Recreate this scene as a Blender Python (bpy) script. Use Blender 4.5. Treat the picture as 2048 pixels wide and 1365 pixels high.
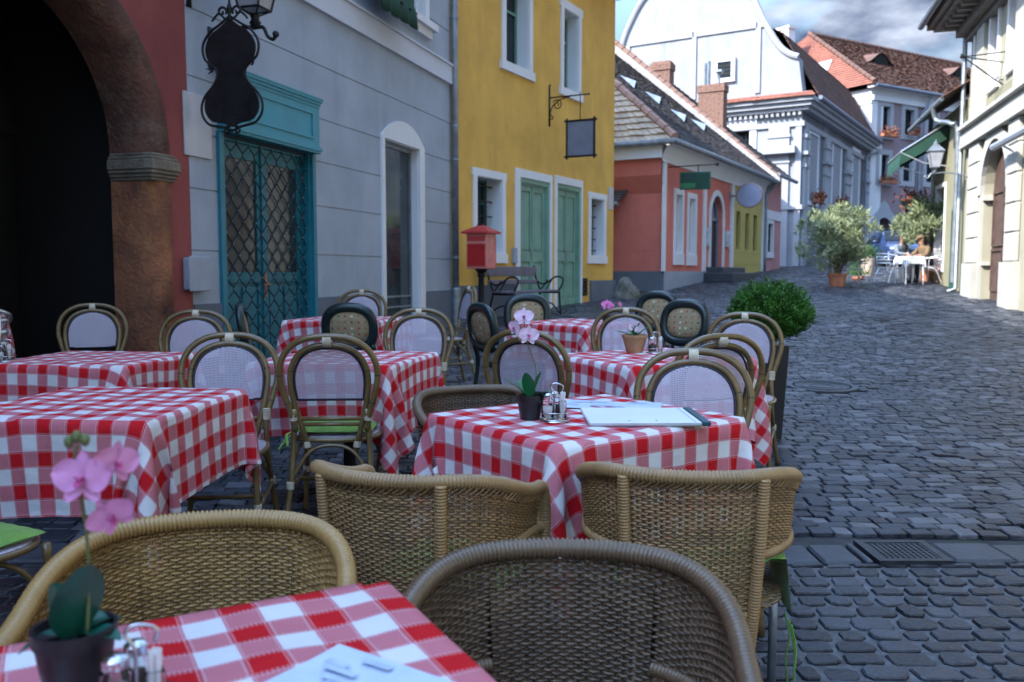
import bpy, math, random
import numpy as np
from mathutils import Vector, Matrix, Euler
R = math.radians
rng = random.Random(7)
C = bpy.context.scene.collection
for o in list(bpy.data.objects): bpy.data.objects.remove(o)

# ---------------------------------------------------------------- camera, sky, sun, exposure
FPX = 1750.0; PITCH = math.atan(140.0/FPX); CAMH = 1.28
cam_d = bpy.data.cameras.new('camera'); cam = bpy.data.objects.new('camera', cam_d); C.objects.link(cam)
cam.location = (0, 0, CAMH); cam.rotation_euler = (R(90)-PITCH, 0, 0)
cam_d.sensor_width = 36; cam_d.lens = FPX/2048*36; cam_d.clip_start = .05; cam_d.clip_end = 2000
cam_d.dof.use_dof = True; cam_d.dof.focus_distance = 3.1; cam_d.dof.aperture_fstop = 4.5
bpy.context.scene.camera = cam
SUN_AZ = R(-116); SUN_EL = R(40)
world = bpy.data.worlds.new('World'); bpy.context.scene.world = world; world.use_nodes = True
def setup_world():
    nt = world.node_tree; nt.nodes.clear(); N = nt.nodes.new; L = nt.links.new
    out = N('ShaderNodeOutputWorld'); bg = N('ShaderNodeBackground'); bg.inputs[1].default_value = .15
    sky = N('ShaderNodeTexSky'); sky.sky_type = 'NISHITA'; sky.sun_disc = False
    sky.sun_elevation = SUN_EL; sky.sun_rotation = SUN_AZ; sky.air_density = 1.0; sky.dust_density = .4; sky.ozone_density = 2.5
    tc = N('ShaderNodeTexCoord'); sep = N('ShaderNodeSeparateXYZ'); L(tc.outputs['Generated'], sep.inputs[0])
    # cloud layer: project the view direction on a plane overhead
    ad = N('ShaderNodeMath'); ad.operation = 'ADD'; ad.inputs[1].default_value = .28; L(sep.outputs[2], ad.inputs[0])
    dx = N('ShaderNodeMath'); dx.operation = 'DIVIDE'; L(sep.outputs[0], dx.inputs[0]); L(ad.outputs[0], dx.inputs[1])
    dy = N('ShaderNodeMath'); dy.operation = 'DIVIDE'; L(sep.outputs[1], dy.inputs[0]); L(ad.outputs[0], dy.inputs[1])
    cb = N('ShaderNodeCombineXYZ'); L(dx.outputs[0], cb.inputs[0]); L(dy.outputs[0], cb.inputs[1])
    n1 = N('ShaderNodeTexNoise'); n1.inputs['Scale'].default_value = 2.3; n1.inputs['Detail'].default_value = 9; n1.inputs['Roughness'].default_value = .58
    n1.inputs['Distortion'].default_value = .3
    L(cb.outputs[0], n1.inputs['Vector'])
    # more cloud to the right (east), clearer to the left
    sx = N('ShaderNodeMapRange'); sx.inputs[1].default_value = .02; sx.inputs[2].default_value = .32; sx.inputs[3].default_value = -.22; sx.inputs[4].default_value = .10
    L(sep.outputs[0], sx.inputs[0])
    s2 = N('ShaderNodeMath'); s2.operation = 'ADD'; L(n1.outputs[0], s2.inputs[0]); L(sx.outputs[0], s2.inputs[1])
    r = N('ShaderNodeValToRGB'); r.color_ramp.elements[0].position = .42; r.color_ramp.elements[1].position = .60
    L(s2.outputs[0], r.inputs[0])
    n2 = N('ShaderNodeTexNoise'); n2.inputs['Scale'].default_value = 5.5; n2.inputs['Detail'].default_value = 8; L(cb.outputs[0], n2.inputs['Vector'])
    rc = N('ShaderNodeValToRGB'); e = rc.color_ramp.elements; e[0].position = .40; e[0].color = (.14, .20, .36, 1); e[1].position = .66; e[1].color = (.9, 1.0, 1.2, 1)
    L(n2.outputs[0], rc.inputs[0])
    mx = N('ShaderNodeMix'); mx.data_type = 'RGBA'; L(r.outputs[0], mx.inputs[0]); tn = N('ShaderNodeVectorMath'); tn.operation = 'MULTIPLY'; tn.inputs[1].default_value = (1.05, 1.03, .93); L(sky.outputs[0], tn.inputs[0]); el = N('ShaderNodeMapRange'); el.inputs[1].default_value = .2; el.inputs[2].default_value = .8; el.inputs[3].default_value = .14; el.inputs[4].default_value = 1.7; L(sep.outputs[2], el.inputs[0]); tn2 = N('ShaderNodeVectorMath'); tn2.operation = 'SCALE'; L(tn.outputs[0], tn2.inputs[0]); L(el.outputs[0], tn2.inputs['Scale']); L(tn2.outputs[0], mx.inputs[6]); L(rc.outputs[0], mx.inputs[7])
    L(mx.outputs[2], bg.inputs[0]); L(bg.outputs[0], out.inputs[0])
setup_world()
sd = bpy.data.lights.new('sun', 'SUN'); sd.energy = 1.5; sd.angle = R(.5); sd.color = (1, .93, .82)
sun = bpy.data.objects.new('sun', sd); C.objects.link(sun)
SV = Vector((math.sin(SUN_AZ)*math.cos(SUN_EL), math.cos(SUN_AZ)*math.cos(SUN_EL), math.sin(SUN_EL)))
sun.rotation_euler = SV.to_track_quat('Z', 'Y').to_euler()
vs = bpy.context.scene.view_settings
vs.view_transform = 'Standard'; vs.look = 'None'; vs.exposure = 2.75; vs.gamma = 1; vs.use_curve_mapping = False

# ---------------------------------------------------------------- ground level, pixel inverse projection
GY = [-30, 0, 3, 5, 7, 8.75, 12, 14, 17.4, 20, 23, 26, 30, 36, 45, 60, 90, 2000]
GZ = [0, 0, .01, .06, .12, .20, .38, .47, .61, .70, .90, 1.07, 1.26, 1.48, 1.80, 2.2, 2.5, 2.6]
def G(y): return float(np.interp(y, GY, GZ))
def ray(px, py):
    cx = (px-1024)/FPX; cy = (682.5-py)/FPX
    return Vector((cx, math.cos(PITCH)+cy*math.sin(PITCH), -math.sin(PITCH)+cy*math.cos(PITCH)))
def atY(px, py, Y):
    d = ray(px, py); t = Y/d.y; return Vector((d.x*t, Y, CAMH+d.z*t))
def atZ(px, py, z):
    d = ray(px, py); t = (z-CAMH)/d.z; return Vector((d.x*t, d.y*t, z))

class Frame:
    """a vertical facade plane: s runs along it, t inwards, z is absolute height"""
    def __init__(self, ox, oy, dx, dy):
        n = math.hypot(dx, dy); self.o = (ox, oy); self.d = (dx/n, dy/n); self.n = (-dy/n, dx/n)
        self.ang = math.atan2(dy, dx)
    def hit(self, px, py, t=0):
        r = ray(px, py); ox = self.o[0]+self.n[0]*t; oy = self.o[1]+self.n[1]*t
        # solve r*k = o + d*s
        det = r.x*(-self.d[1])+self.d[0]*r.y
        k = (ox*(-self.d[1])+self.d[0]*oy)/det
        s = (r.x*k-ox)*self.d[0]+(r.y*k-oy)*self.d[1]
        return s, CAMH+r.z*k
    def s(self, px, t=0): return self.hit(px, 542, t)[0]
    def z(self, px, py, t=0): return self.hit(px, py, t)[1]
    def world(self, s, t=0): return (self.o[0]+self.d[0]*s+self.n[0]*t, self.o[1]+self.d[1]*s+self.n[1]*t)

# ---------------------------------------------------------------- object helpers
def tag(o, label=None, cat=None, group=None, kind=None):
    if label: o['label'] = label
    if cat: o['category'] = cat
    if group: o['group'] = group
    if kind: o['kind'] = kind
    return o
def empty(name, loc=(0, 0, 0), rz=0, label=None, cat=None, group=None):
    o = bpy.data.objects.new(name, None); C.objects.link(o); o.location = loc; o.rotation_euler = (0, 0, rz); o.empty_display_size = .1
    return tag(o, label, cat, group)
def froot(name, fr, label, cat, group=None): return empty(name, (fr.o[0], fr.o[1], 0), fr.ang, label, cat, group)
def copy_tree(o, parent=None):
    c = o.copy(); C.objects.link(c)
    if parent: c.parent = parent
    for ch in list(o.children): copy_tree(ch, c)
    return c
def place(proto, used, x, y, rz, label, group=None, z=None, scale=None):
    o = proto if not used[0] else copy_tree(proto)
    used[0] = True
    o.location = (x, y, G(y) if z is None else z); o.rotation_euler = (0, 0, rz); o['label'] = label
    if group: o['group'] = group
    if scale: o.scale = scale
    return o

class MB:
    def __init__(s): s.v = []; s.f = []; s.n = 0; s.uv = None
    def add(s, vs, fs):
        b = s.n; s.v.extend([tuple(p) for p in vs]); s.n += len(vs)
        s.f.extend([tuple(i+b for i in f) for f in fs]); return s
    def box(s, x0, x1, y0, y1, z0, z1):
        return s.add([(x0, y0, z0), (x1, y0, z0), (x1, y1, z0), (x0, y1, z0), (x0, y0, z1), (x1, y0, z1), (x1, y1, z1), (x0, y1, z1)],
                     [(0, 3, 2, 1), (4, 5, 6, 7), (0, 1, 5, 4), (1, 2, 6, 5), (2, 3, 7, 6), (3, 0, 4, 7)])
    def bbox(s, x0, x1, y0, y1, z0, z1, b=.006):
        """box with chamfered vertical and horizontal edges"""
        xs = [x0, x0+b, x1-b, x1]; ys = [y0, y0+b, y1-b, y1]; zs = [z0, z0+b, z1-b, z1]
        V = []; idx = {}
        def g(i, j, k):
            if (i, j, k) not in idx: idx[(i, j, k)] = len(V); V.append((xs[i], ys[j], zs[k]))
            return idx[(i, j, k)]
        F = [(g(1, 0, 1), g(2, 0, 1), g(2, 0, 2), g(1, 0, 2)), (g(2, 3, 1), g(1, 3, 1), g(1, 3, 2), g(2, 3, 2)),
             (g(0, 2, 1), g(0, 1, 1), g(0, 1, 2), g(0, 2, 2)), (g(3, 1, 1), g(3, 2, 1), g(3, 2, 2), g(3, 1, 2)),
             (g(1, 2, 0), g(2, 2, 0), g(2, 1, 0), g(1, 1, 0)), (g(1, 1, 3), g(2, 1, 3), g(2, 2, 3), g(1, 2, 3)),
             (g(1, 1, 0), g(2, 1, 0), g(2, 0, 1), g(1, 0, 1)), (g(2, 2, 0), g(1, 2, 0), g(1, 3, 1), g(2, 3, 1)),
             (g(1, 2, 0), g(1, 1, 0), g(0, 1, 1), g(0, 2, 1)), (g(2, 1, 0), g(2, 2, 0), g(3, 2, 1), g(3, 1, 1)),
             (g(1, 0, 2), g(2, 0, 2), g(2, 1, 3), g(1, 1, 3)), (g(2, 3, 2), g(1, 3, 2), g(1, 2, 3), g(2, 2, 3)),
             (g(0, 2, 2), g(0, 1, 2), g(1, 1, 3), g(1, 2, 3)), (g(3, 1, 2), g(3, 2, 2), g(2, 2, 3), g(2, 1, 3)),
             (g(0, 1, 1), g(1, 0, 1), g(1, 0, 2), g(0, 1, 2)), (g(2, 0, 1), g(3, 1, 1), g(3, 1, 2), g(2, 0, 2)),
             (g(3, 2, 1), g(2, 3, 1), g(2, 3, 2), g(3, 2, 2)), (g(1, 3, 1), g(0, 2, 1), g(0, 2, 2), g(1, 3, 2)),
             (g(0, 1, 1), g(1, 1, 0), g(1, 0, 1)), (g(3, 1, 1), g(2, 0, 1), g(2, 1, 0)), (g(3, 2, 1), g(2, 2, 0), g(2, 3, 1)), (g(0, 2, 1), g(1, 3, 1), g(1, 2, 0)),
             (g(0, 1, 2), g(1, 0, 2), g(1, 1, 3)), (g(3, 1, 2), g(2, 1, 3), g(2, 0, 2)), (g(3, 2, 2), g(2, 3, 2), g(2, 2, 3)), (g(0, 2, 2), g(1, 2, 3), g(1, 3, 2))]
        return s.add(V, F)
    def tube(s, pts, r, n=8, closed=False, caps=True, flat=1.0):
        P = [Vector(p) for p in pts]; m = len(P)
        rs = r if hasattr(r, '__len__') else [r]*m
        T = []
        for i in range(m):
            a = P[(i-1) % m] if (closed or i > 0) else P[i]; b = P[(i+1) % m] if (closed or i < m-1) else P[i]
            t = (b-a); T.append(t.normalized() if t.length > 1e-9 else Vector((0, 0, 1)))
        up = Vector((0, 0, 1)) if abs(T[0].z) < .9 else Vector((1, 0, 0))
        N0 = (up-T[0]*up.dot(T[0])).normalized(); V = []
        for i in range(m):
            if i: 
                N0 = (N0-T[i]*N0.dot(T[i]))
                N0 = N0.normalized() if N0.length > 1e-6 else Vector((1, 0, 0))
            B = T[i].cross(N0)
            for k in range(n):
                a = 2*math.pi*k/n; V.append(P[i]+(N0*math.cos(a)*flat+B*math.sin(a))*rs[i])
        F = []
        for i in range(m if closed else m-1):
            for k in range(n):
                a = i*n+k; b = i*n+(k+1) % n; c = ((i+1) % m)*n+(k+1) % n; d = ((i+1) % m)*n+k
                F.append((a, b, c, d))
        if caps and not closed: F.append(tuple(range(n-1, -1, -1))); F.append(tuple((m-1)*n+k for k in range(n)))
        return s.add(V, F)
    def lathe(s, prof, n=20, c=(0, 0, 0), sq=None):
        V = []; F = []; m = len(prof)
        for r, z in prof:
            for k in range(n):
                a = 2*math.pi*(k+.5)/n; V.append((c[0]+r*math.cos(a), c[1]+r*math.sin(a), c[2]+z))
        for i in range(m-1):
            for k in range(n): F.append((i*n+k, i*n+(k+1) % n, (i+1)*n+(k+1) % n, (i+1)*n+k))
        if prof[0][0] > 1e-5: F.append(tuple(range(n-1, -1, -1)))
        if prof[-1][0] > 1e-5: F.append(tuple((m-1)*n+k for k in range(n)))
        return s.add(V, F)
    def prism(s, poly, o, ax, ay, az):
        """extrude polygon (2d list) in the frame o + x*ax + y*ay, by vector az"""
        o, ax, ay, az = Vector(o), Vector(ax), Vector(ay), Vector(az); n = len(poly)
        V = [o+ax*x+ay*y for x, y in poly]; V += [p+az for p in V]
        return s.add(V, [tuple(range(n-1, -1, -1)), tuple(range(n, 2*n))]+[(i, (i+1) % n, n+(i+1) % n, n+i) for i in range(n)])
    def sphere(s, c, r, n=12, m=8, sc=(1, 1, 1)):
        prof = [(max(1e-6, math.sin(math.pi*i/m)), -math.cos(math.pi*i/m)) for i in range(m+1)]
        V = []; F = []
        for rr, z in prof:
            for k in range(n):
                a = 2*math.pi*k/n; V.append((c[0]+r*sc[0]*rr*math.cos(a), c[1]+r*sc[1]*rr*math.sin(a), c[2]+r*sc[2]*z))
        for i in range(m):
            for k in range(n): F.append((i*n+k, i*n+(k+1) % n, (i+1)*n+(k+1) % n, (i+1)*n+k))
        return s.add(V, F)
    def build(s, name, mat, parent=None, smooth=False, loc=None, split=False):
        if split:   # every loose piece becomes an object of its own
            par = list(range(s.n))
            def root(i):
                while par[i] != i: par[i] = par[par[i]]; i = par[i]
                return i
            for f in s.f:
                a = root(f[0])
                for i in f[1:]: par[root(i)] = a
            groups = {}
            for f in s.f: groups.setdefault(root(f[0]), []).append(f)
            out = None
            for fs in groups.values():
                m = MB(); mp = {}; 
                for f in fs:
                    for i in f:
                        if i not in mp: mp[i] = len(mp); m.v.append(s.v[i])
                m.n = len(m.v); m.f = [tuple(mp[i] for i in f) for f in fs]; out = m.build(name, mat, parent, smooth, loc)
            return out
        me = bpy.data.meshes.new(name); me.from_pydata(s.v, [], s.f); me.update()
        if mat: me.materials.append(mat)
        if smooth: me.polygons.foreach_set('use_smooth', [True]*len(me.polygons))
        if smooth == 'auto':
            me.set_sharp_from_angle(angle=R(40))
        o = bpy.data.objects.new(name, me); C.objects.link(o)
        if parent: o.parent = parent
        if loc: o.location = loc
        return o
def crv(pts, n=8):
    """Catmull-Rom through points"""
    P = [Vector(p) for p in pts]; out = []
    for i in range(len(P)-1):
        p0 = P[i-1] if i else P[0]*2-P[1]; p1 = P[i]; p2 = P[i+1]; p3 = P[i+2] if i+2 < len(P) else P[-1]*2-P[-2]
        for k in range(n):
            t = k/n; out.append(.5*((2*p1)+(p2-p0)*t+(2*p0-5*p1+4*p2-p3)*t*t+(3*p1-3*p2+p3-p0)*t**3))
    out.append(P[-1]); return out

# ---------------------------------------------------------------- materials
def mat(name, col, rough=.7, var=.12, vscale=3.0, bump=.0, bscale=60, metal=0.0, col2=None, spec=.5, coat=0, wet=None, bdist=.01, detail=6, mapping='Object', sheen=0, trans=0, stain=None):
    m = bpy.data.materials.new(name); m.use_nodes = True; nt = m.node_tree; N = nt.nodes.new; L = nt.links.new
    b = nt.nodes['Principled BSDF']; b.inputs['Roughness'].default_value = rough; b.inputs['Metallic'].default_value = metal
    b.inputs['Specular IOR Level'].default_value = spec; b.inputs['Coat Weight'].default_value = coat
    if sheen: b.inputs['Sheen Weight'].default_value = sheen
    if trans: b.inputs['Transmission Weight'].default_value = trans
    tc = N('ShaderNodeTexCoord')
    c2 = col2 or tuple(max(0, c*(1-var*2)) for c in col); c1 = col if col2 else tuple(min(1, c*(1+var)) for c in col)
    n = N('ShaderNodeTexNoise'); n.inputs['Scale'].default_value = vscale; n.inputs['Detail'].default_value = detail; n.inputs['Roughness'].default_value = .62
    L(tc.outputs[mapping], n.inputs['Vector'])
    r = N('ShaderNodeValToRGB'); r.color_ramp.elements[0].position = .3; r.color_ramp.elements[1].position = .7
    r.color_ramp.elements[0].color = (*c2, 1); r.color_ramp.elements[1].color = (*c1, 1)
    L(n.outputs[0], r.inputs[0]); src = r.outputs[0]
    if stain:
        mp = N('ShaderNodeMapping'); mp.inputs['Scale'].default_value = stain[2] if len(stain) > 2 else (1.5, 1.5, .35); L(tc.outputs[mapping], mp.inputs[0])
        n3 = N('ShaderNodeTexNoise'); n3.inputs['Scale'].default_value = 1.6; n3.inputs['Detail'].default_value = 9; n3.inputs['Roughness'].default_value = .7; L(mp.outputs[0], n3.inputs['Vector'])
        r3 = N('ShaderNodeValToRGB'); r3.color_ramp.elements[0].position = .50; r3.color_ramp.elements[1].position = .72
        r3.color_ramp.elements[1].color = (stain[1],)*3+(1,)
        L(n3.outputs[0], r3.inputs[0])
        mx = N('ShaderNodeMix'); mx.data_type = 'RGBA'; L(r3.outputs[0], mx.inputs[0]); L(src, mx.inputs[6]); mx.inputs[7].default_value = (*stain[0], 1); src = mx.outputs[2]
    L(src, b.inputs['Base Color'])
    n2 = N('ShaderNodeTexNoise'); n2.inputs['Scale'].default_value = bscale; n2.inputs['Detail'].default_value = 5; L(tc.outputs[mapping], n2.inputs['Vector'])
    rr = N('ShaderNodeMapRange'); rr.inputs[3].default_value = max(0, rough-.1); rr.inputs[4].default_value = min(1, rough+.1); L(n.outputs[0], rr.inputs[0]); L(rr.outputs[0], b.inputs['Roughness'])
    if bump:
        bp = N('ShaderNodeBump'); bp.inputs['Strength'].default_value = bump; bp.inputs['Distance'].default_value = bdist; L(n2.outputs[0], bp.inputs['Height']); L(bp.outputs[0], b.inputs['Normal'])
    return m
def plaster(name, col, var=.05, stain=None): return mat(name, col, .85, var, 1.3, .35, 45, spec=.25, stain=stain, bdist=.006)
M = {}
M['grey'] = plaster('grey_plaster', (.35, .40, .48), .08, ((.25, .30, .37), .65))
M['greyband'] = plaster('pale_band_plaster', (.55, .58, .66), .04)
M['greyplinth'] = plaster('grey_plinth_plaster', (.13, .15, .19), .08)
M['yellow'] = plaster('ochre_plaster', (.68, .41, .095), .10, ((.50, .30, .085), .75))
M['white'] = plaster('white_plaster', (.68, .70, .74), .03, ((.55, .57, .62), .35))
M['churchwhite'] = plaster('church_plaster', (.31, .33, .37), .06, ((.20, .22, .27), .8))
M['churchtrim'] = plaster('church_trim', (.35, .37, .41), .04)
M['redwall'] = plaster('dark_red_plaster', (.28, .075, .07), .12, ((.17, .05, .05), .8))
M['pink'] = plaster('coral_plaster', (.62, .19, .15), .08, ((.50, .14, .11), .6))
M['pale_pink'] = plaster('pale_pink_plaster', (.50, .25, .25), .07)
M['mustard'] = plaster('mustard_plaster', (.52, .43, .14), .06)
M['mauve'] = plaster('mauve_plaster', (.27, .21, .24), .06)
M['cream'] = plaster('cream_plaster', (.36, .345, .27), .06, ((.29, .27, .20), .6))
M['creamtrim'] = plaster('cream_trim', (.43, .43, .40), .05, ((.46, .45, .42), .5))
M['olivewall'] = plaster('olive_plaster', (.27, .26, .18), .07)
M['stone'] = mat('arch_sandstone', (.34, .14, .07), .85, .3, 2.6, .9, 30, col2=(.07, .03, .025), spec=.3, stain=((.42, .21, .045), .9, (2.2, 2.2, .45)), bdist=.02)
M['stonedark'] = mat('arch_ring_stone', (.16, .075, .055), .85, .3, 2.6, .9, 30, col2=(.05, .025, .022), spec=.3, stain=((.20, .15, .11), .7, (3, 3, 3)), bdist=.02)
M['stonegrey'] = mat('capital_stone', (.22, .19, .15), .85, .25, 4, .8, 35, col2=(.07, .06, .05), spec=.3, bdist=.02)
M['blackwood'] = mat('black_wood', (.006, .007, .008), .5, .3, 2, .2, 30)
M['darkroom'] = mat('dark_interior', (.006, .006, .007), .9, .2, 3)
M['teal'] = mat('teal_paint', (.012, .17, .235), .42, .12, 3, .12, 90, stain=((.008, .12, .17), .5))
M['teallight'] = mat('light_teal_paint', (.035, .27, .36), .45, .08, 3, .1, 80)
M['green'] = mat('sage_green_paint', (.17, .32, .25), .5, .12, 3, .15, 60, stain=((.11, .23, .17), .6))
M['greendark'] = mat('dark_green_paint', (.02, .10, .07), .5, .15, 4, .1, 60)
M['iron'] = mat('wrought_iron', (.012, .013, .016), .5, .3, 8, .3, 70, metal=.3)
M['bluemetal'] = mat('grille_bars', (.012, .035, .055), .45, .3, 8, .2, 70, metal=.4)
M['zinc'] = mat('zinc_pipe', (.28, .32, .37), .42, .2, 6, .2, 60, metal=.6, stain=((.2, .23, .26), .8, (6, 6, .6)))
M['steel'] = mat('steel', (.62, .63, .65), .22, .08, 10, .05, 60, metal=1)
M['alu'] = mat('aluminium', (.74, .76, .80), .35, .06, 10, .05, 60, metal=.85)
M['whitepaint'] = mat('white_paint', (.76, .77, .80), .5, .05, 4, .1, 60)
M['redpaint'] = mat('red_paint', (.50, .035, .035), .5, .12, 5, .12, 60, stain=((.6, .22, .2), .5, (2, 2, 1)))
M['redpale'] = mat('faded_red_paint', (.64, .20, .17), .6, .12, 7, .12, 60, stain=((.7, .42, .38), .8, (2, 2, 1)))
M['redpanel'] = mat('deep_red_paint', (.44, .012, .012), .45, .08, 5, .08, 60)
M['terracotta'] = mat('terracotta', (.44, .16, .085), .8, .15, 8, .4, 50, stain=((.55, .33, .24), .5, (2, 2, 1)))
M['slatewood'] = mat('bench_planks', (.13, .12, .16), .5, .18, 4, .3, 40)
M['glass'] = mat('window_glass', (.012, .018, .026), .22, .3, 2, spec=.3)
M['glasslight'] = mat('shop_glass', (.05, .07, .08), .10, .5, 1.5, spec=.45, col2=(.01, .015, .02))
M['plaque'] = mat('plaque_stone', (.47, .47, .50), .55, .05, 6, .15, 60)
M['meter'] = mat('meter_box_paint', (.30, .34, .42), .45, .06, 6, .08, 60)
M['signpanel'] = mat('blank_sign_panel', (.17, .20, .27), .4, .1, 3, .05, 50)
M['ovalpanel'] = mat('oval_sign_panel', (.26, .29, .40), .4, .06, 3)
M['rooftile'] = mat('brown_roof_tiles', (.085, .078, .082), .85, .35, 1.8, .5, 30, col2=(.028, .026, .031), detail=10)
M['tilered'] = mat('red_roof_tiles', (.30, .115, .08), .85, .25, 1.4, .5, 30, col2=(.19, .07, .05))
M['hiptile'] = mat('pale_hip_tiles', (.42, .25, .19), .85, .25, 3, .5, 30, col2=(.26, .15, .11))
M['tilebrown'] = mat('umber_roof_tiles', (.17, .085, .065), .85, .3, 1.4, .5, 30, col2=(.085, .05, .042))
M['tilebeige'] = mat('beige_roof_tiles', (.60, .46, .33), .85, .25, 3, .5, 30, col2=(.34, .26, .19))
M['brick'] = mat('chimney_brick', (.27, .155, .12), .9, .3, 9, .6, 40, col2=(.17, .10, .08))
M['guard'] = mat('rough_stone', (.17, .17, .15), .9, .3, 9, .9, 30, bdist=.03)
M['whitewash'] = mat('flaking_whitewash', (.38, .38, .40), .9, .2, 5, .7, 30, stain=((.33, .27, .22), .8, (2, 2, 2)))
M['joint'] = mat('joint_sand', (.10, .105, .115), .95, .3, 20, .6, 120, stain=((.09, .10, .11), .6, (2, 2, 2)))
M['jointdark'] = mat('joint_dark', (.035, .036, .042), .95, .3, 12, .6, 120, stain=((.03, .055, .02), .7, (3, 3, 3)))
M['rattan'] = mat('rattan_cane', (.19, .125, .045), .35, .3, 9, .15, 60, col2=(.095, .062, .024), coat=.3)
M['binding'] = mat('cream_binding', (.56, .50, .38), .6, .12, 30, .2, 90)
M['node'] = mat('cane_node', (.012, .010, .008), .6, .2)
M['piping'] = mat('navy_piping', (.018, .02, .035), .5, .2)
M['seatgreen'] = mat('green_cushion', (.16, .34, .035), .85, .18, 12, .5, 180, sheen=.2, col2=(.10, .24, .025))
M['resin'] = mat('dark_resin', (.008, .022, .025), .3, .2, 5, .05, 60)
M['potblack'] = mat('black_plastic_pot', (.012, .013, .018), .4, .2, 8, .1, 60)
M['leaf'] = mat('orchid_leaf', (.02, .17, .05), .4, .25, 10, .2, 40, col2=(.008, .085, .035))
M['leafdark'] = mat('teal_orchid_leaf', (.004, .08, .055), .4, .25, 10, .2, 40)
M['petal'] = mat('pink_petal', (.68, .30, .60), .6, .1, 14, .2, 60, col2=(.60, .24, .42), trans=.0)
M['petalpale'] = mat('pale_petal', (.72, .55, .72), .6, .06, 25, .2, 60)
M['petaldeep'] = mat('magenta_lip', (.50, .07, .24), .6, .15, 20)
M['stemgreen'] = mat('stem', (.12, .15, .05), .6, .2, 10)
M['clay'] = mat('striped_clay', (.40, .22, .12), .75, .2, 9, .3, 50, stain=((.24, .27, .08), .9, (2, 2, 22)))
M['salt'] = mat('salt', (.78, .78, .80), .8, .05, 60, .4, 200)
M['pepper'] = mat('pepper', (.06, .045, .04), .8, .3, 90, .4, 200)
M['paper'] = mat('printed_paper', (.56, .64, .76), .6, .05, 12, col2=(.42, .53, .70))
M['box'] = mat('white_menu_board', (.66, .70, .78), .5, .03, 6)
M['boxend'] = mat('dark_teal_end', (.01, .06, .08), .5, .1, 6)
M['bark'] = mat('bark', (.16, .13, .10), .9, .3, 12, .6, 50)
M['box_leaf'] = mat('boxwood_leaf', (.055, .19, .014), .5, .3, 6, col2=(.010, .06, .006))
M['oleander'] = mat('oleander_leaf', (.34, .38, .22), .55, .3, 9, col2=(.08, .13, .055))
M['geranium'] = mat('geranium', (.38, .03, .015), .7, .3, 6, col2=(.08, .10, .02))
M['carpaint'] = mat('blue_car_paint', (.02, .045, .13), .25, .1, 3, coat=1)
M['tyre'] = mat('tyre_rubber', (.015, .015, .016), .8, .1)
M['skin'] = mat('skin', (.50, .26, .18), .6, .08, 20)
M['hair'] = mat('dark_hair', (.03, .018, .012), .7, .3, 40)
M['tan'] = mat('tan_jacket', (.17, .115, .065), .85, .12, 20)
M['darkcloth'] = mat('dark_cloth', (.015, .018, .03), .85, .2, 12)
M['bluecloth'] = mat('pale_blue_shirt', (.16, .20, .27), .85, .12, 12)
M['awning'] = mat('green_awning', (.006, .050, .033), .75, .15, 4, .1, 60)
M['frost'] = mat('frosted_lantern_glass', (.35, .36, .40), .35, .15, 5)
M['headlight'] = mat('headlight_glass', (.65, .68, .72), .1, .1, 5)
M['slab'] = mat('gutter_slab', (.042, .050, .064), .55, .25, 4, .5, 40)
M['castiron'] = mat('cast_iron', (.035, .042, .055), .45, .3, 12, .5, 60, metal=.5)
M['planter'] = mat('dark_planter', (.012, .013, .016), .5, .2)
M['whitecloth'] = mat('white_cloth', (.72, .74, .80), .9, .06, 14, .2, 60)
M['whiteshutter'] = mat('lattice_pane', (.42, .50, .55), .25, .2, 4)
M['urn'] = mat('pale_urn', (.60, .48, .42), .8, .1, 8, .2, 40)

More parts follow.
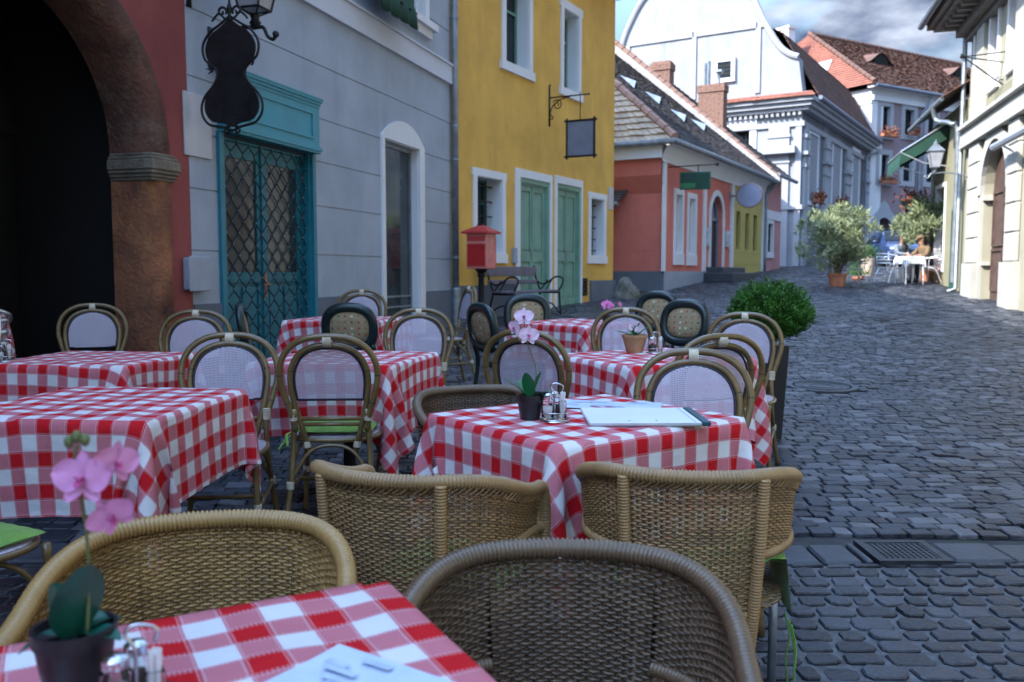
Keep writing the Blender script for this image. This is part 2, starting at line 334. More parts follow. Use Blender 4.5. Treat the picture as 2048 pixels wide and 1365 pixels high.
def cobble_mat(name, c1, c2, c3, rough=.45):
    m = bpy.data.materials.new(name); m.use_nodes = True; nt = m.node_tree; N = nt.nodes.new; L = nt.links.new
    b = nt.nodes['Principled BSDF']; g = N('ShaderNodeNewGeometry'); tc = N('ShaderNodeTexCoord')
    r = N('ShaderNodeValToRGB'); e = r.color_ramp.elements; e[0].color = (*c1, 1); e[1].color = (*c3, 1); e[1].position = 1; k = e.new(.62); k.color = (*c2, 1)
    L(g.outputs['Random Per Island'], r.inputs[0])
    n = N('ShaderNodeTexNoise'); n.inputs['Scale'].default_value = 11; n.inputs['Detail'].default_value = 9; n.inputs['Roughness'].default_value = .7; L(tc.outputs['Object'], n.inputs['Vector'])
    mr = N('ShaderNodeMapRange'); mr.inputs[1].default_value = .3; mr.inputs[2].default_value = .7; mr.inputs[3].default_value = .55; mr.inputs[4].default_value = 1.5; L(n.outputs[0], mr.inputs[0])
    big = N('ShaderNodeTexNoise'); big.inputs['Scale'].default_value = .8; big.inputs['Detail'].default_value = 5; L(tc.outputs['Object'], big.inputs['Vector'])
    mb = N('ShaderNodeMapRange'); mb.inputs[1].default_value = .35; mb.inputs[2].default_value = .65; mb.inputs[3].default_value = .8; mb.inputs[4].default_value = 1.25; L(big.outputs[0], mb.inputs[0])
    mm = N('ShaderNodeMath'); mm.operation = 'MULTIPLY'; L(mr.outputs[0], mm.inputs[0]); L(mb.outputs[0], mm.inputs[1])
    mx = N('ShaderNodeVectorMath'); mx.operation = 'SCALE'; L(r.outputs[0], mx.inputs[0]); L(mm.outputs[0], mx.inputs['Scale'])
    L(mx.outputs[0], b.inputs['Base Color'])
    rr = N('ShaderNodeMapRange'); rr.inputs[3].default_value = rough-.14; rr.inputs[4].default_value = rough+.2; L(n.outputs[0], rr.inputs[0]); L(rr.outputs[0], b.inputs['Roughness'])
    n2 = N('ShaderNodeTexNoise'); n2.inputs['Scale'].default_value = 38; n2.inputs['Detail'].default_value = 7; L(tc.outputs['Object'], n2.inputs['Vector'])
    bp = N('ShaderNodeBump'); bp.inputs['Strength'].default_value = .8; bp.inputs['Distance'].default_value = .012; L(n2.outputs[0], bp.inputs['Height']); L(bp.outputs[0], b.inputs['Normal'])
    return m
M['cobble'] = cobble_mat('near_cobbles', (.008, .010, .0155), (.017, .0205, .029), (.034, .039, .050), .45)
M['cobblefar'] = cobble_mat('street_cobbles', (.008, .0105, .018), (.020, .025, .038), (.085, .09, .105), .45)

def gingham():
    m = bpy.data.materials.new('red_gingham'); m.use_nodes = True; nt = m.node_tree; N = nt.nodes.new; L = nt.links.new
    b = nt.nodes['Principled BSDF']; b.inputs['Roughness'].default_value = .8; b.inputs['Specular IOR Level'].default_value = .12; b.inputs['Sheen Weight'].default_value = 0.0
    uv = N('ShaderNodeUVMap'); uv.uv_map = 'UVMap'; sp = N('ShaderNodeSeparateXYZ'); L(uv.outputs[0], sp.inputs[0])
    def mth(op, a, bb=None, c=None):
        n = N('ShaderNodeMath'); n.operation = op
        for i, x in enumerate((a, bb, c)):
            if x is None: continue
            if isinstance(x, (int, float)): n.inputs[i].default_value = x
            else: L(x, n.inputs[i])
        return n.outputs[0]
    P = .109; masks = []; lines = []
    for a, o in ((0, 1), (1, 0)):
        f = mth('FRACT', mth('DIVIDE', sp.outputs[a], P))
        st = mth('LESS_THAN', f, .5); masks.append(st)
        d0 = mth('ABSOLUTE', mth('SUBTRACT', f, .5)); e = mth('MINIMUM', d0, mth('SUBTRACT', .5, d0))   # distance to nearest stripe edge
        ln = mth('LESS_THAN', mth('ABSOLUTE', mth('SUBTRACT', e, .03)), .012)
        dash = mth('LESS_THAN', mth('FRACT', mth('DIVIDE', sp.outputs[o], .0065)), .55)
        lines.append(mth('MULTIPLY', ln, dash))
    s = mth('ADD', masks[0], masks[1])
    r = N('ShaderNodeValToRGB'); r.color_ramp.interpolation = 'CONSTANT'; e = r.color_ramp.elements
    e[0].color = (.78, .79, .82, 1); e[1].color = (.60, .20, .245, 1); e[1].position = .3; k = e.new(.8); k.color = (.60, .014, .022, 1)
    L(mth('MULTIPLY', s, .5), r.inputs[0])
    ln = mth('MAXIMUM', lines[0], lines[1])
    mx = N('ShaderNodeMix'); mx.data_type = 'RGBA'; L(mth('MULTIPLY', ln, .6), mx.inputs[0]); L(r.outputs[0], mx.inputs[6]); mx.inputs[7].default_value = (.75, .62, .68, 1)
    n = N('ShaderNodeTexNoise'); n.inputs['Scale'].default_value = 5; n.inputs['Detail'].default_value = 5; L(uv.outputs[0], n.inputs['Vector'])
    mr = N('ShaderNodeMapRange'); mr.inputs[3].default_value = .86; mr.inputs[4].default_value = 1.1; L(n.outputs[0], mr.inputs[0])
    sc = N('ShaderNodeVectorMath'); sc.operation = 'SCALE'; L(mx.outputs[2], sc.inputs[0]); L(mr.outputs[0], sc.inputs['Scale'])
    L(sc.outputs[0], b.inputs['Base Color'])
    w = N('ShaderNodeTexNoise'); w.inputs['Scale'].default_value = 300; L(uv.outputs[0], w.inputs['Vector'])
    w2 = N('ShaderNodeTexNoise'); w2.inputs['Scale'].default_value = 9; w2.inputs['Detail'].default_value = 3; L(uv.outputs[0], w2.inputs['Vector'])
    bp = N('ShaderNodeBump'); bp.inputs['Strength'].default_value = .25; bp.inputs['Distance'].default_value = .002; L(w.outputs[0], bp.inputs['Height'])
    bp2 = N('ShaderNodeBump'); bp2.inputs['Strength'].default_value = .45; bp2.inputs['Distance'].default_value = .03; L(w2.outputs[0], bp2.inputs['Height']); L(bp.outputs[0], bp2.inputs['Normal'])
    cr = mth('ADD', mth('PINGPONG', sp.outputs[0], .34), mth('PINGPONG', sp.outputs[1], .27)); bp3 = N('ShaderNodeBump'); bp3.inputs['Strength'].default_value = 1; bp3.inputs['Distance'].default_value = .05; L(cr, bp3.inputs['Height']); L(bp2.outputs[0], bp3.inputs['Normal'])
    L(bp3.outputs[0], b.inputs['Normal'])
    # thin cloth lets some light through
    tl = N('ShaderNodeBsdfTranslucent'); L(sc.outputs[0], tl.inputs[0]); ms = N('ShaderNodeMixShader'); ms.inputs[0].default_value = .18
    L(b.outputs[0], ms.inputs[1]); L(tl.outputs[0], ms.inputs[2]); L(ms.outputs[0], nt.nodes['Material Output'].inputs[0])
    return m
M['gingham'] = gingham()

def textile():
    """open weave mesh fabric: fine strands with small square holes"""
    m = bpy.data.materials.new('open_weave_textile'); m.use_nodes = True; nt = m.node_tree; N = nt.nodes.new; L = nt.links.new
    b = nt.nodes['Principled BSDF']; b.inputs['Roughness'].default_value = .6
    tc = N('ShaderNodeTexCoord'); sp = N('ShaderNodeSeparateXYZ'); L(tc.outputs['Object'], sp.inputs[0])
    def mth(op, a, bb=None):
        n = N('ShaderNodeMath'); n.operation = op
        for i, x in enumerate((a, bb)):
            if x is None: continue
            if isinstance(x, (int, float)): n.inputs[i].default_value = x
            else: L(x, n.inputs[i])
        return n.outputs[0]
    yz = mth('ADD', sp.outputs[2], mth('MULTIPLY', sp.outputs[1], .9))
    fx = mth('FRACT', mth('DIVIDE', sp.outputs[0], .0062)); fz = mth('FRACT', mth('DIVIDE', yz, .0062))
    hole = mth('MULTIPLY', mth('LESS_THAN', fx, .46), mth('LESS_THAN', fz, .46))
    n = N('ShaderNodeTexNoise'); n.inputs['Scale'].default_value = 6; L(tc.outputs['Object'], n.inputs['Vector'])
    r = N('ShaderNodeValToRGB'); r.color_ramp.elements[0].color = (.38, .34, .43, 1); r.color_ramp.elements[1].color = (.50, .46, .56, 1); L(n.outputs[0], r.inputs[0])
    L(r.outputs[0], b.inputs['Base Color'])
    t = N('ShaderNodeBsdfTransparent'); ms = N('ShaderNodeMixShader'); L(hole, ms.inputs[0]); L(b.outputs[0], ms.inputs[1]); L(t.outputs[0], ms.inputs[2])
    L(ms.outputs[0], nt.nodes['Material Output'].inputs[0]); return m
M['textile'] = textile()

def wicker_mat(name, a, bcol):
    m = bpy.data.materials.new(name); m.use_nodes = True; nt = m.node_tree; N = nt.nodes.new; L = nt.links.new
    b = nt.nodes['Principled BSDF']; g = N('ShaderNodeNewGeometry'); tc = N('ShaderNodeTexCoord')
    n = N('ShaderNodeTexNoise'); n.inputs['Scale'].default_value = 14; n.inputs['Detail'].default_value = 6; L(tc.outputs['Object'], n.inputs['Vector'])
    ad = N('ShaderNodeMath'); ad.operation = 'MULTIPLY_ADD'; ad.inputs[1].default_value = .45; L(g.outputs['Random Per Island'], ad.inputs[0]); 
    s = N('ShaderNodeMath'); s.operation = 'MULTIPLY'; s.inputs[1].default_value = .6; L(n.outputs[0], s.inputs[0]); L(s.outputs[0], ad.inputs[2])
    r = N('ShaderNodeValToRGB'); r.color_ramp.elements[0].color = (*a, 1); r.color_ramp.elements[1].color = (*bcol, 1); r.color_ramp.elements[0].position = .15; r.color_ramp.elements[1].position = .8
    L(ad.outputs[0], r.inputs[0]); L(r.outputs[0], b.inputs['Base Color']); b.inputs['Roughness'].default_value = .38; b.inputs['Coat Weight'].default_value = .15; b.inputs['Coat Roughness'].default_value = .3
    return m
M['wicker'] = wicker_mat('honey_wicker', (.15, .085, .025), (.40, .25, .09))
M['wickerback'] = wicker_mat('brown_wicker', (.10, .058, .022), (.35, .215, .095))
M['wickershade'] = wicker_mat('shaded_wicker', (.04, .027, .016), (.15, .10, .06))  # darker copy of the same wicker, shade put into the colour

def glass_mat():
    m = bpy.data.materials.new('clear_glass'); m.use_nodes = True; b = m.node_tree.nodes['Principled BSDF']
    b.inputs['Base Color'].default_value = (.95, .97, .97, 1); b.inputs['Transmission Weight'].default_value = 1; b.inputs['Roughness'].default_value = .02; b.inputs['IOR'].default_value = 1.3
    return m
M['clear'] = glass_mat()

def lathe_tex(name):   # padded panel: beige with small coloured squares
    m = bpy.data.materials.new(name); m.use_nodes = True; nt = m.node_tree; N = nt.nodes.new; L = nt.links.new
    b = nt.nodes['Principled BSDF']; b.inputs['Roughness'].default_value = .85; tc = N('ShaderNodeTexCoord')
    sp = N('ShaderNodeSeparateXYZ'); L(tc.outputs['Object'], sp.inputs[0])
    def mth(op, a, bb=None):
        n = N('ShaderNodeMath'); n.operation = op
        for i, x in enumerate((a, bb)):
            if x is None: continue
            if isinstance(x, (int, float)): n.inputs[i].default_value = x
            else: L(x, n.inputs[i])
        return n.outputs[0]
    u = mth('DIVIDE', sp.outputs[0], .05); v = mth('DIVIDE', sp.outputs[2], .045)
    iu = mth('FLOOR', u); iv = mth('FLOOR', v); mu = mth('LESS_THAN', mth('ABSOLUTE', mth('SUBTRACT', mth('FRACT', u), .5)), .16); mv = mth('LESS_THAN', mth('ABSOLUTE', mth('SUBTRACT', mth('FRACT', v), .5)), .16)
    cb = N('ShaderNodeCombineXYZ'); L(iu, cb.inputs[0]); L(iv, cb.inputs[1]); wn = N('ShaderNodeTexWhiteNoise'); L(cb.outputs[0], wn.inputs[0])
    r = N('ShaderNodeValToRGB'); r.color_ramp.interpolation = 'CONSTANT'; e = r.color_ramp.elements; e[0].color = (.40, .03, .03, 1); e[1].position = .85; e[1].color = (.03, .09, .06, 1)
    for p, c in ((.3, (.62, .56, .42, 1)), (.55, (.30, .12, .06, 1))): k = e.new(p); k.color = c
    L(wn.outputs[0], r.inputs[0]); n = N('ShaderNodeTexNoise'); n.inputs['Scale'].default_value = 60; L(tc.outputs['Object'], n.inputs['Vector'])
    r2 = N('ShaderNodeValToRGB'); r2.color_ramp.elements[0].color = (.20, .15, .085, 1); r2.color_ramp.elements[1].color = (.40, .32, .19, 1); L(n.outputs[0], r2.inputs[0])
    mx = N('ShaderNodeMix'); mx.data_type = 'RGBA'; L(mth('MULTIPLY', mu, mv), mx.inputs[0]); L(r2.outputs[0], mx.inputs[6]); L(r.outputs[0], mx.inputs[7]); L(mx.outputs[2], b.inputs['Base Color'])
    return m
M['padpanel'] = lathe_tex('speckled_upholstery')
M['scloth'] = M['gingham']

exec_parts = []
# ================================================================ THE SETTING: ground and paving
def mesh_np(name, V, F, mat_, parent=None, smooth=False):
    me = bpy.data.meshes.new(name); me.from_pydata(V, [], F); me.update(); me.materials.append(mat_)
    if smooth: me.polygons.foreach_set('use_smooth', [True]*len(me.polygons))
    o = bpy.data.objects.new(name, me); C.objects.link(o)
    if parent: o.parent = parent
    return o
def ground():
    ys = [-30, -10, 0, 1, 2, 3, 4, 5, 6, 7, 8, 8.75, 10, 12, 13, 14, 16, 17.4, 19, 20, 21.5, 23, 24.5, 26, 28, 30, 33, 36, 40, 45, 52, 60, 75, 90, 150, 400, 1500]
    xs = [-900, -200, -40, -20, -10, -5, 0, 5, 10, 15, 20, 30, 60, 200, 900]
    V = [(x, y, G(y)-.022) for y in ys for x in xs]; n = len(xs)
    F = [(j*n+i, j*n+i+1, (j+1)*n+i+1, (j+1)*n+i) for j in range(len(ys)-1) for i in range(n-1)]
    tag(mesh_np('ground', V, F, M['jointdark'], None, True), kind='structure')
ground()
BAND0, BAND1 = 3.66, 3.92
def stones(y0, y1, xr, rowh, pw, gap, hgt, seed, jit=.12, wave=.0, cham=.22, rough=1.0):
    r = random.Random(seed); V = []; F = []; y = y0; row = 0
    while y < y1:
        h = rowh*r.uniform(.88, 1.12)
        if y+h > y1+.02: h = max(.05, y1-y)
        xa, xb = xr(y); x = xa-r.uniform(0, pw); ph = r.uniform(0, 6.28)
        while x < xb:
            w = pw*r.uniform(.72, 1.38)
            cx, cy = x+w/2, y+h/2
            if not any(math.hypot((cx-a)/c, (cy-b)/c) < 1 for a, b, c in HOLES):
                hw, hh = w/2-gap*r.uniform(.35, .8), h/2-gap*r.uniform(.35, .8)
                c = cham*min(hw, hh)*r.uniform(.6, 1.6); pts = [(-hw, -hh+c), (-hw+c, -hh), (hw-c, -hh), (hw, -hh+c), (hw, hh-c), (hw-c, hh), (-hw+c, hh), (-hw, hh-c)]
                ang = r.gauss(0, .03)+math.sin(cx*1.3+ph*.1+cy*.9)*.04*wave; ca, sa = math.cos(ang), math.sin(ang)
                tx, ty = r.gauss(0, .025)*rough, r.gauss(0, .03)*rough; dz = r.gauss(0, .0025)*rough
                wy = math.sin(cx*.55+cy*.2)*.16*wave+math.sin(cx*1.7+1)*.04*wave
                b = len(V); zs = G(cy)
                P = [(px*ca-py*sa+r.uniform(-jit, jit)*c, px*sa+py*ca+r.uniform(-jit, jit)*c) for px, py in pts]
                for k, (lvl, f) in enumerate(((-.02, 1.0), (hgt-.005, .985), (hgt, .91))):
                    for (px, py) in P: V.append((cx+px*f, cy+wy+py*f, G(cy+wy+py*f)+lvl+dz+(tx*px+ty*py if k else 0)))
                V.append((cx, cy+wy, zs+hgt+dz+.002+(G(cy+wy)-zs)))
                for q in range(8):
                    n = (q+1) % 8
                    F.append((b+q, b+n, b+8+n, b+8+q)); F.append((b+8+q, b+8+n, b+16+n, b+16+q)); F.append((b+16+q, b+16+n, b+24))
            x += w
        y += h; row += 1
    return V, F
HOLES = [(2.96, 8.3, .34)]
# the near paving: worn stones in straight rows with wide sandy joints
def jb():
    mb = MB(); ys = [0.5, 1.5, 2.5, 3, BAND0]; xs = [-4, -1, 1, 3, 6, 9]
    V = [(x, y, G(y)-.007) for y in ys for x in xs]; n = len(xs)
    F = [(j*n+i, j*n+i+1, (j+1)*n+i+1, (j+1)*n+i) for j in range(len(ys)-1) for i in range(n-1)]
    tag(mesh_np('joint_sand', V, F, M['joint']), kind='structure')
jb()
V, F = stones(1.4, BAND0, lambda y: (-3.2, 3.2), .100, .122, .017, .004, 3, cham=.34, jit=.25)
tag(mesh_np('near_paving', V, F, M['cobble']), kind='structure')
V, F = stones(BAND1+.01, 11.0, lambda y: (-.5-.62*y if y < 6.5 else -1.9-.3*y, .72*y+.6), .092, .116, .005, .0025, 5, wave=1.0, cham=.16, rough=1.1, jit=.2)
V2, F2 = stones(11.0, 24.0, lambda y: (-1.9+.3*(y-11)-1 if y < 20 else 3.2+.5*(y-20), min(.62*y+.4, 11.3+.3*(y-20))), .125, .145, .008, .003, 6, wave=1.0, cham=.2, rough=1.3)
nb = len(V); V += V2; F += [tuple(i+nb for i in f) for f in F2]
V2, F2 = stones(24.0, 37.0, lambda y: (5.2+.55*(y-24), 13+.3*(y-24)), .24, .26, .012, .004, 8, wave=1.0, cham=.2, rough=1.3)
nb = len(V); V += V2; F += [tuple(i+nb for i in f) for f in F2]
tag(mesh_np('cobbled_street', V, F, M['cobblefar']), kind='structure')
# gutter course of long slabs with the drain grate let into it
def band():
    mb = MB(); r = random.Random(4); x = -3.4
    while x < 3.6:
        w = r.uniform(.17, .38); x1 = x+w
        if x1 > 1.56 and x < 1.90:
            if x < 1.53: mb.bbox(x+.006, 1.555, BAND0+.01, BAND1-.005, -.01, G(3.95)+.006, .006)
            x = 1.905; continue
        mb.bbox(x+.006, x1-.006, BAND0+.01+r.uniform(0, .01), BAND1-.005, -.01, G(3.95)+.003+r.uniform(-.005, .005), .01); x = x1
    tag(mb.build('gutter_course', M['slab']), kind='structure')
band()
def grate():
    x0, x1, y0, y1, z = 1.57, 1.89, 3.65, 3.94, G(3.95)+.005
    root = empty('drain_grate', ((x0+x1)/2, 3.795, z), 0, 'square cast iron drain grate set in the gutter course of the cobbles', 'drain grate')
    f = MB(); a, b = (x1-x0)/2, (y1-y0)/2
    f.box(-a, -a+.035, -b, b, -.02, .008); f.box(a-.035, a, -b, b, -.02, .008); f.box(-a+.035, a-.035, -b, -b+.035, -.02, .008); f.box(-a+.035, a-.035, b-.035, b, -.02, .008)
    f.build('frame', M['castiron'], root)
    g = MB(); ia, ib = a-.04, b-.04; nx, ny = 10, 9
    for i in range(nx+1):
        u = -ia+2*ia*i/nx; g.box(u-.006, u+.006, -ib, ib, -.02, .006)
    for j in range(ny+1):
        v = -ib+2*ib*j/ny; g.box(-ia, ia, v-.006, v+.006, -.018, .004)
    g.build('grid', M['castiron'], root)
grate()
def manhole():
    x, y = 2.96, 8.3; root = empty('manhole_cover', (x, y, G(y)), 0, 'round manhole cover with raised rings lying in the cobbles beyond the chairs', 'manhole cover')
    root.rotation_euler = (math.atan((G(9)-G(7.5))/1.5), 0, 0)
    MB().lathe([(.25, -.01), (.25, .012), (.235, .012), (.235, .006), (.20, .006), (.20, .011), (.185, .011), (.185, .006), (.12, .006), (.12, .011), (.105, .011), (.105, .006), (0.0, .006)], 40).build('lid', M['slab'], root)
    MB().lathe([(.325, -.01), (.325, .012), (.27, .012), (.27, -.01)], 40).build('rim', M['slab'], root)
manhole()

# ================================================================ building helpers (local: x along facade, y inwards, z up)
def wall(mb, x0, x1, z0, z1, holes=(), depth=8, t=.25, grooves=(), gd=.012, gh=.008, back=True):
    xs = {x0, x1}; zs = {z0, z1}
    for h in holes: xs |= {h[0], h[1]}; zs |= {h[2], h[3]}
    for g in grooves: zs |= {g-gh, g+gh}
    xs = sorted(x for x in xs if x0-1e-6 <= x <= x1+1e-6); zs = sorted(z for z in zs if z0-1e-6 <= z <= z1+1e-6)
    inh = lambda x, z: any(h[0] < x < h[1] and h[2] < z < h[3] for h in holes)
    for i in range(len(xs)-1):
        for j in range(len(zs)-1):
            cx, cz = (xs[i]+xs[i+1])/2, (zs[j]+zs[j+1])/2
            if inh(cx, cz): continue
            y = gd if any(abs(cz-g) < gh for g in grooves) else 0
            mb.add([(xs[i], y, zs[j]), (xs[i+1], y, zs[j]), (xs[i+1], y, zs[j+1]), (xs[i], y, zs[j+1])], [(0, 1, 2, 3)])
            if y:
                for z in (zs[j], zs[j+1]): mb.add([(xs[i], 0, z), (xs[i+1], 0, z), (xs[i+1], gd, z), (xs[i], gd, z)], [(0, 1, 2, 3)])
    for h in holes:
        a, b, c, d = h[:4]; rise = h[4] if len(h) > 4 else 0; tt = h[5] if len(h) > 5 else t
        mb.add([(a, 0, c), (a, tt, c), (a, tt, d-rise), (a, 0, d-rise)], [(0, 1, 2, 3)])
        mb.add([(b, 0, c), (b, tt, c), (b, tt, d-rise), (b, 0, d-rise)], [(3, 2, 1, 0)])
        mb.add([(a, 0, c), (b, 0, c), (b, tt, c), (a, tt, c)], [(0, 1, 2, 3)])
        if not rise: mb.add([(a, 0, d), (b, 0, d), (b, tt, d), (a, tt, d)], [(3, 2, 1, 0)])
        else:
            P = arcpts(a, b, d, rise)
            for (xa, za), (xb, zb) in zip(P, P[1:]):
                mb.add([(xa, 0, za), (xb, 0, zb), (xb, tt, zb), (xa, tt, za)], [(3, 2, 1, 0)])
                mb.add([(xa, 0, za), (xb, 0, zb), (xb, 0, d), (xa, 0, d)], [(0, 1, 2, 3)])
    if back:
        mb.add([(x0, 0, z0), (x0, depth, z0), (x0, depth, z1), (x0, 0, z1), (x1, 0, z0), (x1, depth, z0), (x1, depth, z1), (x1, 0, z1)],
               [(3, 2, 1, 0), (4, 5, 6, 7), (1, 5, 6, 2), (3, 7, 6, 2)])
    return mb
def arcpts(a, b, top, rise, n=14):
    cx, hw = (a+b)/2, (b-a)/2
    if rise >= hw*.98: return [(cx-hw*math.cos(math.pi*k/n), top-rise+rise*math.sin(math.pi*k/n)) for k in range(n+1)]
    rad = (hw*hw+rise*rise)/(2*rise); A = math.asin(hw/rad)
    return [(cx+rad*math.sin(-A+2*A*k/n), top-rad+rad*math.cos(-A+2*A*k/n)) for k in range(n+1)]
def ring(mb, a, b, c, d, w, y0, y1, bottom=True, wb=None, top=None, ext=0):
    """four butted boxes around the rectangle a..b, c..d"""
    wb = w if wb is None else wb; tp = w if top is None else top
    mb.box(a-w, a, y0, y1, c, d); mb.box(b, b+w, y0, y1, c, d); mb.box(a-w-ext, b+w+ext, y0, y1, d, d+tp)
    if bottom: mb.box(a-w-ext, b+w+ext, y0-(.02 if ext or wb != w else 0), y1, c-wb, c)
    return mb
def lining(mb, a, b, c, d, y0, y1, th=.012):
    mb.box(a, a+th, y0, y1, c, d); mb.box(b-th, b, y0, y1, c, d); mb.box(a+th, b-th, y0, y1, d-th, d); mb.box(a+th, b-th, y0, y1, c, c+th)
def window(root, a, b, c, d, t, fmat, cols=2, bars=(.5,), w=.05, trim=None, tw=.1, tproud=.03, sill=True, gmat=None, wb=None, lin=True, name='window', thick=.045, mw=.028, ext=0, top=None):
    f = MB(); y0, y1 = t-thick, t
    f.box(a, a+w, y0, y1, c, d); f.box(b-w, b, y0, y1, c, d); f.box(a+w, b-w, y0, y1, d-w, d); f.box(a+w, b-w, y0, y1, c, c+w)
    for k in range(1, cols):
        x = a+(b-a)*k/cols; f.box(x-mw, x+mw, y0-.004, y1-.002, c+w, d-w)
    for q in bars:
        z = c+(d-c)*q; f.box(a+w, b-w, y0+.004, y1-.004, z-mw*.7, z+mw*.7)
    o = f.build(name, fmat, root)
    g = MB(); g.box(a+w*.5, b-w*.5, t-.012, t-.004, c+w*.5, d-w*.5); g.build('pane', gmat or M['glass'], o)
    if trim:
        s = MB(); ring(s, a, b, c, d, tw, -tproud, .0 if not lin else 0, bottom=True, wb=wb, ext=ext, top=top)
        if lin: lining(s, a, b, c, d, 0.001, t-thick-.001)
        s.build('surround', trim, o)
    return o
def tile_roof(mb, p00, p10, p11, p01, nu, nv, th=.025, seed=1, jit=.012):
    """overlapping tiles on the patch p00-p10 (eave), p01-p11 (upper edge)"""
    r = random.Random(seed); P = [Vector(p) for p in (p00, p10, p11, p01)]
    def at(u, v): return (P[0]*(1-u)+P[1]*u)*(1-v)+(P[3]*(1-u)+P[2]*u)*v
    N = (P[1]-P[0]).cross(P[3]-P[0]); N = N if N.length > 1e-6 else (P[1]-P[0]).cross(P[2]-P[0]); N.normalize()
    if N.z < 0: N = -N
    for j in range(nv):
        off = .5*(j % 2)
        rowlen = ((P[0]*(1-j/nv)+P[3]*j/nv)-(P[1]*(1-j/nv)+P[2]*j/nv)).length/max(1e-6, (P[1]-P[0]).length)
        n = max(1, int(nu*rowlen)+1)
        for i in range(-1, n):
            u0 = max(0, (i+off)/n); u1 = min(1, (i+1+off)/n)
            if u1-u0 < 1e-4: continue
            g = .03/n; dz = r.uniform(0, jit); v0 = j/nv-.15/nv+r.uniform(-.06, .06)/nv; v1 = (j+1)/nv
            a, b, c, d = at(u0+g, v0), at(u1-g, v0), at(u1-g, min(1, v1)), at(u0+g, min(1, v1))
            lo = N*(th+dz+r.uniform(0, jit)*.5); lo2 = N*(th+dz); hi = N*.004
            m = (a+b)/2-(d-a)*.1
            mb.add([a+lo, b+lo2, c+hi, d+hi, a, b], [(0, 1, 2, 3), (4, 5, 1, 0), (4, 0, 3), (5, 2, 1)])
    for q in ((P[0], P[1], P[2], P[3]),): mb.add([p-N*.02 for p in q], [(0, 1, 2, 3)])
    return mb
def ridge_caps(mb, a, b, r=.09, step=.33, seed=3):
    a, b = Vector(a), Vector(b); n = max(1, int((b-a).length/step)); rr = random.Random(seed)
    for i in range(n):
        p, q = a+(b-a)*(i/n), a+(b-a)*((i+1.12)/n)
        mb.tube([p+Vector((0, 0, rr.uniform(-.01, .01))), q], [r*1.12, r*.92], 8)
    return mb
def bars_tube(mb, segs, r, n=6):
    for a, b in segs: mb.tube([a, b], r, n)
def scroll(c, r0, turns, ax, ay, a0=0, n=26, sgn=1):
    c, ax, ay = Vector(c), Vector(ax), Vector(ay)
    return [c+(ax*math.cos(a0+sgn*k/n*turns*6.283)+ay*math.sin(a0+sgn*k/n*turns*6.283))*r0*(1-.82*k/n) for k in range(n+1)]

# ================================================================ LEFT SIDE: grey plastered house (shop) and dark red arch house
GF = Frame(-.93, 13.5, .3053, 1.0); YF = Frame(-.93, 13.5, .53, 1.0); PF = Frame(3.69, 21.5, .556, 1.0)
RF = Frame(10.73, 20.9, -.29, -1.0); CS = Frame(11.75, 36, .62, 1.0); CF = Frame(11.75, 36, 1.0, -.62); MF = Frame(19.4, 48, .858, .514)

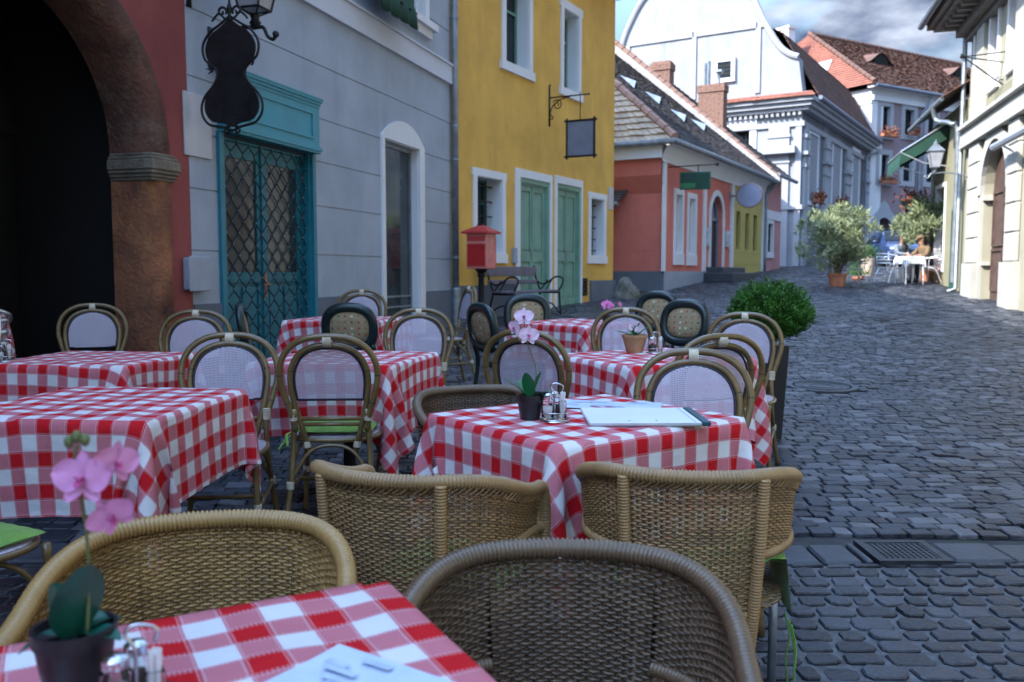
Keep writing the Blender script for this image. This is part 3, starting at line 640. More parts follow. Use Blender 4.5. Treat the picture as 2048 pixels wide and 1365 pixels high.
def grey_house():
    f = GF; root = froot('grey_house', f, 'grey blue plastered house with teal shop door and arched shop window', 'house')
    sL = f.s(384); sR = -.02
    dz = f.z(450, 258); d0, d1 = f.s(447), f.s(626)
    w0, w1 = f.s(769), f.s(838); wz = f.z(769, 277)
    ux0, ux1 = f.s(806), f.s(852); uz = f.z(845, 45)
    holes = [(d0, d1, .0, dz, 0, .42), (w0, w1, .1, wz, 0, .15), (ux0, ux1, uz, uz+1.7, 0, .14)]
    gr = [f.z(634, y) for y in (510, 412, 323, 236)]+[f.z(580, 105)]; gr += [gr[-1]+1.35, gr[-1]+1.95]
    mb = MB(); wall(mb, sL+.005, sR, -.3, 9.2, holes, 9, grooves=gr); mb.build('wall', M['grey'], root)
    # plinth, proud of the wall, left out at the openings
    pz = f.z(800, 586); p = MB()
    for a, b in ((sL+.005, d0-.002), (d1+.002, w0-.17), (w1+.17, sR)): p.box(a, b, -.022, .0, -.3, pz)
    p.build('plinth', M['greyplinth'], root, split=True)
    b = MB(); zb, zt = f.z(897, 169), f.z(897, 134); b.box(sL, sR, -.05, 0, zb, zt); b.box(sL, sR, -.075, 0, zt, zt+.03); b.build('string_course', M['greyband'], root)
    # teal shop door
    door = MB(); y0, y1 = .10, .14; m = (d0+d1)/2; fw = .06
    door.box(d0, d0+fw, .0, .14, 0, dz); door.box(d1-fw, d1, 0, .14, 0, dz); door.box(d0+fw, d1-fw, .06, .14, dz-.08, dz)
    gz0, gz1 = f.z(470, 545), dz-.22
    for a, c in ((d0+fw, m-.004), (m+.004, d1-fw)):
        st = .085
        door.box(a, a+st, y0, y1, .12, dz-.08); door.box(c-st, c, y0, y1, .12, dz-.08); door.box(a+st, c-st, y0, y1, gz1, dz-.08)
        door.box(a+st, c-st, y0, y1, gz0-.10, gz0); door.box(a+st, c-st, y0, y1, .12, .28)
        door.box(a+st, c-st, y0+.025, y1, .28, gz0-.10)
        mid = (a+c)/2; door.box(a+st+.03, mid-.025, y0+.006, y0+.026, .33, gz0-.15); door.box(mid+.025, c-st-.03, y0+.006, y0+.026, .33, gz0-.15)
    door.box(m-.03, m+.03, y0-.02, y0, .12, dz-.08)
    do = door.build('door', M['teal'], root)
    for a, c in ((d0+fw, m), (m, d1-fw)): MB().box(a+.08, c-.08, y0+.018, y0+.024, gz0, gz1).build('pane', M['glasslight'], do)
    h = MB(); h.box(m-.016, m+.016, y0-.03, y0-.021, 1.02, 1.26); h.tube(crv([(m, y0-.03, 1.15), (m, y0-.075, 1.15), (m-.03, y0-.08, 1.15), (m-.10, y0-.078, 1.14)], 4), .008, 6); h.build('handle', M['terracotta'], do)
    # header box over the door
    hz0, hz1 = f.z(622, 297), f.z(622, 200); hb = MB(); e0, e1 = d0-.03, d1+.03
    hb.box(e0, e1, -.09, .0, hz0, hz1-.10)
    for k, (pr, za, zb_) in enumerate(((.098, hz1-.10, hz1-.07), (.11, hz1-.07, hz1-.04), (.125, hz1-.04, hz1-.015), (.13, hz1-.015, hz1))): hb.box(e0-.01*k, e1+.01*k, -pr, 0, za, zb_)
    hb.box(e0-.01, e1+.01, -.12, .0, hz0-.04, hz0); hb.box(e0, e1, -.105, 0, hz0-.065, hz0-.04)
    ring(hb, e0+.16, e1-.16, hz0+.10, hz1-.18, .022, -.104, -.09)
    hb.build('door_header', M['teallight'], root)
    # jamb casings on the wall face
    j = MB(); j.box(e1-.055, e1+.01, -.035, .0, 0, hz0-.07); j.box(e0-.03, e0+.02, -.035, 0, 0, hz0-.07); j.build('door_casing', M['teal'], root, split=True)
    # shop window with an arched surround
    sp = MB(); y0, y1 = -.03, 0; oa, ob = w0-.085, w1+.17; top = f.z(800, 243)
    sp.box(oa, w0, y0, y1, .1, wz); sp.box(w1, ob, y0, y1, .1, wz)
    P = arcpts(oa, ob, top, top-f.z(848, 300))
    sp.prism([(oa, wz)]+[(x, max(z, wz+.001)) for x, z in P]+[(ob, wz)], (0, y0, 0), (1, 0, 0), (0, 0, 1), (0, .03, 0))
    lining(sp, w0, w1, .1, wz, .001, .10)
    wn = MB(); wn.box(w0+.012, w0+.05, .10, .145, .1, wz-.012); wn.box(w1-.05, w1-.012, .10, .145, .1, wz-.012); wn.box(w0+.05, w1-.05, .10, .145, wz-.06, wz-.012); wn.box(w0+.05, w1-.05, .10, .145, .1, .5)
    for z in (.66, .8, .94): wn.box(w0+.05, w1-.05, .085, .10, z-.012, z+.012)
    wo = wn.build('shop_window', M['zinc'], root); MB().box(w0+.045, w1-.045, .125, .132, .5, wz-.05).build('pane', M['glasslight'], wo); sp.build('surround', M['white'], wo)
    window(root, ux0, ux1, uz, uz+1.7, .14, M['whitepaint'], 2, (.62,), trim=M['white'], tw=.13, wb=.0, lin=True)
    s = MB(); s.box(ux0-.2, ux1+.2, -.14, 0, uz-.09, uz); s.box(ux0-.14, ux1+.14, -.07, 0, uz-.2, uz-.09); s.build('window_sill', M['white'], root)
    r = MB(); r.box(sL, sR, -.5, 9, 9.2, 9.35); r.add([(sL, -.5, 9.35), (sR, -.5, 9.35), (sR, 9, 9.35), (sL, 9, 9.35), (sL, 4.5, 14), (sR, 4.5, 14)], [(0, 1, 5, 4), (3, 4, 5, 2), (1, 2, 5), (0, 4, 3)]); r.build('roof', M['tilebrown'], root)  # unseen roof, raised so that its shadow reaches across the street
    return d0, d1, dz
D0, D1, DZ = grey_house()
def grille():
    root = froot('security_grille', GF, 'folding dark blue lattice grille drawn across the teal shop door', 'security grille')
    root.location.z = 0; mb = MB(); a, b = D0+.07, D1-.07; n = 15; w = (b-a)/n; h = .105; y = .045; rv = MB()
    for i in range(n+1):
        x0 = a+i*w; pts = []; m = int((DZ-.1)/h)
        for j in range(m+1):
            sg = 1 if (i+j) % 2 else -1; z = .06+j*h; xx = x0+sg*w*.44
            xx = min(max(xx, a-.01), b+.01)
            jit = .006*math.sin(i*3.1+j*1.7)
            pts += [(xx+jit, y, z-.016), (xx+jit, y, z+.016)]
            if sg > 0: rv.sphere((xx+jit, y-.008, z), .008, 6, 4)
        mb.tube(pts, .0064, 5)
    mb.box(a-.02, b+.02, y-.02, y+.02, DZ-.06, DZ-.03); mb.box(a-.02, b+.02, y-.02, y+.02, .02, .045)
    mb.build('lattice', M['bluemetal'], root); rv.build('rivets', M['zinc'], root, True)
grille()

def arch_house():
    f = GF; root = froot('arch_house', f, 'dark red plastered house with weathered stone archway at far left', 'house')
    sR = f.s(384); a1 = f.s(300); W = 2.4; a0 = a1-W; zs = 2.17; r = W/2; g = .07
    mb = MB(); wall(mb, -32, sR, -.3, 9.2, [(a0-g, a1+g, -.2, zs+.03+r+g, r+g, .35)], 9); mb.build('wall', M['redwall'], root)  # wall lengthened out of view to keep the sun off the near tables
    # passage behind the arch
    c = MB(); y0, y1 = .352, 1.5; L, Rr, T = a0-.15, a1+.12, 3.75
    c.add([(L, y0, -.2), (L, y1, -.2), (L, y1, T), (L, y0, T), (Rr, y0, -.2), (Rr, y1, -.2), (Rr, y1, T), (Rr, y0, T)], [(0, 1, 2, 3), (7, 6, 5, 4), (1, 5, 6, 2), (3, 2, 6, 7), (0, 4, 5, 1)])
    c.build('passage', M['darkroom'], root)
    d = MB(); yb = 1.40; x0, x1 = L+.05, Rr-.05; mid = (x0+x1)/2
    d.box(x0, x1, yb, yb+.06, 0, 3.3)
    for a, b in ((x0, mid-.02), (mid+.02, x1)):
        for za, zb in ((.25, .95), (1.1, 2.2)): ring(d, a+.22, b-.22, za, zb, .035, yb-.03, yb); d.box(a+.30, b-.30, yb-.015, yb, za+.08, zb-.08)
    d.prism([(x0, 2.5), (mid-.5, 2.62), (mid, 2.75), (mid+.5, 2.62), (x1, 2.5), (x1, 2.42), (x0, 2.42)], (0, yb-.05, 0), (1, 0, 0), (0, 0, 1), (0, .05, 0))
    d.build('door', M['blackwood'], root)
    # eroded stone jambs and arch, one cross-section swept up, over and down
    rr = random.Random(11)
    sec = [(0, .35), (0, .22), (0, .10), (.012, .045), (.05, -.02), (.09, -.05), (.15, -.052), (.20, -.05), (.245, -.03), (.258, .0)]
    def noise(k, j, amp): return amp*(math.sin(k*1.9+j*2.3)+math.sin(k*.73-j*1.1+2)+rr.uniform(-1, 1))/3
    path = [(1, z) for z in np.arange(-.1, 2.03, .085)]
    def sweep(frames, amp):
        V = []; F = []; n = len(sec)
        for k, fr in enumerate(frames):
            for j, (u, y) in enumerate(sec):
                x, z, nx, nz = fr; dn = noise(k, j, amp)
                e = dn if 0 < j < n-1 else 0
                V.append((x+nx*(u+e), y+e*.7, z+nz*(u+e)))
        for k in range(len(frames)-1):
            for j in range(n-1): F.append((k*n+j, k*n+j+1, (k+1)*n+j+1, (k+1)*n+j))
        return V, F
    st = MB()
    for sg, ax in ((1, a1), (-1, a0)):
        V, F = sweep([(ax, z, sg, 0) for z in np.arange(-.1, 2.05, .06)], .016); st.add(V, F)
    st.build('jamb_stone', M['stone'], root, True, split=True)
    ar = MB(); cx = (a0+a1)/2; fr = []
    for k in range(61):
        an = math.pi*k/60; fr.append((cx+r*math.cos(an), zs+.03+r*math.sin(an), math.cos(an), math.sin(an)))
    V, F = sweep(fr, .012); ar.add(V, F)
    ar.build('arch_stones', M['stonedark'], root, True)
    cp = MB()
    for sg, ax in ((1, a1), (-1, a0)):
        for (e, za, zb) in ((.01, 2.0, 2.025), (.02, 2.025, 2.055), (.035, 2.055, 2.085), (.045, 2.085, 2.165), (.03, 2.165, 2.195), (.012, 2.195, 2.22)):
            xa, xb = ax-sg*e, ax+sg*(.258+e); cp.bbox(min(xa, xb), max(xa, xb), -.05-e, .352, za, zb, .008)
        cp.build('capital', M['stonegrey'], root); cp = MB()
    r_ = MB(); r_.box(-32, sR, -.5, 9, 9.2, 9.35); r_.build('roof_edge', M['tilebrown'], root)
    th = MB(); th.box(a0-.3, a1+.3, -.1, 1.45, -.2, .14); th.build('threshold', M['slab'], root)
arch_house()

def wall_plaque(name, f, x0, x1, z0, z1, m, label, cat, th=.02, b=.004):
    s = (x0+x1)/2; w = f.world(s, 0); root = MB(); root.bbox(-(x1-x0)/2, (x1-x0)/2, -th, .0, -(z1-z0)/2, (z1-z0)/2, b)
    o = root.build(name, m); o.location = (w[0]-f.n[0]*.001, w[1]-f.n[1]*.001, (z0+z1)/2); o.rotation_euler = (0, 0, f.ang); return tag(o, label, cat)
wall_plaque('stone_plaque', GF, GF.s(374), GF.s(427), GF.z(400, 316), GF.z(400, 192), M['plaque'], 'pale rectangular stone plaque on the grey wall beside the red house', 'plaque')
def meter():
    f = GF; x0, x1, z0, z1 = f.s(363), f.s(405), f.z(385, 583), f.z(385, 513); w = f.world((x0+x1)/2)
    root = empty('meter_box', (w[0], w[1], z0), f.ang, 'grey metal meter box where the red wall meets the grey wall', 'meter box'); a = (x1-x0)/2; h = z1-z0
    MB().bbox(-a+.012, a-.012, -.07, -.001, .012, h-.012, .01).build('body', M['meter'], root); MB().bbox(-a, a, -.085, -.072, 0, h, .006).build('cover', M['meter'], root)
    hg = MB(); [hg.tube([(-a-.008, -.075, z-.03), (-a-.008, -.075, z+.03)], .008, 6) for z in (.06, h-.06)]; hg.build('hinge', M['zinc'], root)
meter()
def pipe():
    w = (-.93, 13.5); d = GF.d; px = w[0]-GF.n[0]*.09-.02; py = w[1]-GF.n[1]*.09; root = empty('drainpipe', (px, py, G(13.5)), GF.ang, 'zinc drainpipe running down between the grey house and the yellow house', 'drainpipe')
    MB().tube([(0, 0, .0), (0, 0, 9.1)], .052, 14).build('pipe', M['zinc'], root, True)
    c = MB(); [c.lathe([(.054, z), (.062, z+.005), (.062, z+.03), (.054, z+.035)], 14) for z in (.5, 1.02, 2.5, 3.0, 4.6, 6.1)]; c.build('collar', M['zinc'], root)
    MB().lathe([(.075, 0), (.075, .55), (.068, .58)], 14).build('shoe', M['zinc'], root)
pipe()
def green_awning_top():
    f = GF; s0, s1 = f.s(716), f.s(792); z = f.z(797, 45, -.3); root = froot('window_awning', f, 'green fabric awning hem hanging high on the grey wall above the pale band', 'awning')
    mb = MB(); n = 24; V = []; F = []
    for k in range(n+1):
        x = s0+(s1-s0)*k/n; sc = .05*abs(math.sin(k/n*math.pi*4)); wv = .03*math.sin(k*1.1)
        V += [(x, 0.0, z+1.1), (x, -.34+wv, z+.22), (x, -.36+wv, z+.05-sc), (x, -.352+wv, z+.05-sc), (x, -.332+wv, z+.22)]
    for k in range(n):
        for j in range(4): F.append((k*5+j, (k+1)*5+j, (k+1)*5+j+1, k*5+j+1))
    mb.add(V, F); mb.build('fabric', M['awning'], root, True)
    MB().tube([(s0, -.33, z+.24), (s1, -.33, z+.24)], .012, 6).build('front_bar', M['iron'], root)
green_awning_top()

# hanging guitar-shaped sign in scrollwork and the lantern behind it
def hanging_sign():
    f = GF; s = f.s(392); w = f.world(s); out = Vector((-f.n[0], -f.n[1], 0))   # outwards
    zc = f.z(470, 130, -.42); root = empty('hanging_sign', (w[0], w[1], zc), math.atan2(out.y, out.x), 'black curvy hanging sign board framed in wrought iron scrollwork', 'sign')
    # local x outwards from the wall, z up, thin in y ; centre line at x = .40
    cx = .40; k = .00415  # metres per pixel of the photo
    right = [(0, -88), (18, -74), (36, -62), (48, -46), (52, -30), (48, -12), (38, -2), (28, 8), (26, 22), (34, 38), (48, 54), (56, 72), (55, 92), (44, 108), (28, 113), (14, 116), (0, 122)]
    P = [(x*k, -y*k) for x, y in right]; P = P+[(-x, z) for x, z in P[::-1][1:-1]]
    sm = crv([(x, 0, z) for x, z in P]+[(P[0][0], 0, P[0][1])], 3)[:-1]
    MB().prism([(cx+v.x*1.12, v.z*1.02) for v in sm], (0, -.008, 0), (1, 0, 0), (0, 0, 1), (0, .016, 0)).build('board', M['iron'], root)
    fr = MB(); fr.tube([(cx+v.x*1.26, 0, v.z*1.08) for v in sm], .011, 7, closed=True)
    X, Z = (1, 0, 0), (0, 0, 1)
    for sg in (1, -1):
        fr.tube(scroll((cx+sg*.185, 0, .015), .038, 1.1, X, Z, -1.2 if sg > 0 else 4.3, sgn=sg), .009, 6)
        fr.tube(scroll((cx+sg*.045, 0, -.545), .035, 1.1, X, Z, 2.2 if sg > 0 else .9, sgn=-sg), .010, 6)
        fr.tube(scroll((cx+sg*.075, 0, .43), .048, 1.15, X, Z, 3.6 if sg > 0 else -.5, sgn=-sg), .011, 6)
        fr.tube(crv([(cx+sg*.02, 0, .36), (cx+sg*.06, 0, .385), (cx+sg*.10, 0, .42), (cx+sg*.15, 0, .385), (cx+sg*.17, 0, .36)], 5), .010, 6)
    fr.lathe([(0, .34), (.022, .37), (.012, .41), (.026, .45), (.010, .5), (.012, .60)], 10, (cx, 0, 0))
    # leaf tips on the wall side
    for a in (0, .8, 1.7, 2.5): fr.tube([(cx-.18, 0, -.04), (cx-.18-.07*math.cos(a-.8), 0, -.04+.07*math.sin(a-.8)+.02)], [.013, .002], 5)
    fr.build('scroll_frame', M['iron'], root, True)
    ar = MB(); ar.tube([(.0, 0, .60), (.75, 0, .60)], .014, 6); ar.tube(crv([(0, 0, .98), (.05, 0, .82), (.18, 0, .68), (.3, 0, .61)], 5), .011, 6); ar.box(-.002, .012, -.03, .03, .5, 1.0); ar.build('bracket', M['iron'], root, True)
hanging_sign()
def lantern(name, f, s, z, out, label, scale=1, glass=None, arm=True, m=None):
    w = f.world(s); o = Vector((-f.n[0], -f.n[1], 0)); root = empty(name, (w[0], w[1], z), math.atan2(o.y, o.x), label, 'lantern'); m = m or M['iron']
    b = MB(); b.tube(crv([(0, 0, -.12), (out*.3, 0, -.02), (out*.7, 0, .03), (out, 0, .02)], 6), .016*scale, 7); b.box(-.002, .014, -.03, .03, -.3, .06)
    b.tube(crv([(out, 0, .02), (out+.08, 0, .015), (out+.12, 0, -.06), (out+.17, 0, -.09), (out+.20, 0, -.06)], 5), [.014*scale]*20+[.02*scale], 7); b.sphere((out+.20, 0, -.05), .026*scale, 8, 6)
    b.build('bracket', m, root, True)
    q = MB(); S = scale; q.lathe([(.03*S, .03), (.045*S, .06), (.03*S, .09), (.04*S, .13)], 8, (out, 0, 0))
    lo, hi, zb, zt = .085*S, .15*S, .15*S, .50*S
    for sx in (-1, 1):
        for sy in (-1, 1): q.tube([(out+sx*lo, sy*lo, zb), (out+sx*hi, sy*hi, zt)], .009*S, 5)
    for h, zz in ((lo, zb), (hi, zt)):
        pts = [(out-h, -h, zz), (out+h, -h, zz), (out+h, h, zz), (out-h, h, zz)]
        for i in range(4): q.tube([pts[i], pts[(i+1) % 4]], .010*S, 5)
    q.tube([(out-lo, -lo, zb), (out, 0, zb-.06*S), (out+lo, lo, zb)], .007*S, 5); q.tube([(out-lo, lo, zb), (out, 0, zb-.06*S), (out+lo, -lo, zb)], .007*S, 5)
    q.build('frame', m, root)
    g = MB(); e = .006
    V = [(out+sx*(h-e), sy*(h-e), zz) for h, zz in ((lo, zb), (hi, zt)) for sx, sy in ((-1, -1), (1, -1), (1, 1), (-1, 1))]
    g.add(V, [(0, 1, 5, 4), (1, 2, 6, 5), (2, 3, 7, 6), (3, 0, 4, 7), (3, 2, 1, 0)]); g.build('glass', glass or M['frost'], root)
    c = MB(); V = [(out+sx*hi*1.15, sy*hi*1.15, zt) for sx, sy in ((-1, -1), (1, -1), (1, 1), (-1, 1))]+[(out+sx*hi*.4, sy*hi*.4, zt+.14*S) for sx, sy in ((-1, -1), (1, -1), (1, 1), (-1, 1))]
    c.add(V, [(0, 1, 5, 4), (1, 2, 6, 5), (2, 3, 7, 6), (3, 0, 4, 7), (4, 5, 6, 7), (3, 2, 1, 0)]); c.lathe([(.05*S, zt+.14*S), (.05*S, zt+.18*S), (.015*S, zt+.22*S), (0, zt+.28*S)], 8, (out, 0, 0)); c.build('cap', m, root)
    return root
lantern('wall_lantern', GF, GF.s(432), GF.z(520, 66, -.45), .46, 'black iron lantern with frosted glass on a curled arm behind the curvy sign', scale=1.15)
# ================================================================ YELLOW HOUSE
def yellow_house():
    f = YF; root = froot('yellow_house', f, 'ochre yellow two storey house with green doors and white framed barred windows', 'house')
    sR = f.s(1226); T = .34; H = 7.25
    wl = (f.s(953), f.s(1003), f.z(1003, 508), f.z(952, 351)); wr = (f.s(1180), f.s(1206), f.z(1206, 513), f.z(1180, 396))
    ul = (f.s(1010), f.s(1056), f.z(1010, 123), f.z(1124, 14)); ur = (f.s(1124), f.s(1153), f.z(1126, 176), f.z(1124, 14))
    dl = (f.s(1038), f.s(1098), .3, f.z(1038, 354)); dr = (f.s(1112), f.s(1160), .3, f.z(1112, 366))
    holes = [wl+(0, T), wr+(0, T), ul+(0, .26), ur+(0, .26), dl+(0, .16), dr+(0, .16)]
    wall(MB(), .01, sR, -.2, H, holes, 8).build('wall', M['yellow'], root)
    p = MB(); pz = f.z(930, 572); tw = f.s(1038)-f.s(1029)
    p.box(.01, dl[0]-tw, -.025, 0, -.2, pz); p.box(f.s(1179), sR+.03, -.06, 0.0, -.2, f.z(1205, 561)); p.box(sR+.001, sR+.06, 0.0, 8, -.2, f.z(1205, 561)); p.build('plinth', M['greyplinth'], root, split=True)
    def barred(h, tw_):
        o = window(root, *h, T, M['greendark'], 2, (.35, .68), trim=M['white'], tw=tw_, tproud=.025, wb=.16, ext=.03)
        b = MB(); a, b_, c, d = h
        for k in range(5):
            z = c+(d-c)*(k+.5)/5; b.tube([(a, .16, z), (b_-.12, .16, z), (b_-.02, .17, z)], .011, 6); b.sphere((b_-.13, .155, z), .018, 6, 4)
        for k in range(3): x = a+(b_-a)*(k+.6)/3.6; b.tube([(x, .165, c+.01), (x, .165, d-.01)], .009, 6)
        b.build('bars', M['iron'], o)
    barred(wl, .12); barred(wr, .12)
    for h in (ul, ur):
        o = window(root, *h, .26, M['green'], 2, (.66,), w=.055, trim=M['white'], tw=.13, tproud=.03, wb=.15, ext=.06, top=.16)
    # doors with stiles, long panels and moulded frames
    for i, h in enumerate((dl, dr)):
        a, b, c, d = h; gz = G(15.5)+.02; d_ = MB(); F = .085
        d_.box(a, a+F, -.004, .155, gz, d); d_.box(b-F, b, -.004, .155, gz, d); d_.box(a+F, b-F, -.004, .155, d-F, d)
        d_.box(a+F, a+F+.03, .03, .155, gz, d-F); d_.box(b-F-.03, b-F, .03, .155, gz, d-F); d_.box(a+F+.03, b-F-.03, .03, .155, d-F-.03, d-F)
        A, B, top = a+F+.03, b-F-.03, d-F-.03; m = (A+B)/2
        for x0, x1 in ((A, m-.004), (m+.004, B)):
            st = .07; h0 = gz+.03; zmid = gz+(top-gz)*.46
            d_.box(x0, x0+st, .055, .12, h0, top); d_.box(x1-st, x1, .055, .12, h0, top)
            zs = (h0, h0+.16, zmid-.14, zmid+.04, top-.10, top)
            for k in (0, 2, 4): d_.box(x0+st, x1-st, .055, .12, zs[k], zs[k+1])
            for k in (1, 3):
                d_.box(x0+st, x1-st, .085, .12, zs[k], zs[k+1]); d_.box(x0+st+.03, x1-st-.03, .068, .085, zs[k]+.035, zs[k+1]-.035)
        d_.box(m-.022, m+.022, .04, .055, gz+.03, top)
        o = d_.build('door', M['green'], root)
        hh = MB(); zz = gz+1.08; hh.box(m-.07, m-.03, .046, .055, zz-.12, zz+.12); hh.tube([(m-.05, .055, zz+.03), (m-.05, .005, zz+.03), (m-.13, 0.003, zz+.03)], .008, 6); hh.build('handle', M['zinc'], o)
        s = MB(); t0 = tw if i == 0 else .085; t1 = .085 if i == 0 else .06
        s.box(a-t0, a, -.03, 0, gz-.1, d); s.box(b, b+t1, -.03, 0, gz-.1, d); s.box(a-t0, b+t1, -.03, 0, d, d+.14); s.box(a-.0, b, .156, .2, gz, d)
        s.build('surround', M['white'], o)
        st = MB(); st.bbox(a-.05, b+.05, -.28, .15, -.1, gz+.015, .012); st.build('doorstep', M['slab'], root)
    vz = f.z(1168, 557); g = MB(); x0, x1 = f.s(1164), f.s(1174); g.box(x0, x1, -.012, 0, f.z(1168, 592), vz)
    vo = g.build('cellar_vent', M['darkroom'], root); q = MB()
    for k in range(4): z = f.z(1168, 592)+(vz-f.z(1168, 592))*(k+.5)/4; q.box(x0, x1, -.03, -.018, z-.01, z+.01)
    q.build('vent_bars', M['iron'], vo)
    # eaves and roof
    e = MB(); e.box(0, sR+.12, -.35, 0, H, H+.09); e.box(0, sR+.05, -.14, 0, H-.12, H); e.build('eaves', M['white'], root)
    r = MB(); tile_roof(r, (-.1, -.5, H+.07), (sR+.22, -.5, H+.07), (sR+.22, 4.2, H+3.9), (-.1, 4.2, H+3.9), 40, 26)  # ridge out of view, its height raised for the shadow on the street
    r.add([(-.1, 4.2, H+3.9), (sR+.2, 4.2, H+3.9), (sR+.2, 8.4, H), (-.1, 8.4, H), (sR, 0, H), (sR, 8, H), (sR, 4.2, H+3.8)], [(0, 1, 2, 3), (4, 5, 6)]); r.build('roof', M['tilered'], root)
yellow_house()
def yellow_sign():
    f = YF; s = f.s(1097); w = f.world(s); z = f.z(1097, 196); o = Vector((-f.n[0], -f.n[1], 0)); root = empty('hanging_frame_sign', (w[0], w[1], z), math.atan2(o.y, o.x), 'blank blue grey panel in a black frame on a scroll bracket of the yellow wall', 'sign')
    b = MB(); b.box(0, .02, -.02, .02, -.52, .2); b.tube([(0, 0, 0), (.80, 0, 0)], .013, 6); b.tube(crv([(0.01, 0, -.42), (.05, 0, -.2), (.2, 0, -.06), (.42, 0, -.01)], 6), .011, 6)
    b.tube(scroll((.17, 0, -.14), .10, 1.6, (1, 0, 0), (0, 0, 1), 2.6, sgn=-1), .011, 6); b.tube(scroll((.06, 0, -.36), .05, 1.2, (1, 0, 0), (0, 0, 1), 1.6, sgn=1), .009, 6); b.tube([(.0, 0, .2), (.03, 0, .24)], .016, 6)
    b.sphere((.80, 0, 0), .02, 8, 6); b.tube([(.63, 0, .06), (.63, 0, -.44)], .008, 6); b.build('bracket', M['iron'], root, True)
    p = MB(); x0, x1, z0, z1 = .35, .93, -1.12, -.44
    p.box(x0+.03, x1-.03, -.008, .008, z0+.03, z1-.03); p.build('panel', M['signpanel'], root)
    q = MB(); q.box(x0-.03, x1+.03, -.018, .018, z0, z0+.035); q.box(x0-.03, x1+.03, -.018, .018, z1-.035, z1); q.box(x0, x0+.035, -.016, .016, z0-.03, z1+.03); q.box(x1-.035, x1, -.016, .016, z0-.03, z1+.03); q.build('frame', M['iron'], root)
yellow_sign()
wall_plaque('wall_box', YF, YF.s(1023), YF.s(1029), YF.z(1025, 527), YF.z(1025, 496), M['meter'], 'small grey letter box on the yellow wall left of the first green door', 'wall box', .06)
def text_plaque():
    f = YF; x0, x1 = f.s(1215), f.s(1224); z0, z1 = f.z(1219, 420), f.z(1219, 375)
    o = wall_plaque('notice_plate', f, x0, x1, z0, z1, M['plaque'], 'narrow pale notice plate with tiny lettering at the right end of the yellow wall', 'plate', .015)
text_plaque()
def guard_stone():
    x, y = YF.world(YF.s(1228)); mb = MB(); r = random.Random(2); V = []; F = []; n = 16
    for i in range(8):
        for k in range(n):
            a = 2*math.pi*k/n; h = .50*i/7; rad = .30*(1-(i/7)**2.2*.75)*(1+.16*math.sin(2*a+i)+r.uniform(-.08, .08)); V.append((rad*math.cos(a), rad*math.sin(a), h+r.uniform(-.02, .02)))
    for i in range(7):
        for k in range(n): F.append((i*n+k, i*n+(k+1) % n, (i+1)*n+(k+1) % n, (i+1)*n+k))
    F.append(tuple(7*n+k for k in range(n))); mb.add(V, F); o = mb.build('guard_stone', M['guard'], None, True, (x+.25, y-.05, G(y)-.05)); tag(o, 'rough rounded boulder guarding the corner of the yellow house', 'boulder')
guard_stone()
def mailbox():
    x, y = -.46, 13.15; root = empty('mailbox', (x, y, G(y)), R(-24), 'red metal mailbox with pitched lid on a black cast iron post', 'mailbox'); root.scale = (.86, .86, 1)
    p = MB(); p.lathe([(.16, 0), (.16, .05), (.12, .07), (.13, .12), (.085, .2), (.12, .26), (.10, .33), (.055, .38), (.05, .74), (.075, .78), (.06, .81), (.10, .86), (.13, .89)], 14); 
    for k in range(4): a = k*math.pi/2+.78; p.tube([(math.cos(a)*.08, math.sin(a)*.08, .12), (math.cos(a)*.17, math.sin(a)*.17, .02)], .028, 6)
    p.build('post', M['iron'], root, 'auto')
    a = .195; z0, z1 = .88, 1.40
    MB().bbox(-a, a, -a, a, z0, z1, .01).build('body', M['redpale'], root)
    fr = MB(); ring(fr, -a+.035, a-.035, z0+.05, z1-.16, .012, -a-.008, -a); fr.box(-a+.03, a-.03, -a-.008, -a, z1-.11, z1-.04); fr.build('slot_frame', M['redpaint'], root)
    d = MB(); d.box(-a+.037, a-.037, -a-.004, -a-.0005, z0+.052, z1-.162); do = d.build('door', M['redpanel'], root); MB().tube([(a-.07, -a-.012, z1-.22), (a-.07, -a-.002, z1-.22)], .012, 8).build('lock', M['iron'], do)
    fs = MB(); ring(fs, -a+.02, a-.02, z0+.03, z1-.06, .008, 0, .006); o = fs.build('side_moulding', M['redpale'], root); o.rotation_euler = (0, 0, R(90)); o.location = (a+.006, 0, 0)
    r = MB(); e = a+.065; V = [(-e, -e, z1), (e, -e, z1), (e, e, z1), (-e, e, z1), (-e, -e, z1+.03), (e, -e, z1+.03), (e, e, z1+.03), (-e, e, z1+.03), (-.05, -.05, z1+.125), (.05, -.05, z1+.125), (.05, .05, z1+.125), (-.05, .05, z1+.125)]
    r.add(V, [(3, 2, 1, 0), (0, 1, 5, 4), (1, 2, 6, 5), (2, 3, 7, 6), (3, 0, 4, 7), (4, 5, 9, 8), (5, 6, 10, 9), (6, 7, 11, 10), (7, 4, 8, 11), (8, 9, 10, 11)]); r.build('lid', M['redpaint'], root)
    c = MB(); c.box(-.05, .05, -.05, .05, z1+.125, z1+.15); c.tube([(-.045, 0, z1+.15), (-.045, 0, z1+.27), (.045, 0, z1+.27), (.045, 0, z1+.15)], .009, 6); c.build('finial', M['iron'], root)
mailbox()
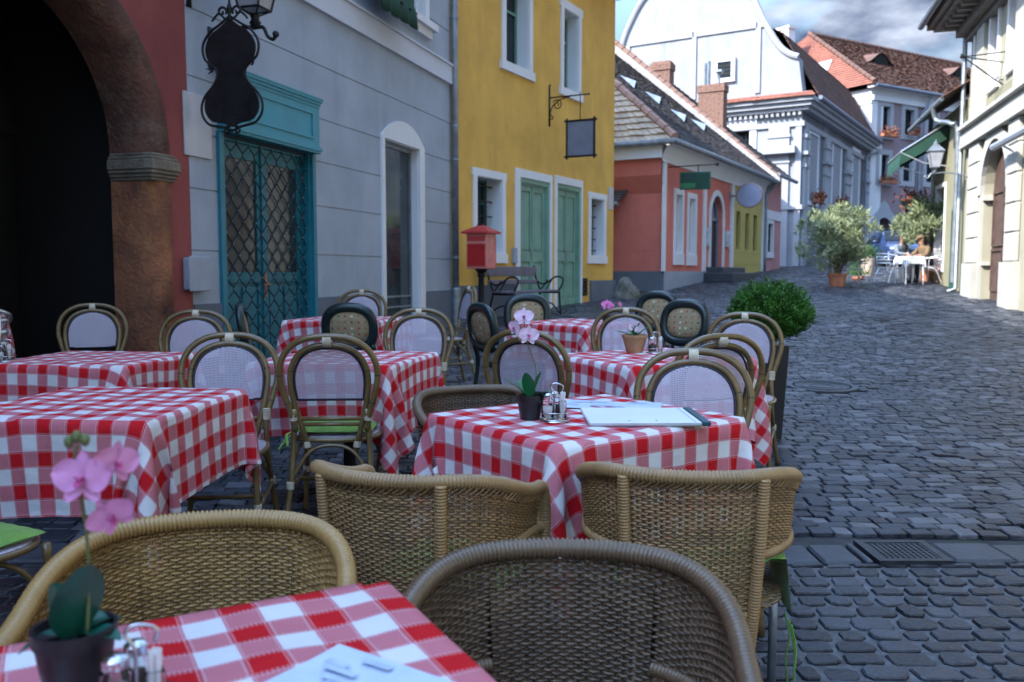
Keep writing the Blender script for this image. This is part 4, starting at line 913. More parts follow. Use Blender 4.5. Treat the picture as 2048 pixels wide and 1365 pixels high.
def bench():
    s0, s1 = YF.s(973), YF.s(1066); w = YF.world((s0+s1)/2-.42, -.50); L = (s1-s0)/2+.03; root = empty('park_bench', (w[0], w[1], G(w[1])), YF.ang, 'park bench with dark planks and curled black iron arms by the yellow wall', 'bench')
    # local: x along wall, y inwards (back of the bench at +y), sits facing -y
    for nm, y0, y1, z0, z1, tl in (('backrest', .235, .265, .70, .86, 0), ('seat', -.22, .16, .43, .46, 0)):
        b = MB()
        if nm == 'seat':
            for k in range(4): b.bbox(-L, L, -.23+k*.10, -.23+k*.10+.088, .43, .462, .006)
        else: b.bbox(-L, L, .235, .265, .70, .86, .008); b.bbox(-L, L, .20, .23, .56, .64, .008)
        b.build(nm, M['slatewood'], root)
    for sx in (-1, 1):
        x = sx*(L-.04); f = MB(); r = .017
        P = lambda pts: [(x, a, b) for a, b in pts]
        f.tube(crv(P([(.27, .88), (.235, .70), (.17, .52), (.15, .42), (.20, .22), (.28, 0)]), 6), r, 6)
        f.tube(crv(P([(-.26, 0), (-.24, .2), (-.23, .42)]), 5), r, 6); f.tube(P([(-.24, .415), (.16, .415)]), r, 6)
        f.tube(crv(P([(.22, .62), (.10, .56), (-.02, .60), (-.14, .68), (-.26, .68), (-.30, .62), (-.27, .53), (-.22, .45)]), 6), r*.9, 6)
        f.tube(crv(P([(.14, .45), (.08, .52), (.0, .63)]), 5), r*.7, 6); f.tube(crv(P([(.05, .43), (.0, .5), (-.08, .63)]), 5), r*.7, 6)
        f.tube(crv(P([(-.24, .05), (-.05, .23), (.21, .12)]), 6), r*.8, 6); f.build('side_frame', M['iron'], root, True)
bench()

# ================================================================ CORAL HOUSE with brown tiled roof
def coral_house():
    f = PF; root = froot('coral_house', f, 'low coral red house with white arched door and brown tiled roof', 'house')
    L = f.s(1524); E = f.z(1328, 290); pz = f.z(1328, 543)
    w1 = (f.s(1349), f.s(1361), f.z(1349, 508), f.z(1349, 388)); w2 = (f.s(1375), f.s(1387), f.z(1375, 510), f.z(1375, 396))
    dr = (f.s(1419), f.s(1443), .8, f.z(1430, 391)); nz = [(f.s(a), f.s(b), f.z(1489, 500), f.z(1489, 426)) for a, b in ((1471, 1479), (1489, 1497), (1505, 1513))]
    dh = (dr[1]-dr[0])/2
    wall(MB(), .0, f.s(1462), .3, E, [w1+(0, .12), w2+(0, .12), dr+(dh, .22)], 7).build('wall', M['pink'], root)
    wall(MB(), f.s(1462)+.002, L, .3, E, [n+(0, .10) for n in nz], 7, grooves=[f.z(1463, y) for y in (447, 480, 505, 530)]).build('wall', M['mustard'], root)
    # rounded corner return facing the camera
    sd = MB(); 
    for za, zb, off, mt in ((.3, pz, .03, 'greyplinth'), (pz+.001, pz+.5, .014, 'pink')):
        q = MB(); q.box(-off, .0, -off, 7, za, zb); q.build('side_plinth' if mt != 'pink' else 'side_dado', M[mt], root)
    cz = E-1.15; q = MB(); n = 10
    prof = [(-.02, -.0, pz+.5), (-.02, 0, cz), (-.20, 0, cz+.34), (-.24, 0, cz+.42), (-.24, 0, E-.2)]
    q.add([(x, y, z) for x, _, z in prof for y in (-.02, 7)], [(2*i, 2*i+1, 2*i+3, 2*i+2) for i in range(len(prof)-1)]); q.build('side_wall', M['pink'], root)
    fz = MB(); fz.box(-.32, .0, -.05, 7, E-.30, E); fz.box(-.38, -.0, -.05, 7, E-.34, E-.30); fz.build('side_frieze', M['white'], root)
    # frieze, pilaster strips, plinth
    t = MB(); zf = f.z(1405, 350); e0 = f.z(1328, 345)
    t.box(0, L, -.06, 0, zf, E); n = 8
    for k in range(n):   # coved eaves
        a0, a1 = k/n*math.pi/2, (k+1)/n*math.pi/2; y0, y1 = -.06-.24*(1-math.cos(a0)), -.06-.24*(1-math.cos(a1)); z0, z1 = E-.42+.40*math.sin(a0), E-.42+.40*math.sin(a1)
        t.add([(-.3, y0, z0), (L, y0, z0), (L, y1, z1), (-.3, y1, z1)], [(0, 1, 2, 3)])
    for a, b in ((1322, 1327), (1403, 1408), (1458, 1463), (1521, 1525)): t.box(f.s(a), f.s(b), -.055, 0, pz, zf)
    t.build('pilaster_strips', M['white'], root)
    p = MB(); p.box(0, f.s(1412), -.04, 0, .3, pz); p.box(f.s(1462), L, -.04, 0, .3, pz-.05); p.build('plinth', M['meter'], root, split=True)
    for h in (w1, w2): window(root, *h, .12, M['whitepaint'], 2, (.36, .66, .83), w=.06, trim=M['white'], tw=.14, tproud=.035, wb=.28, mw=.02, gmat=M['glass'])
    d = MB(); a, b, c, tp = dr; spz = tp-dh
    P = arcpts(a, b, tp, dh); d.box(a, b, .20, .22, c, spz)
    d.box(a, a+.07, .12, .2, c, spz); d.box(b-.07, b, .12, .2, c, spz); d.box(a+.07, b-.07, .13, .2, spz-.09, spz+.0); d.box((a+b)/2-.03, (a+b)/2+.03, .14, .2, c, spz-.09); d.box(a+.07, b-.07, .14, .2, c, c+.55)
    d.tube([(x+(-.03 if x > (a+b)/2 else .03), .16, z-.03) for x, z in P], .04, 6); d.prism([(x, z) for x, z in P], (0, .20, 0), (1, 0, 0), (0, 0, 1), (0, .02, 0))
    do = d.build('door', M['signpanel'], root); g = MB(); g.box(a+.07, (a+b)/2-.03, .17, .18, c+.55, spz-.09); g.box((a+b)/2+.03, b-.07, .17, .18, c+.55, spz-.09); g.build('pane', M['glass'], do)
    ds = MB(); ow = .16
    ds.box(a-ow, a, -.035, 0, c, spz); ds.box(b, b+ow, -.035, 0, c, spz); cx = (a+b)/2; n = 14
    for k in range(n):
        a0, a1 = math.pi*k/n, math.pi*(k+1)/n; V = []
        for an in (a0, a1):
            for rad in (dh, dh+ow):
                for y in (-.035, 0): V.append((cx-rad*math.cos(an), y, spz+rad*math.sin(an)))
        ds.add(V, [(0, 2, 6, 4), (2, 3, 7, 6), (0, 4, 5, 1)])
    ds.build('surround', M['white'], do)
    st = MB(); zg = G(26); 
    for k in range(2): st.bbox(a-.7+.25*k, b+1.1-.3*k, -.85+.35*k, -.005, zg-.1, zg+.16*(k+1), .02)
    st.build('doorstep', M['slab'], root)
    for x, y0, y1 in ((1409, 455, 492), (1449, 462, 494)): bx = MB(); bx.box(f.s(x), f.s(x)+.3, -.07, 0, f.z(x, y1), f.z(x, y0)); bx.build('wall_case', M['whiteshutter'], root)
    # gutters and roof
    g = MB(); g.tube([(-.45, -.42, E+.02), (L+.1, -.42, E+.02)], .075, 8); g.tube([(-.45, -.42, E+.02), (-.45, 7, E+.02)], .075, 8)
    g.tube(crv([(L-.02, -.42, E), (L+.02, -.3, E-.22), (L-.03, -.12, E-.4), (L-.03, -.1, E-.6), (L-.03, -.1, 1.2)], 5), .045, 8); g.build('gutter', M['zinc'], root, True)
    sl = .82; Rr = 6.2; r = MB(); e = E+.06; y0 = -.42
    # main slope seen from the street: hip at the near end, straight verge at the far end
    hx = .52*Rr
    tile_roof(r, (-.45, y0, e), (L+.05, y0, e), (L+.05, y0+Rr, e+sl*Rr), (hx, y0+Rr, e+sl*Rr), 58, 50, th=.02)
    r.build('roof', M['rooftile'], root)
    r2 = MB(); tile_roof(r2, (-.45, y0+2*Rr, e), (-.45, y0, e), (hx, y0+Rr, e+sl*Rr), (hx, y0+Rr+.01, e+sl*Rr), 70, 30, th=.03, seed=5, jit=.03); r2.build('hip_roof', M['tilebeige'], root)
    c = MB(); ridge_caps(c, (-.42, y0+.02, e+.06), (hx, y0+Rr, e+sl*Rr+.06), .10, .36); c.build('hip_tiles', M['hiptile'], root)
    b = MB(); b.add([(L, 0, e), (L, 2*Rr, e), (L, Rr, e+sl*Rr-.4), (0, 2*Rr-.4, e), (hx+.1, Rr, e+sl*Rr-.3)], [(0, 1, 2), (1, 3, 4, 2)]); b.box(L-.01, L, 0, 12, .3, e); b.build('far_gable', M['white'], root)
    # four triangular roof vents
    for (px, py) in ((1272, 178), (1322, 210), (1372, 245), (1411, 263)):
        # find the point of the slope under the pixel
        rr = ray(px, py); best = None
        for k in np.arange(20, 40, .02):
            p = Vector((0, 0, CAMH))+rr*float(k); dxx, dyy = p.x-f.o[0], p.y-f.o[1]; s = dxx*f.d[0]+dyy*f.d[1]; t = dxx*f.n[0]+dyy*f.n[1]
            if t > y0 and p.z < e+sl*(t-y0)+.03: best = (s, t, p.z); break
        if not best: continue
        s, t, z = best; v = MB(); w_, l_, h_ = .15, .5, .22
        A = (s-w_, t, z); B = (s+w_, t, z); T = (s, t, z+h_); Bk = (s, t+l_, z+sl*l_+.03)
        v.add([A, B, T, Bk], [(0, 3, 2), (2, 3, 1), (0, 1, 3)]); vo = v.build('roof_vent', M['zinc'], root); MB().add([(s-w_*.8, t+.01, z+.02), (s+w_*.8, t+.01, z+.02), (s, t+.01, z+h_*.85)], [(0, 1, 2)]).build('opening', M['darkroom'], vo)
    return L, E, e, sl, y0, Rr
CL, CE, ce, csl, cy0, CR = coral_house()
def far_pink_house():
    f = PF; root = froot('pale_pink_house', f, 'small pale pink house with dark shuttered window beyond the mustard wall', 'house')
    a, b = CL+.16, f.s(1559); E = f.z(1558, 362); w = (f.s(1533), f.s(1543), f.z(1535, 505), f.z(1533, 446))
    wall(MB(), a, b, .3, E, [w+(0, .12)], 7).build('wall', M['pale_pink'], root)
    window(root, *w, .12, M['iron'], 2, (.5,), trim=M['white'], tw=.13, wb=.2)
    t = MB(); z = f.z(1530, 428); t.box(a, b, -.05, 0, z-.16, z+.16); t.box(a, b, -.06, 0, .3, f.z(1530, 541)); t.build('band', M['white'], root, split=True)
    # whitewashed fire wall rising over the coral roof, capped with tiles
    w = MB(); off = .34; sl, y0, Rr, e = csl, cy0, CR, ce
    P = [(.0, e-1.2), (0, e-.35), (y0-.1, e-.05), (y0-.1, e+.08), (y0+Rr, e+sl*Rr+off), (y0+2*Rr, e+off), (y0+2*Rr, e-1.2)]
    w.prism(P, (CL+.06, 0, 0), (0, 1, 0), (0, 0, 1), (.32, 0, 0)); w.build('fire_wall', M['whitewash'], root)
    c = MB(); ridge_caps(c, (CL+.2, y0+.05, e+.12), (CL+.2, y0+Rr, e+sl*Rr+off+.05), .13, .3, 8); c.build('wall_cap_tiles', M['brick'], root)
    r = MB(); tile_roof(r, (a, -.4, E+.05), (b+.35, -.4, E+.05), (b+.35, 5, E+4.6), (a, 5, E+4.6), 8, 30); r.build('roof', M['rooftile'], root)
    g = MB(); g.tube([(a, -.45, E), (b+.45, -.45, E)], .07, 8); g.build('gutter', M['zinc'], root)
    # chimneys standing behind the fire wall
    for px0, px1, yb, yt, pots in ((1388, 1438, 262, 168, True), (1295, 1332, 165, 122, False)):
        off_ = .9; s = CL+.7
        def tt(px):   # inward distance where the plane s = const crosses this pixel column
            r_ = (px-1024)/FPX/math.cos(PITCH); x0 = f.o[0]+f.d[0]*s; y0_ = f.o[1]+f.d[1]*s
            return (x0-r_*y0_)/(r_*f.n[1]-f.n[0])
        t0, t1 = tt(px1), tt(px0); ym = f.world(s, (t0+t1)/2)[1]; zt = atY(px0, yt, ym).z; zb = atY(px0, yb, ym).z-1.6
        m = MB(); nrow = int((zt-zb)/.085); wd = (t1-t0); rr = random.Random(int(px0))
        for k in range(nrow):
            z = zb+k*.085; pr = .04 if k > nrow-4 else 0
            nb = max(3, int(wd/.24)); o = .5*(k % 2)
            for q in range(-1, nb+1):
                a0, a1 = max(0, (q+o)/nb), min(1, (q+1+o)/nb)
                if a1-a0 < .02: continue
                m.box(s-pr-rr.uniform(0, .008), s+.5+pr, t0-pr+wd*a0*(1+2*pr/wd)+.006, t0-pr+wd*a1*(1+2*pr/wd)-.006, z+.005, z+.083)
        m.box(s+.02, s+.48, t0+.02, t1-.02, zb, zt-.01)
        co = m.build('chimney', M['brick'], root)
        if pots:
            q = MB(); q.tube([(s+.25, t1-.3, zt), (s+.25, t1-.3, zt+.85)], .07, 8); q.tube([(s+.25, t1-.18, zt), (s+.25, t1-.18, zt+.8)], .05, 8); q.tube([(s+.25, t0+.25, zt), (s+.25, t0+.25, zt+.5)], .045, 8); q.box(s+.1, s+.4, t0+.12, t0+.38, zt+.42, zt+.5); q.build('flue', M['zinc'], co, 'auto')
far_pink_house()
def coral_signs():
    f = PF; s = f.s(1334); w = f.world(s); z = f.z(1334, 334); o = Vector((-f.n[0], -f.n[1], 0)); root = empty('green_hanging_sign', (w[0], w[1], z), math.atan2(o.y, o.x)+.25, 'dark green rectangular sign hanging from a long rod on the coral house', 'sign')
    b = MB(); b.tube([(0, 0, 0), (1.15, 0, .04)], .014, 6); b.sphere((1.17, 0, .04), .045, 8, 6); b.tube([(.72, 0, .02), (.72, 0, -.13)], .012, 6); b.build('rod', M['iron'], root)
    MB().bbox(.28, 1.02, -.04, .04, -.56, -.13, .01).build('box', M['greendark'], root); MB().box(.31, .99, -.048, -.041, -.53, -.16).build('panel', M['awning'], root); MB().box(.31, .66, -.054, -.049, -.53, -.40).build('light_stripe', M['leaf'], root)
    s = f.s(1456); w = f.world(s); z = f.z(1456, 392); root = empty('oval_sign', (w[0], w[1], z), math.atan2(o.y, o.x), 'blank lilac oval sign sticking out above the mustard wall', 'sign')
    c = MB(); n = 28; V = [(.60+.36*math.cos(2*math.pi*k/n), y, .33*math.sin(2*math.pi*k/n)) for y in (-.03, .03) for k in range(n)]
    c.add(V, [tuple(range(n)), tuple(range(2*n-1, n-1, -1))]); c.build('panel', M['ovalpanel'], root)
    c = MB(); c.tube([(.60+.37*math.cos(2*math.pi*k/n), 0, .34*math.sin(2*math.pi*k/n)) for k in range(n)], .035, 6, True); c.tube([(0, 0, 0), (.22, 0, 0)], .03, 6); c.box(0, .03, -.05, .05, -.12, .12); c.build('rim', M['mauve'], root)
coral_signs()
def side_canopy():
    f = PF; x, y = f.world(-.02, 1.2); root = empty('tiled_canopy', (x, y, 0), f.ang+math.pi/2, 'small dark tiled canopy with zinc gutter on the coral side wall', 'canopy')
    # local x = inwards (to the left in the picture), y = towards camera (-s)... built in small local frame
    zt = atY(1240, 385, y).z; m = MB(); m2 = MB()
    tile_roof(m, (-.3, .75, zt-.32), (4, .75, zt-.32), (4, .03, zt+.05), (-.3, .03, zt+.05), 22, 5, th=.02); m.build('roof', M['rooftile'], root)
    m2.tube([(-.35, .8, zt-.36), (4, .8, zt-.36)], .06, 8); m2.build('gutter', M['zinc'], root)
    b = MB(); b.tube(crv([(.3, .05, zt-.9), (.3, .3, zt-.8), (.3, .6, zt-.4)], 5), .03, 6); b.tube([(.3, .04, zt-1.3), (.3, .04, zt-.3)], .04, 6); b.build('bracket', M['iron'], root)
side_canopy()
def bollard_post():
    x, y = PF.world(-.35, 1.5); p = MB(); p.lathe([(.06, 0), (.06, .1), (.045, .15), (.045, .9), (.06, .95), (.03, 1.02)], 10); o = p.build('iron_post', M['iron'], None, 'auto', (x, y, G(y))); tag(o, 'black iron post standing against the coral side wall', 'post')
bollard_post()

# ================================================================ WHITE CHURCH-LIKE HALL with baroque gable
def hall():
    f = CF; root = froot('white_hall', f, 'large white baroque hall with tall curved gable and dark roof', 'hall')
    L0 = -12.0; ez = f.z(1590, 196); rz = f.z(1597, 183)
    bw = (f.s(1443), f.s(1494), f.z(1494, 330), f.z(1470, 254))
    wall(MB(), L0, 0, .8, ez, [bw+(0, .25)], 18).build('front_wall', M['churchwhite'], root)
    window(root, *bw, .25, M['iron'], 5, (.25, .5, .75), w=.05, trim=M['white'], tw=.28, tproud=.06, lin=False, gmat=M['glass'], mw=.03)
    # cornice with dentils
    c = MB()
    for pr, a, b in ((.10, ez-1.15, ez-.95), (.28, ez-.55, ez-.40), (.42, ez-.40, ez-.22), (.55, ez-.22, ez-.05)): c.box(L0-pr, pr, -pr, 18, a, b)
    k = L0
    while k < .1: c.box(k, k+.11, -.22, -.0, ez-.72, ez-.56); k += .22
    c.box(L0-.2, .2, -.20, 0, ez-.56, ez-.55); c.build('cornice', M['churchtrim'], root)
    t = MB(); tile_roof(t, (L0-.6, -.62, ez-.05), (.62, -.62, ez-.05), (.35, -.02, ez+.22), (L0, -.02, ez+.22), 50, 2, th=.03); t.build('ledge_tiles', M['tilered'], root)
    # gable
    sc = (f.s(1284)+f.s(1509))/2; R_ = [(1597, 186), (1597, 114), (1580, 109), (1564, 98), (1550, 80), (1538, 60), (1527, 40), (1518, 20), (1508, -2), (1494, -26), (1470, -48), (1440, -62), (1405, -68)]
    P = [f.hit(a, b) for a, b in R_]; P = P[:2]+[(v.x, v.z) for v in crv([(x, 0, z) for x, z in P[1:]], 4)][1:]
    Lp = [f.hit(a, b) for a, b in [(1395, -69), (1360, -58), (1325, -38), (1300, -16), (1284, 4), (1272, 24), (1261, 47), (1252, 68), (1245, 90), (1238, 115), (1226, 135), (1208, 145), (1192, 148)]]
    P = P+[(v.x, v.z) for v in crv([(x, 0, z) for x, z in Lp], 4)]; P.append((P[-1][0], ez-.02)); P[0] = (0, ez-.02)
    MB().prism(P, (0, 0.0, 0), (1, 0, 0), (0, 0, 1), (0, .7, 0)).build('gable', M['churchwhite'], root)
    cp = MB(); cp.tube([(x, -.02, z) for x, z in P[1:-1]], .13, 8); 
    cp.build('gable_coping', M['churchtrim'], root)
    # flat strips dividing the gable in panels
    s = MB(); zz = [f.z(1410, 72), ez+.35]
    y0 = -.07
    for a, b in ((1378, 1386), (1502, 1512), (1248, 1256)): s.box(f.s(a), f.s(b), y0, 0, zz[1], zz[0])
    s.box(f.s(1256), f.s(1378), y0, 0, zz[0]-.0, zz[0]+.25); s.box(f.s(1386), f.s(1502), y0, 0, zz[0], zz[0]+.25); s.box(f.s(1512), f.s(1520), y0, 0, zz[0], zz[0]+.25)
    s.build('gable_strips', M['churchtrim'], root)
    aw = (f.s(1429), f.s(1456), f.z(1456, 157), f.z(1440, 126)); o = MB(); o.box(aw[0], aw[1], -.10, -.02, aw[2], aw[3]); wo = o.build('attic_window', M['glass'], root)
    q = MB(); ring(q, *aw, .16, -.13, 0); q.build('surround', M['white'], wo)
    q = MB(); 
    for k in range(1, 4): z = aw[2]+(aw[3]-aw[2])*k/4; q.box(aw[0], aw[1], -.12, -.101, z-.02, z+.02)
    q.build('louvre', M['iron'], wo)
    # corner pilaster with capital mouldings
    p = MB(); a, b = f.s(1532), f.s(1573); p.box(a, b, -.10, 0, 1.0, ez-1.15)
    for y_, h_, e_ in ((272, .10, .05), (296, .28, .30), (302, .1, .18), (324, .08, .05)): z = f.z(1555, y_); p.box(a-e_, b+e_, -.10-e_, -.0, z-h_, z)
    p.box(f.s(1585), .0, -.08, 0, 1, ez-1.15)
    z = f.z(1575, 414); p.box(L0, .10, -.14, 0, z-.12, z+.06); p.build('pilaster', M['churchtrim'], root)
    # roof body behind the gable (side slope faces the street)
    hw = abs(sc); H = max(p_[1] for p_ in P)-1.2; Ln = (CS.s(1736))+.3
    r = MB(); e = ez+.05
    # front frame to depth axis: y = inwards
    xk, zk = -1.05, e+2.75
    tile_roof(r, (.50, .6, e), (.50, Ln, e), (xk, Ln-1.6, zk), (xk, .6, zk), 60, 14, th=.03)
    tile_roof(r, (xk, .6, zk), (xk, Ln-1.6, zk), (sc, Ln-5.5, H), (sc, .6, H), 60, 20, th=.03, seed=2)
    r.add([(.5, Ln, e), (2*sc-.2, Ln, e), (1.5*sc, Ln-1.6, (e+H)/2-2), (xk, Ln-1.6, zk), (sc, Ln-5.5, H), (1.5*sc, .6, (e+H)/2-2), (sc, .6, H), (2*sc-.2, .6, e)], [(0, 1, 2, 3), (3, 2, 4), (2, 5, 6, 4), (1, 7, 5, 2)]); r.build('roof', M['tilebrown'], root)
    # ---- side facade in its own frame
    g = CS; sroot = empty('side_facade', (0, 0, 0)); sroot.parent = root; sroot.rotation_euler = (0, 0, math.pi/2)
    # local of sroot: x = along the side (inwards of front), y = -front x -> inwards of side
    def sb(mb, x0, x1, y0, y1, z0, z1): return mb.box(x0, x1, y0, y1, z0, z1)
    wins = [(g.s(1611), g.s(1628), g.z(1611, 400), g.z(1611, 262)), (g.s(1658), g.s(1674), g.z(1658, 408), g.z(1658, 280)), (g.s(1698), g.s(1711), g.z(1698, 414), g.z(1698, 297))]
    low = [(g.s(1604), g.s(1615), g.z(1604, 522), g.z(1604, 470)), (g.s(1633), g.s(1643), g.z(1633, 518), g.z(1633, 472)), (g.s(1668), g.s(1677), g.z(1668, 515), g.z(1668, 475))]
    w = MB(); wall(w, .02, Ln, .8, ez, [x+(0, .22) for x in wins]+[x+(0, .2) for x in low], .6, back=False)
    w.add([(Ln, 0, .8), (Ln, 9, .8), (Ln, 9, ez), (Ln, 0, ez)], [(0, 1, 2, 3)])
    sw = w.build('side_wall', M['churchwhite'], root); sw['_side'] = 1
    def fix(): 
        for o in root.children:
            if o.get('_side'): o.rotation_euler = (0, 0, math.pi/2); del o['_side']
    for x in wins+low:
        t = .22 if x in wins else .2
        o = window(root, *x, t, M['iron'], 2, (.2, .4, .6, .8) if x in wins else (.5,), w=.05, trim=M['white'] if x in wins else None, tw=.18, tproud=.05, lin=False, mw=.02); o['_side'] = 1
    q = MB()
    for a, b in ((1640, 1650), (1683, 1692), (1720, 1733), (1599, 1606)):
        x0, x1 = g.s(a), g.s(b); q.box(x0, x1, -.12, 0, .9, ez-1.1)
        for zz_, e_ in ((g.z(1645, 322), .12), (g.z(1645, 290), .06), (g.z(1645, 345), .05)): q.box(x0-e_, x1+e_, -.12-e_, 0, zz_-.14, zz_)
    z = g.z(1600, 414); q.box(0.11, Ln, -.12, 0, z-.12, z+.06); o = q.build('side_pilasters', M['churchtrim'], root); o['_side'] = 1
    q = MB(); dp = g.s(1718); q.tube(crv([(g.s(1733), -.5, ez-.2), (g.s(1731), -.5, ez-.5), (dp, -.2, ez-1.0), (dp, -.18, ez-1.6), (dp, -.18, 1.6)], 5), .06, 6); q.tube([(.3, -.62, ez-.02), (Ln, -.62, ez-.02)], .09, 8); o = q.build('gutter', M['signpanel'], root); o['_side'] = 1
    fix(); bpy.data.objects.remove(sroot)
    return wins
HW = hall()
def flower_box(name, f, s, z, out, w, label, group, n=140, mt='geranium'):
    wd = f.world(s, -out); root = empty(name, (wd[0], wd[1], z), f.ang, label, 'flower box', group)
    MB().bbox(-w/2, w/2, -.12, .1, -.16, .0, .01).build('trough', M['terracotta'], root)
    r = random.Random(int(s*100)); m = MB()
    for k in range(n):
        c = Vector((r.gauss(0, w*.28), r.gauss(-.05, .12), r.gauss(.08, .13))); a = Vector((r.uniform(-1, 1), r.uniform(-1, 1), r.uniform(-1, 1))).normalized()*.06; b = a.cross(Vector((r.uniform(-1, 1), r.uniform(-1, 1), r.uniform(-1, 1)))).normalized()*.06
        m.add([c-a, c+b, c+a, c-b], [(0, 1, 2, 3)])
    m.build('flowers', M[mt], root); return root
for i, (wn, px, py) in enumerate(((HW[0], 1622, 400), (HW[1], 1668, 408))):
    flower_box('flower_box', CS, (wn[0]+wn[1])/2+.1, wn[2]+.1, .25, 1.0, ('red geranium box on the first tall window sill of the white hall', 'red geranium box on the second tall window sill of the white hall')[i], 'geranium boxes on the white hall')
for k, (px, py) in enumerate(((1578, 396), (1592, 398))):
    pass

# ================================================================ MAUVE HOUSE at the end of the street
def mauve_house():
    f = MF; root = froot('mauve_house', f, 'three storey mauve house with long brown hipped roof at the street end', 'house')
    E = f.z(1735, 172); L = 19.0
    W = [(1750, 1769, 266, 210), (1798, 1816, 268, 217), (1844, 1860, 270, 222), (1750, 1769, 360, 308), (1798, 1816, 362, 309), (1844, 1860, 364, 312), (1804, 1817, 446, 412), (1888, 1900, 275, 232)]
    hs = [(f.s(a), f.s(b), f.z(a, c), f.z(a, d)) for a, b, c, d in W]
    dr = (f.s(1746), f.s(1779), 1.5, f.z(1762, 436)); dh = (dr[1]-dr[0])/2
    wall(MB(), 0, L, 1, E, [h+(0, .2) for h in hs]+[dr+(dh, .6)], 12).build('wall', M['mauve'], root)
    for h in hs: window(root, *h, .2, M['iron'], 3, (.33, .66), w=.05, trim=M['churchtrim'], tw=.28, tproud=.06, lin=True, mw=.03)
    d = MB(); a, b, c, tp = dr; ow = .5; spz = tp-dh; cx = (a+b)/2
    d.box(a-ow, a, -.1, 0, c, spz); d.box(b, b+ow, -.1, 0, c, spz)
    for k in range(14):
        a0, a1 = math.pi*k/14, math.pi*(k+1)/14; V = []
        for an in (a0, a1):
            pk = .45*max(0, 1-abs(an-math.pi/2)/.45)
            for rad in (dh, dh+ow+pk):
                for y in (-.1, 0): V.append((cx-rad*math.cos(an), y, spz+rad*math.sin(an)))
        d.add(V, [(0, 2, 6, 4), (2, 3, 7, 6), (0, 4, 5, 1)])
    d.build('gateway_surround', M['churchtrim'], root)
    g = MB(); g.box(a, b, .55, .6, c, tp); 
    for k in range(5): x = a+(b-a)*(k+.5)/5; g.box(x-.04, x+.04, .50, .55, c, spz+.2)
    g.build('gate', M['iron'], root)
    t = MB(); t.box(-.05, L, -.14, 0, E-.7, E-.45); t.box(-.05, L, -.05, 0, E-.45, E-.1); t.box(-.4, L, -.40, 0, E-.1, E+.1); t.box(-.03, .9, -.04, 0, 1, E-.7); t.build('cornice', M['white'], root)
    q = MB(); q.box(-.03, 0, -.04, 12, 1, E-.1); q.build('end_wall', M['pale_pink'], root)  # paler plaster than the front: sunlight on this end put into the colour
    q = MB(); q.box(-.06, -.03, -.04, 1.2, 1, E-.1); q.box(-.06, -.03, 5, 5.6, 1, E-.1); q.box(-.12, -.03, -.04, 12, E-.9, E-.1); q.build('quoins', M['white'], root)
    q = MB(); x = f.s(1828); q.tube(crv([(f.s(1836), -.4, E-.1), (f.s(1833), -.3, E-.7), (x, -.12, E-1.2), (x, -.12, E-2.5), (x, -.12, 2)], 5), .07, 6); q.tube([(-.4, -.5, E), (L, -.5, E)], .10, 8); q.build('gutter', M['signpanel'], root)
    e = E+.08; H = 15.5; rs = 1.9
    r = MB(); tile_roof(r, (-.5, -.5, e), (L, -.5, e), (L-1.5, 6, H), (rs, 6, H), 75, 34, th=.04, jit=.03); r.add([(L, 12, e), (-.5, 12, e), (rs, 6, H), (L-1.5, 6, H), (L, -.5, e)], [(0, 1, 2, 3), (0, 3, 4)]); r.build('roof', M['tilebrown'], root)
    r = MB(); tile_roof(r, (-.5, 12.5, e), (-.5, -.5, e), (rs, 6, H), (rs, 6.01, H), 50, 30, th=.04); r.build('hip_roof', M['tilered'], root)  # redder tiles than the main slope: sunlight on the hip put into the colour
    q = MB(); ridge_caps(q, (rs, 6, H+.05), (L-1.5, 6, H+.05), .14, .45); ridge_caps(q, (-.5, -.5, e+.08), (rs, 6, H+.08), .12, .45); q.build('ridge_tiles', M['tilebrown'], root)
    k = (H-e)/6.5
    for s_, t_ in ((4.2, 2.6), (12.6, 3.0)):   # eyebrow dormers
        z = e+k*(t_+.5); v = MB(); n = 12; V = []; F = []
        for i in range(n+1):
            u = -1+2*i/n; h = .75*math.exp(-5*u*u); V += [(s_+u*1.9, t_, z+h), (s_+u*1.9, t_+h/k+.3, z+h+.12), (s_+u*1.9, t_, z-.1)]
        for i in range(n): F.append((i*3, (i+1)*3, (i+1)*3+1, i*3+1))
        v.add(V, F); vo = v.build('eyebrow_dormer', M['tilebrown'], root); o = MB(); o.add([(s_-.8, t_+.05, z-.05), (s_+.8, t_+.05, z-.05), (s_+.45, t_+.05, z+.5), (s_, t_+.05, z+.68), (s_-.45, t_+.05, z+.5)], [(0, 1, 2, 3, 4)]); o.build('opening', M['darkroom'], vo)
    sk = MB(); kk = (H-e)/(rs+.5); sk.add([(.1, 3.2, e+kk*.6+.12), (.1, 4.2, e+kk*.6+.12), (.6, 4.2, e+kk*1.1+.12), (.6, 3.2, e+kk*1.1+.12)], [(0, 1, 2, 3)]); sk.build('skylight', M['plaque'], root)
    ch = MB(); ch.box(-.35, .2, 5.6, 6.6, 12, 15.5); ch.box(-.42, .27, 5.5, 6.7, 15.5, 15.65); ch.build('chimney', M['white'], root)
    return hs
MH = mauve_house()
for i, lab in ((0, 'flower box below the upper left window of the mauve house'), (2, 'red flower box below the upper right window of the mauve house'), (3, 'flower box below the middle left window of the mauve house'), (1, 'small flower box at the upper middle window of the mauve house')):
    h = MH[i]; flower_box('flower_box', MF, (h[0]+h[1])/2, h[2]+(-.05 if i != 1 else .1), .35, (1.3, .7, 1.5, 1.3)[i], lab, 'flower boxes on the mauve house', 110)

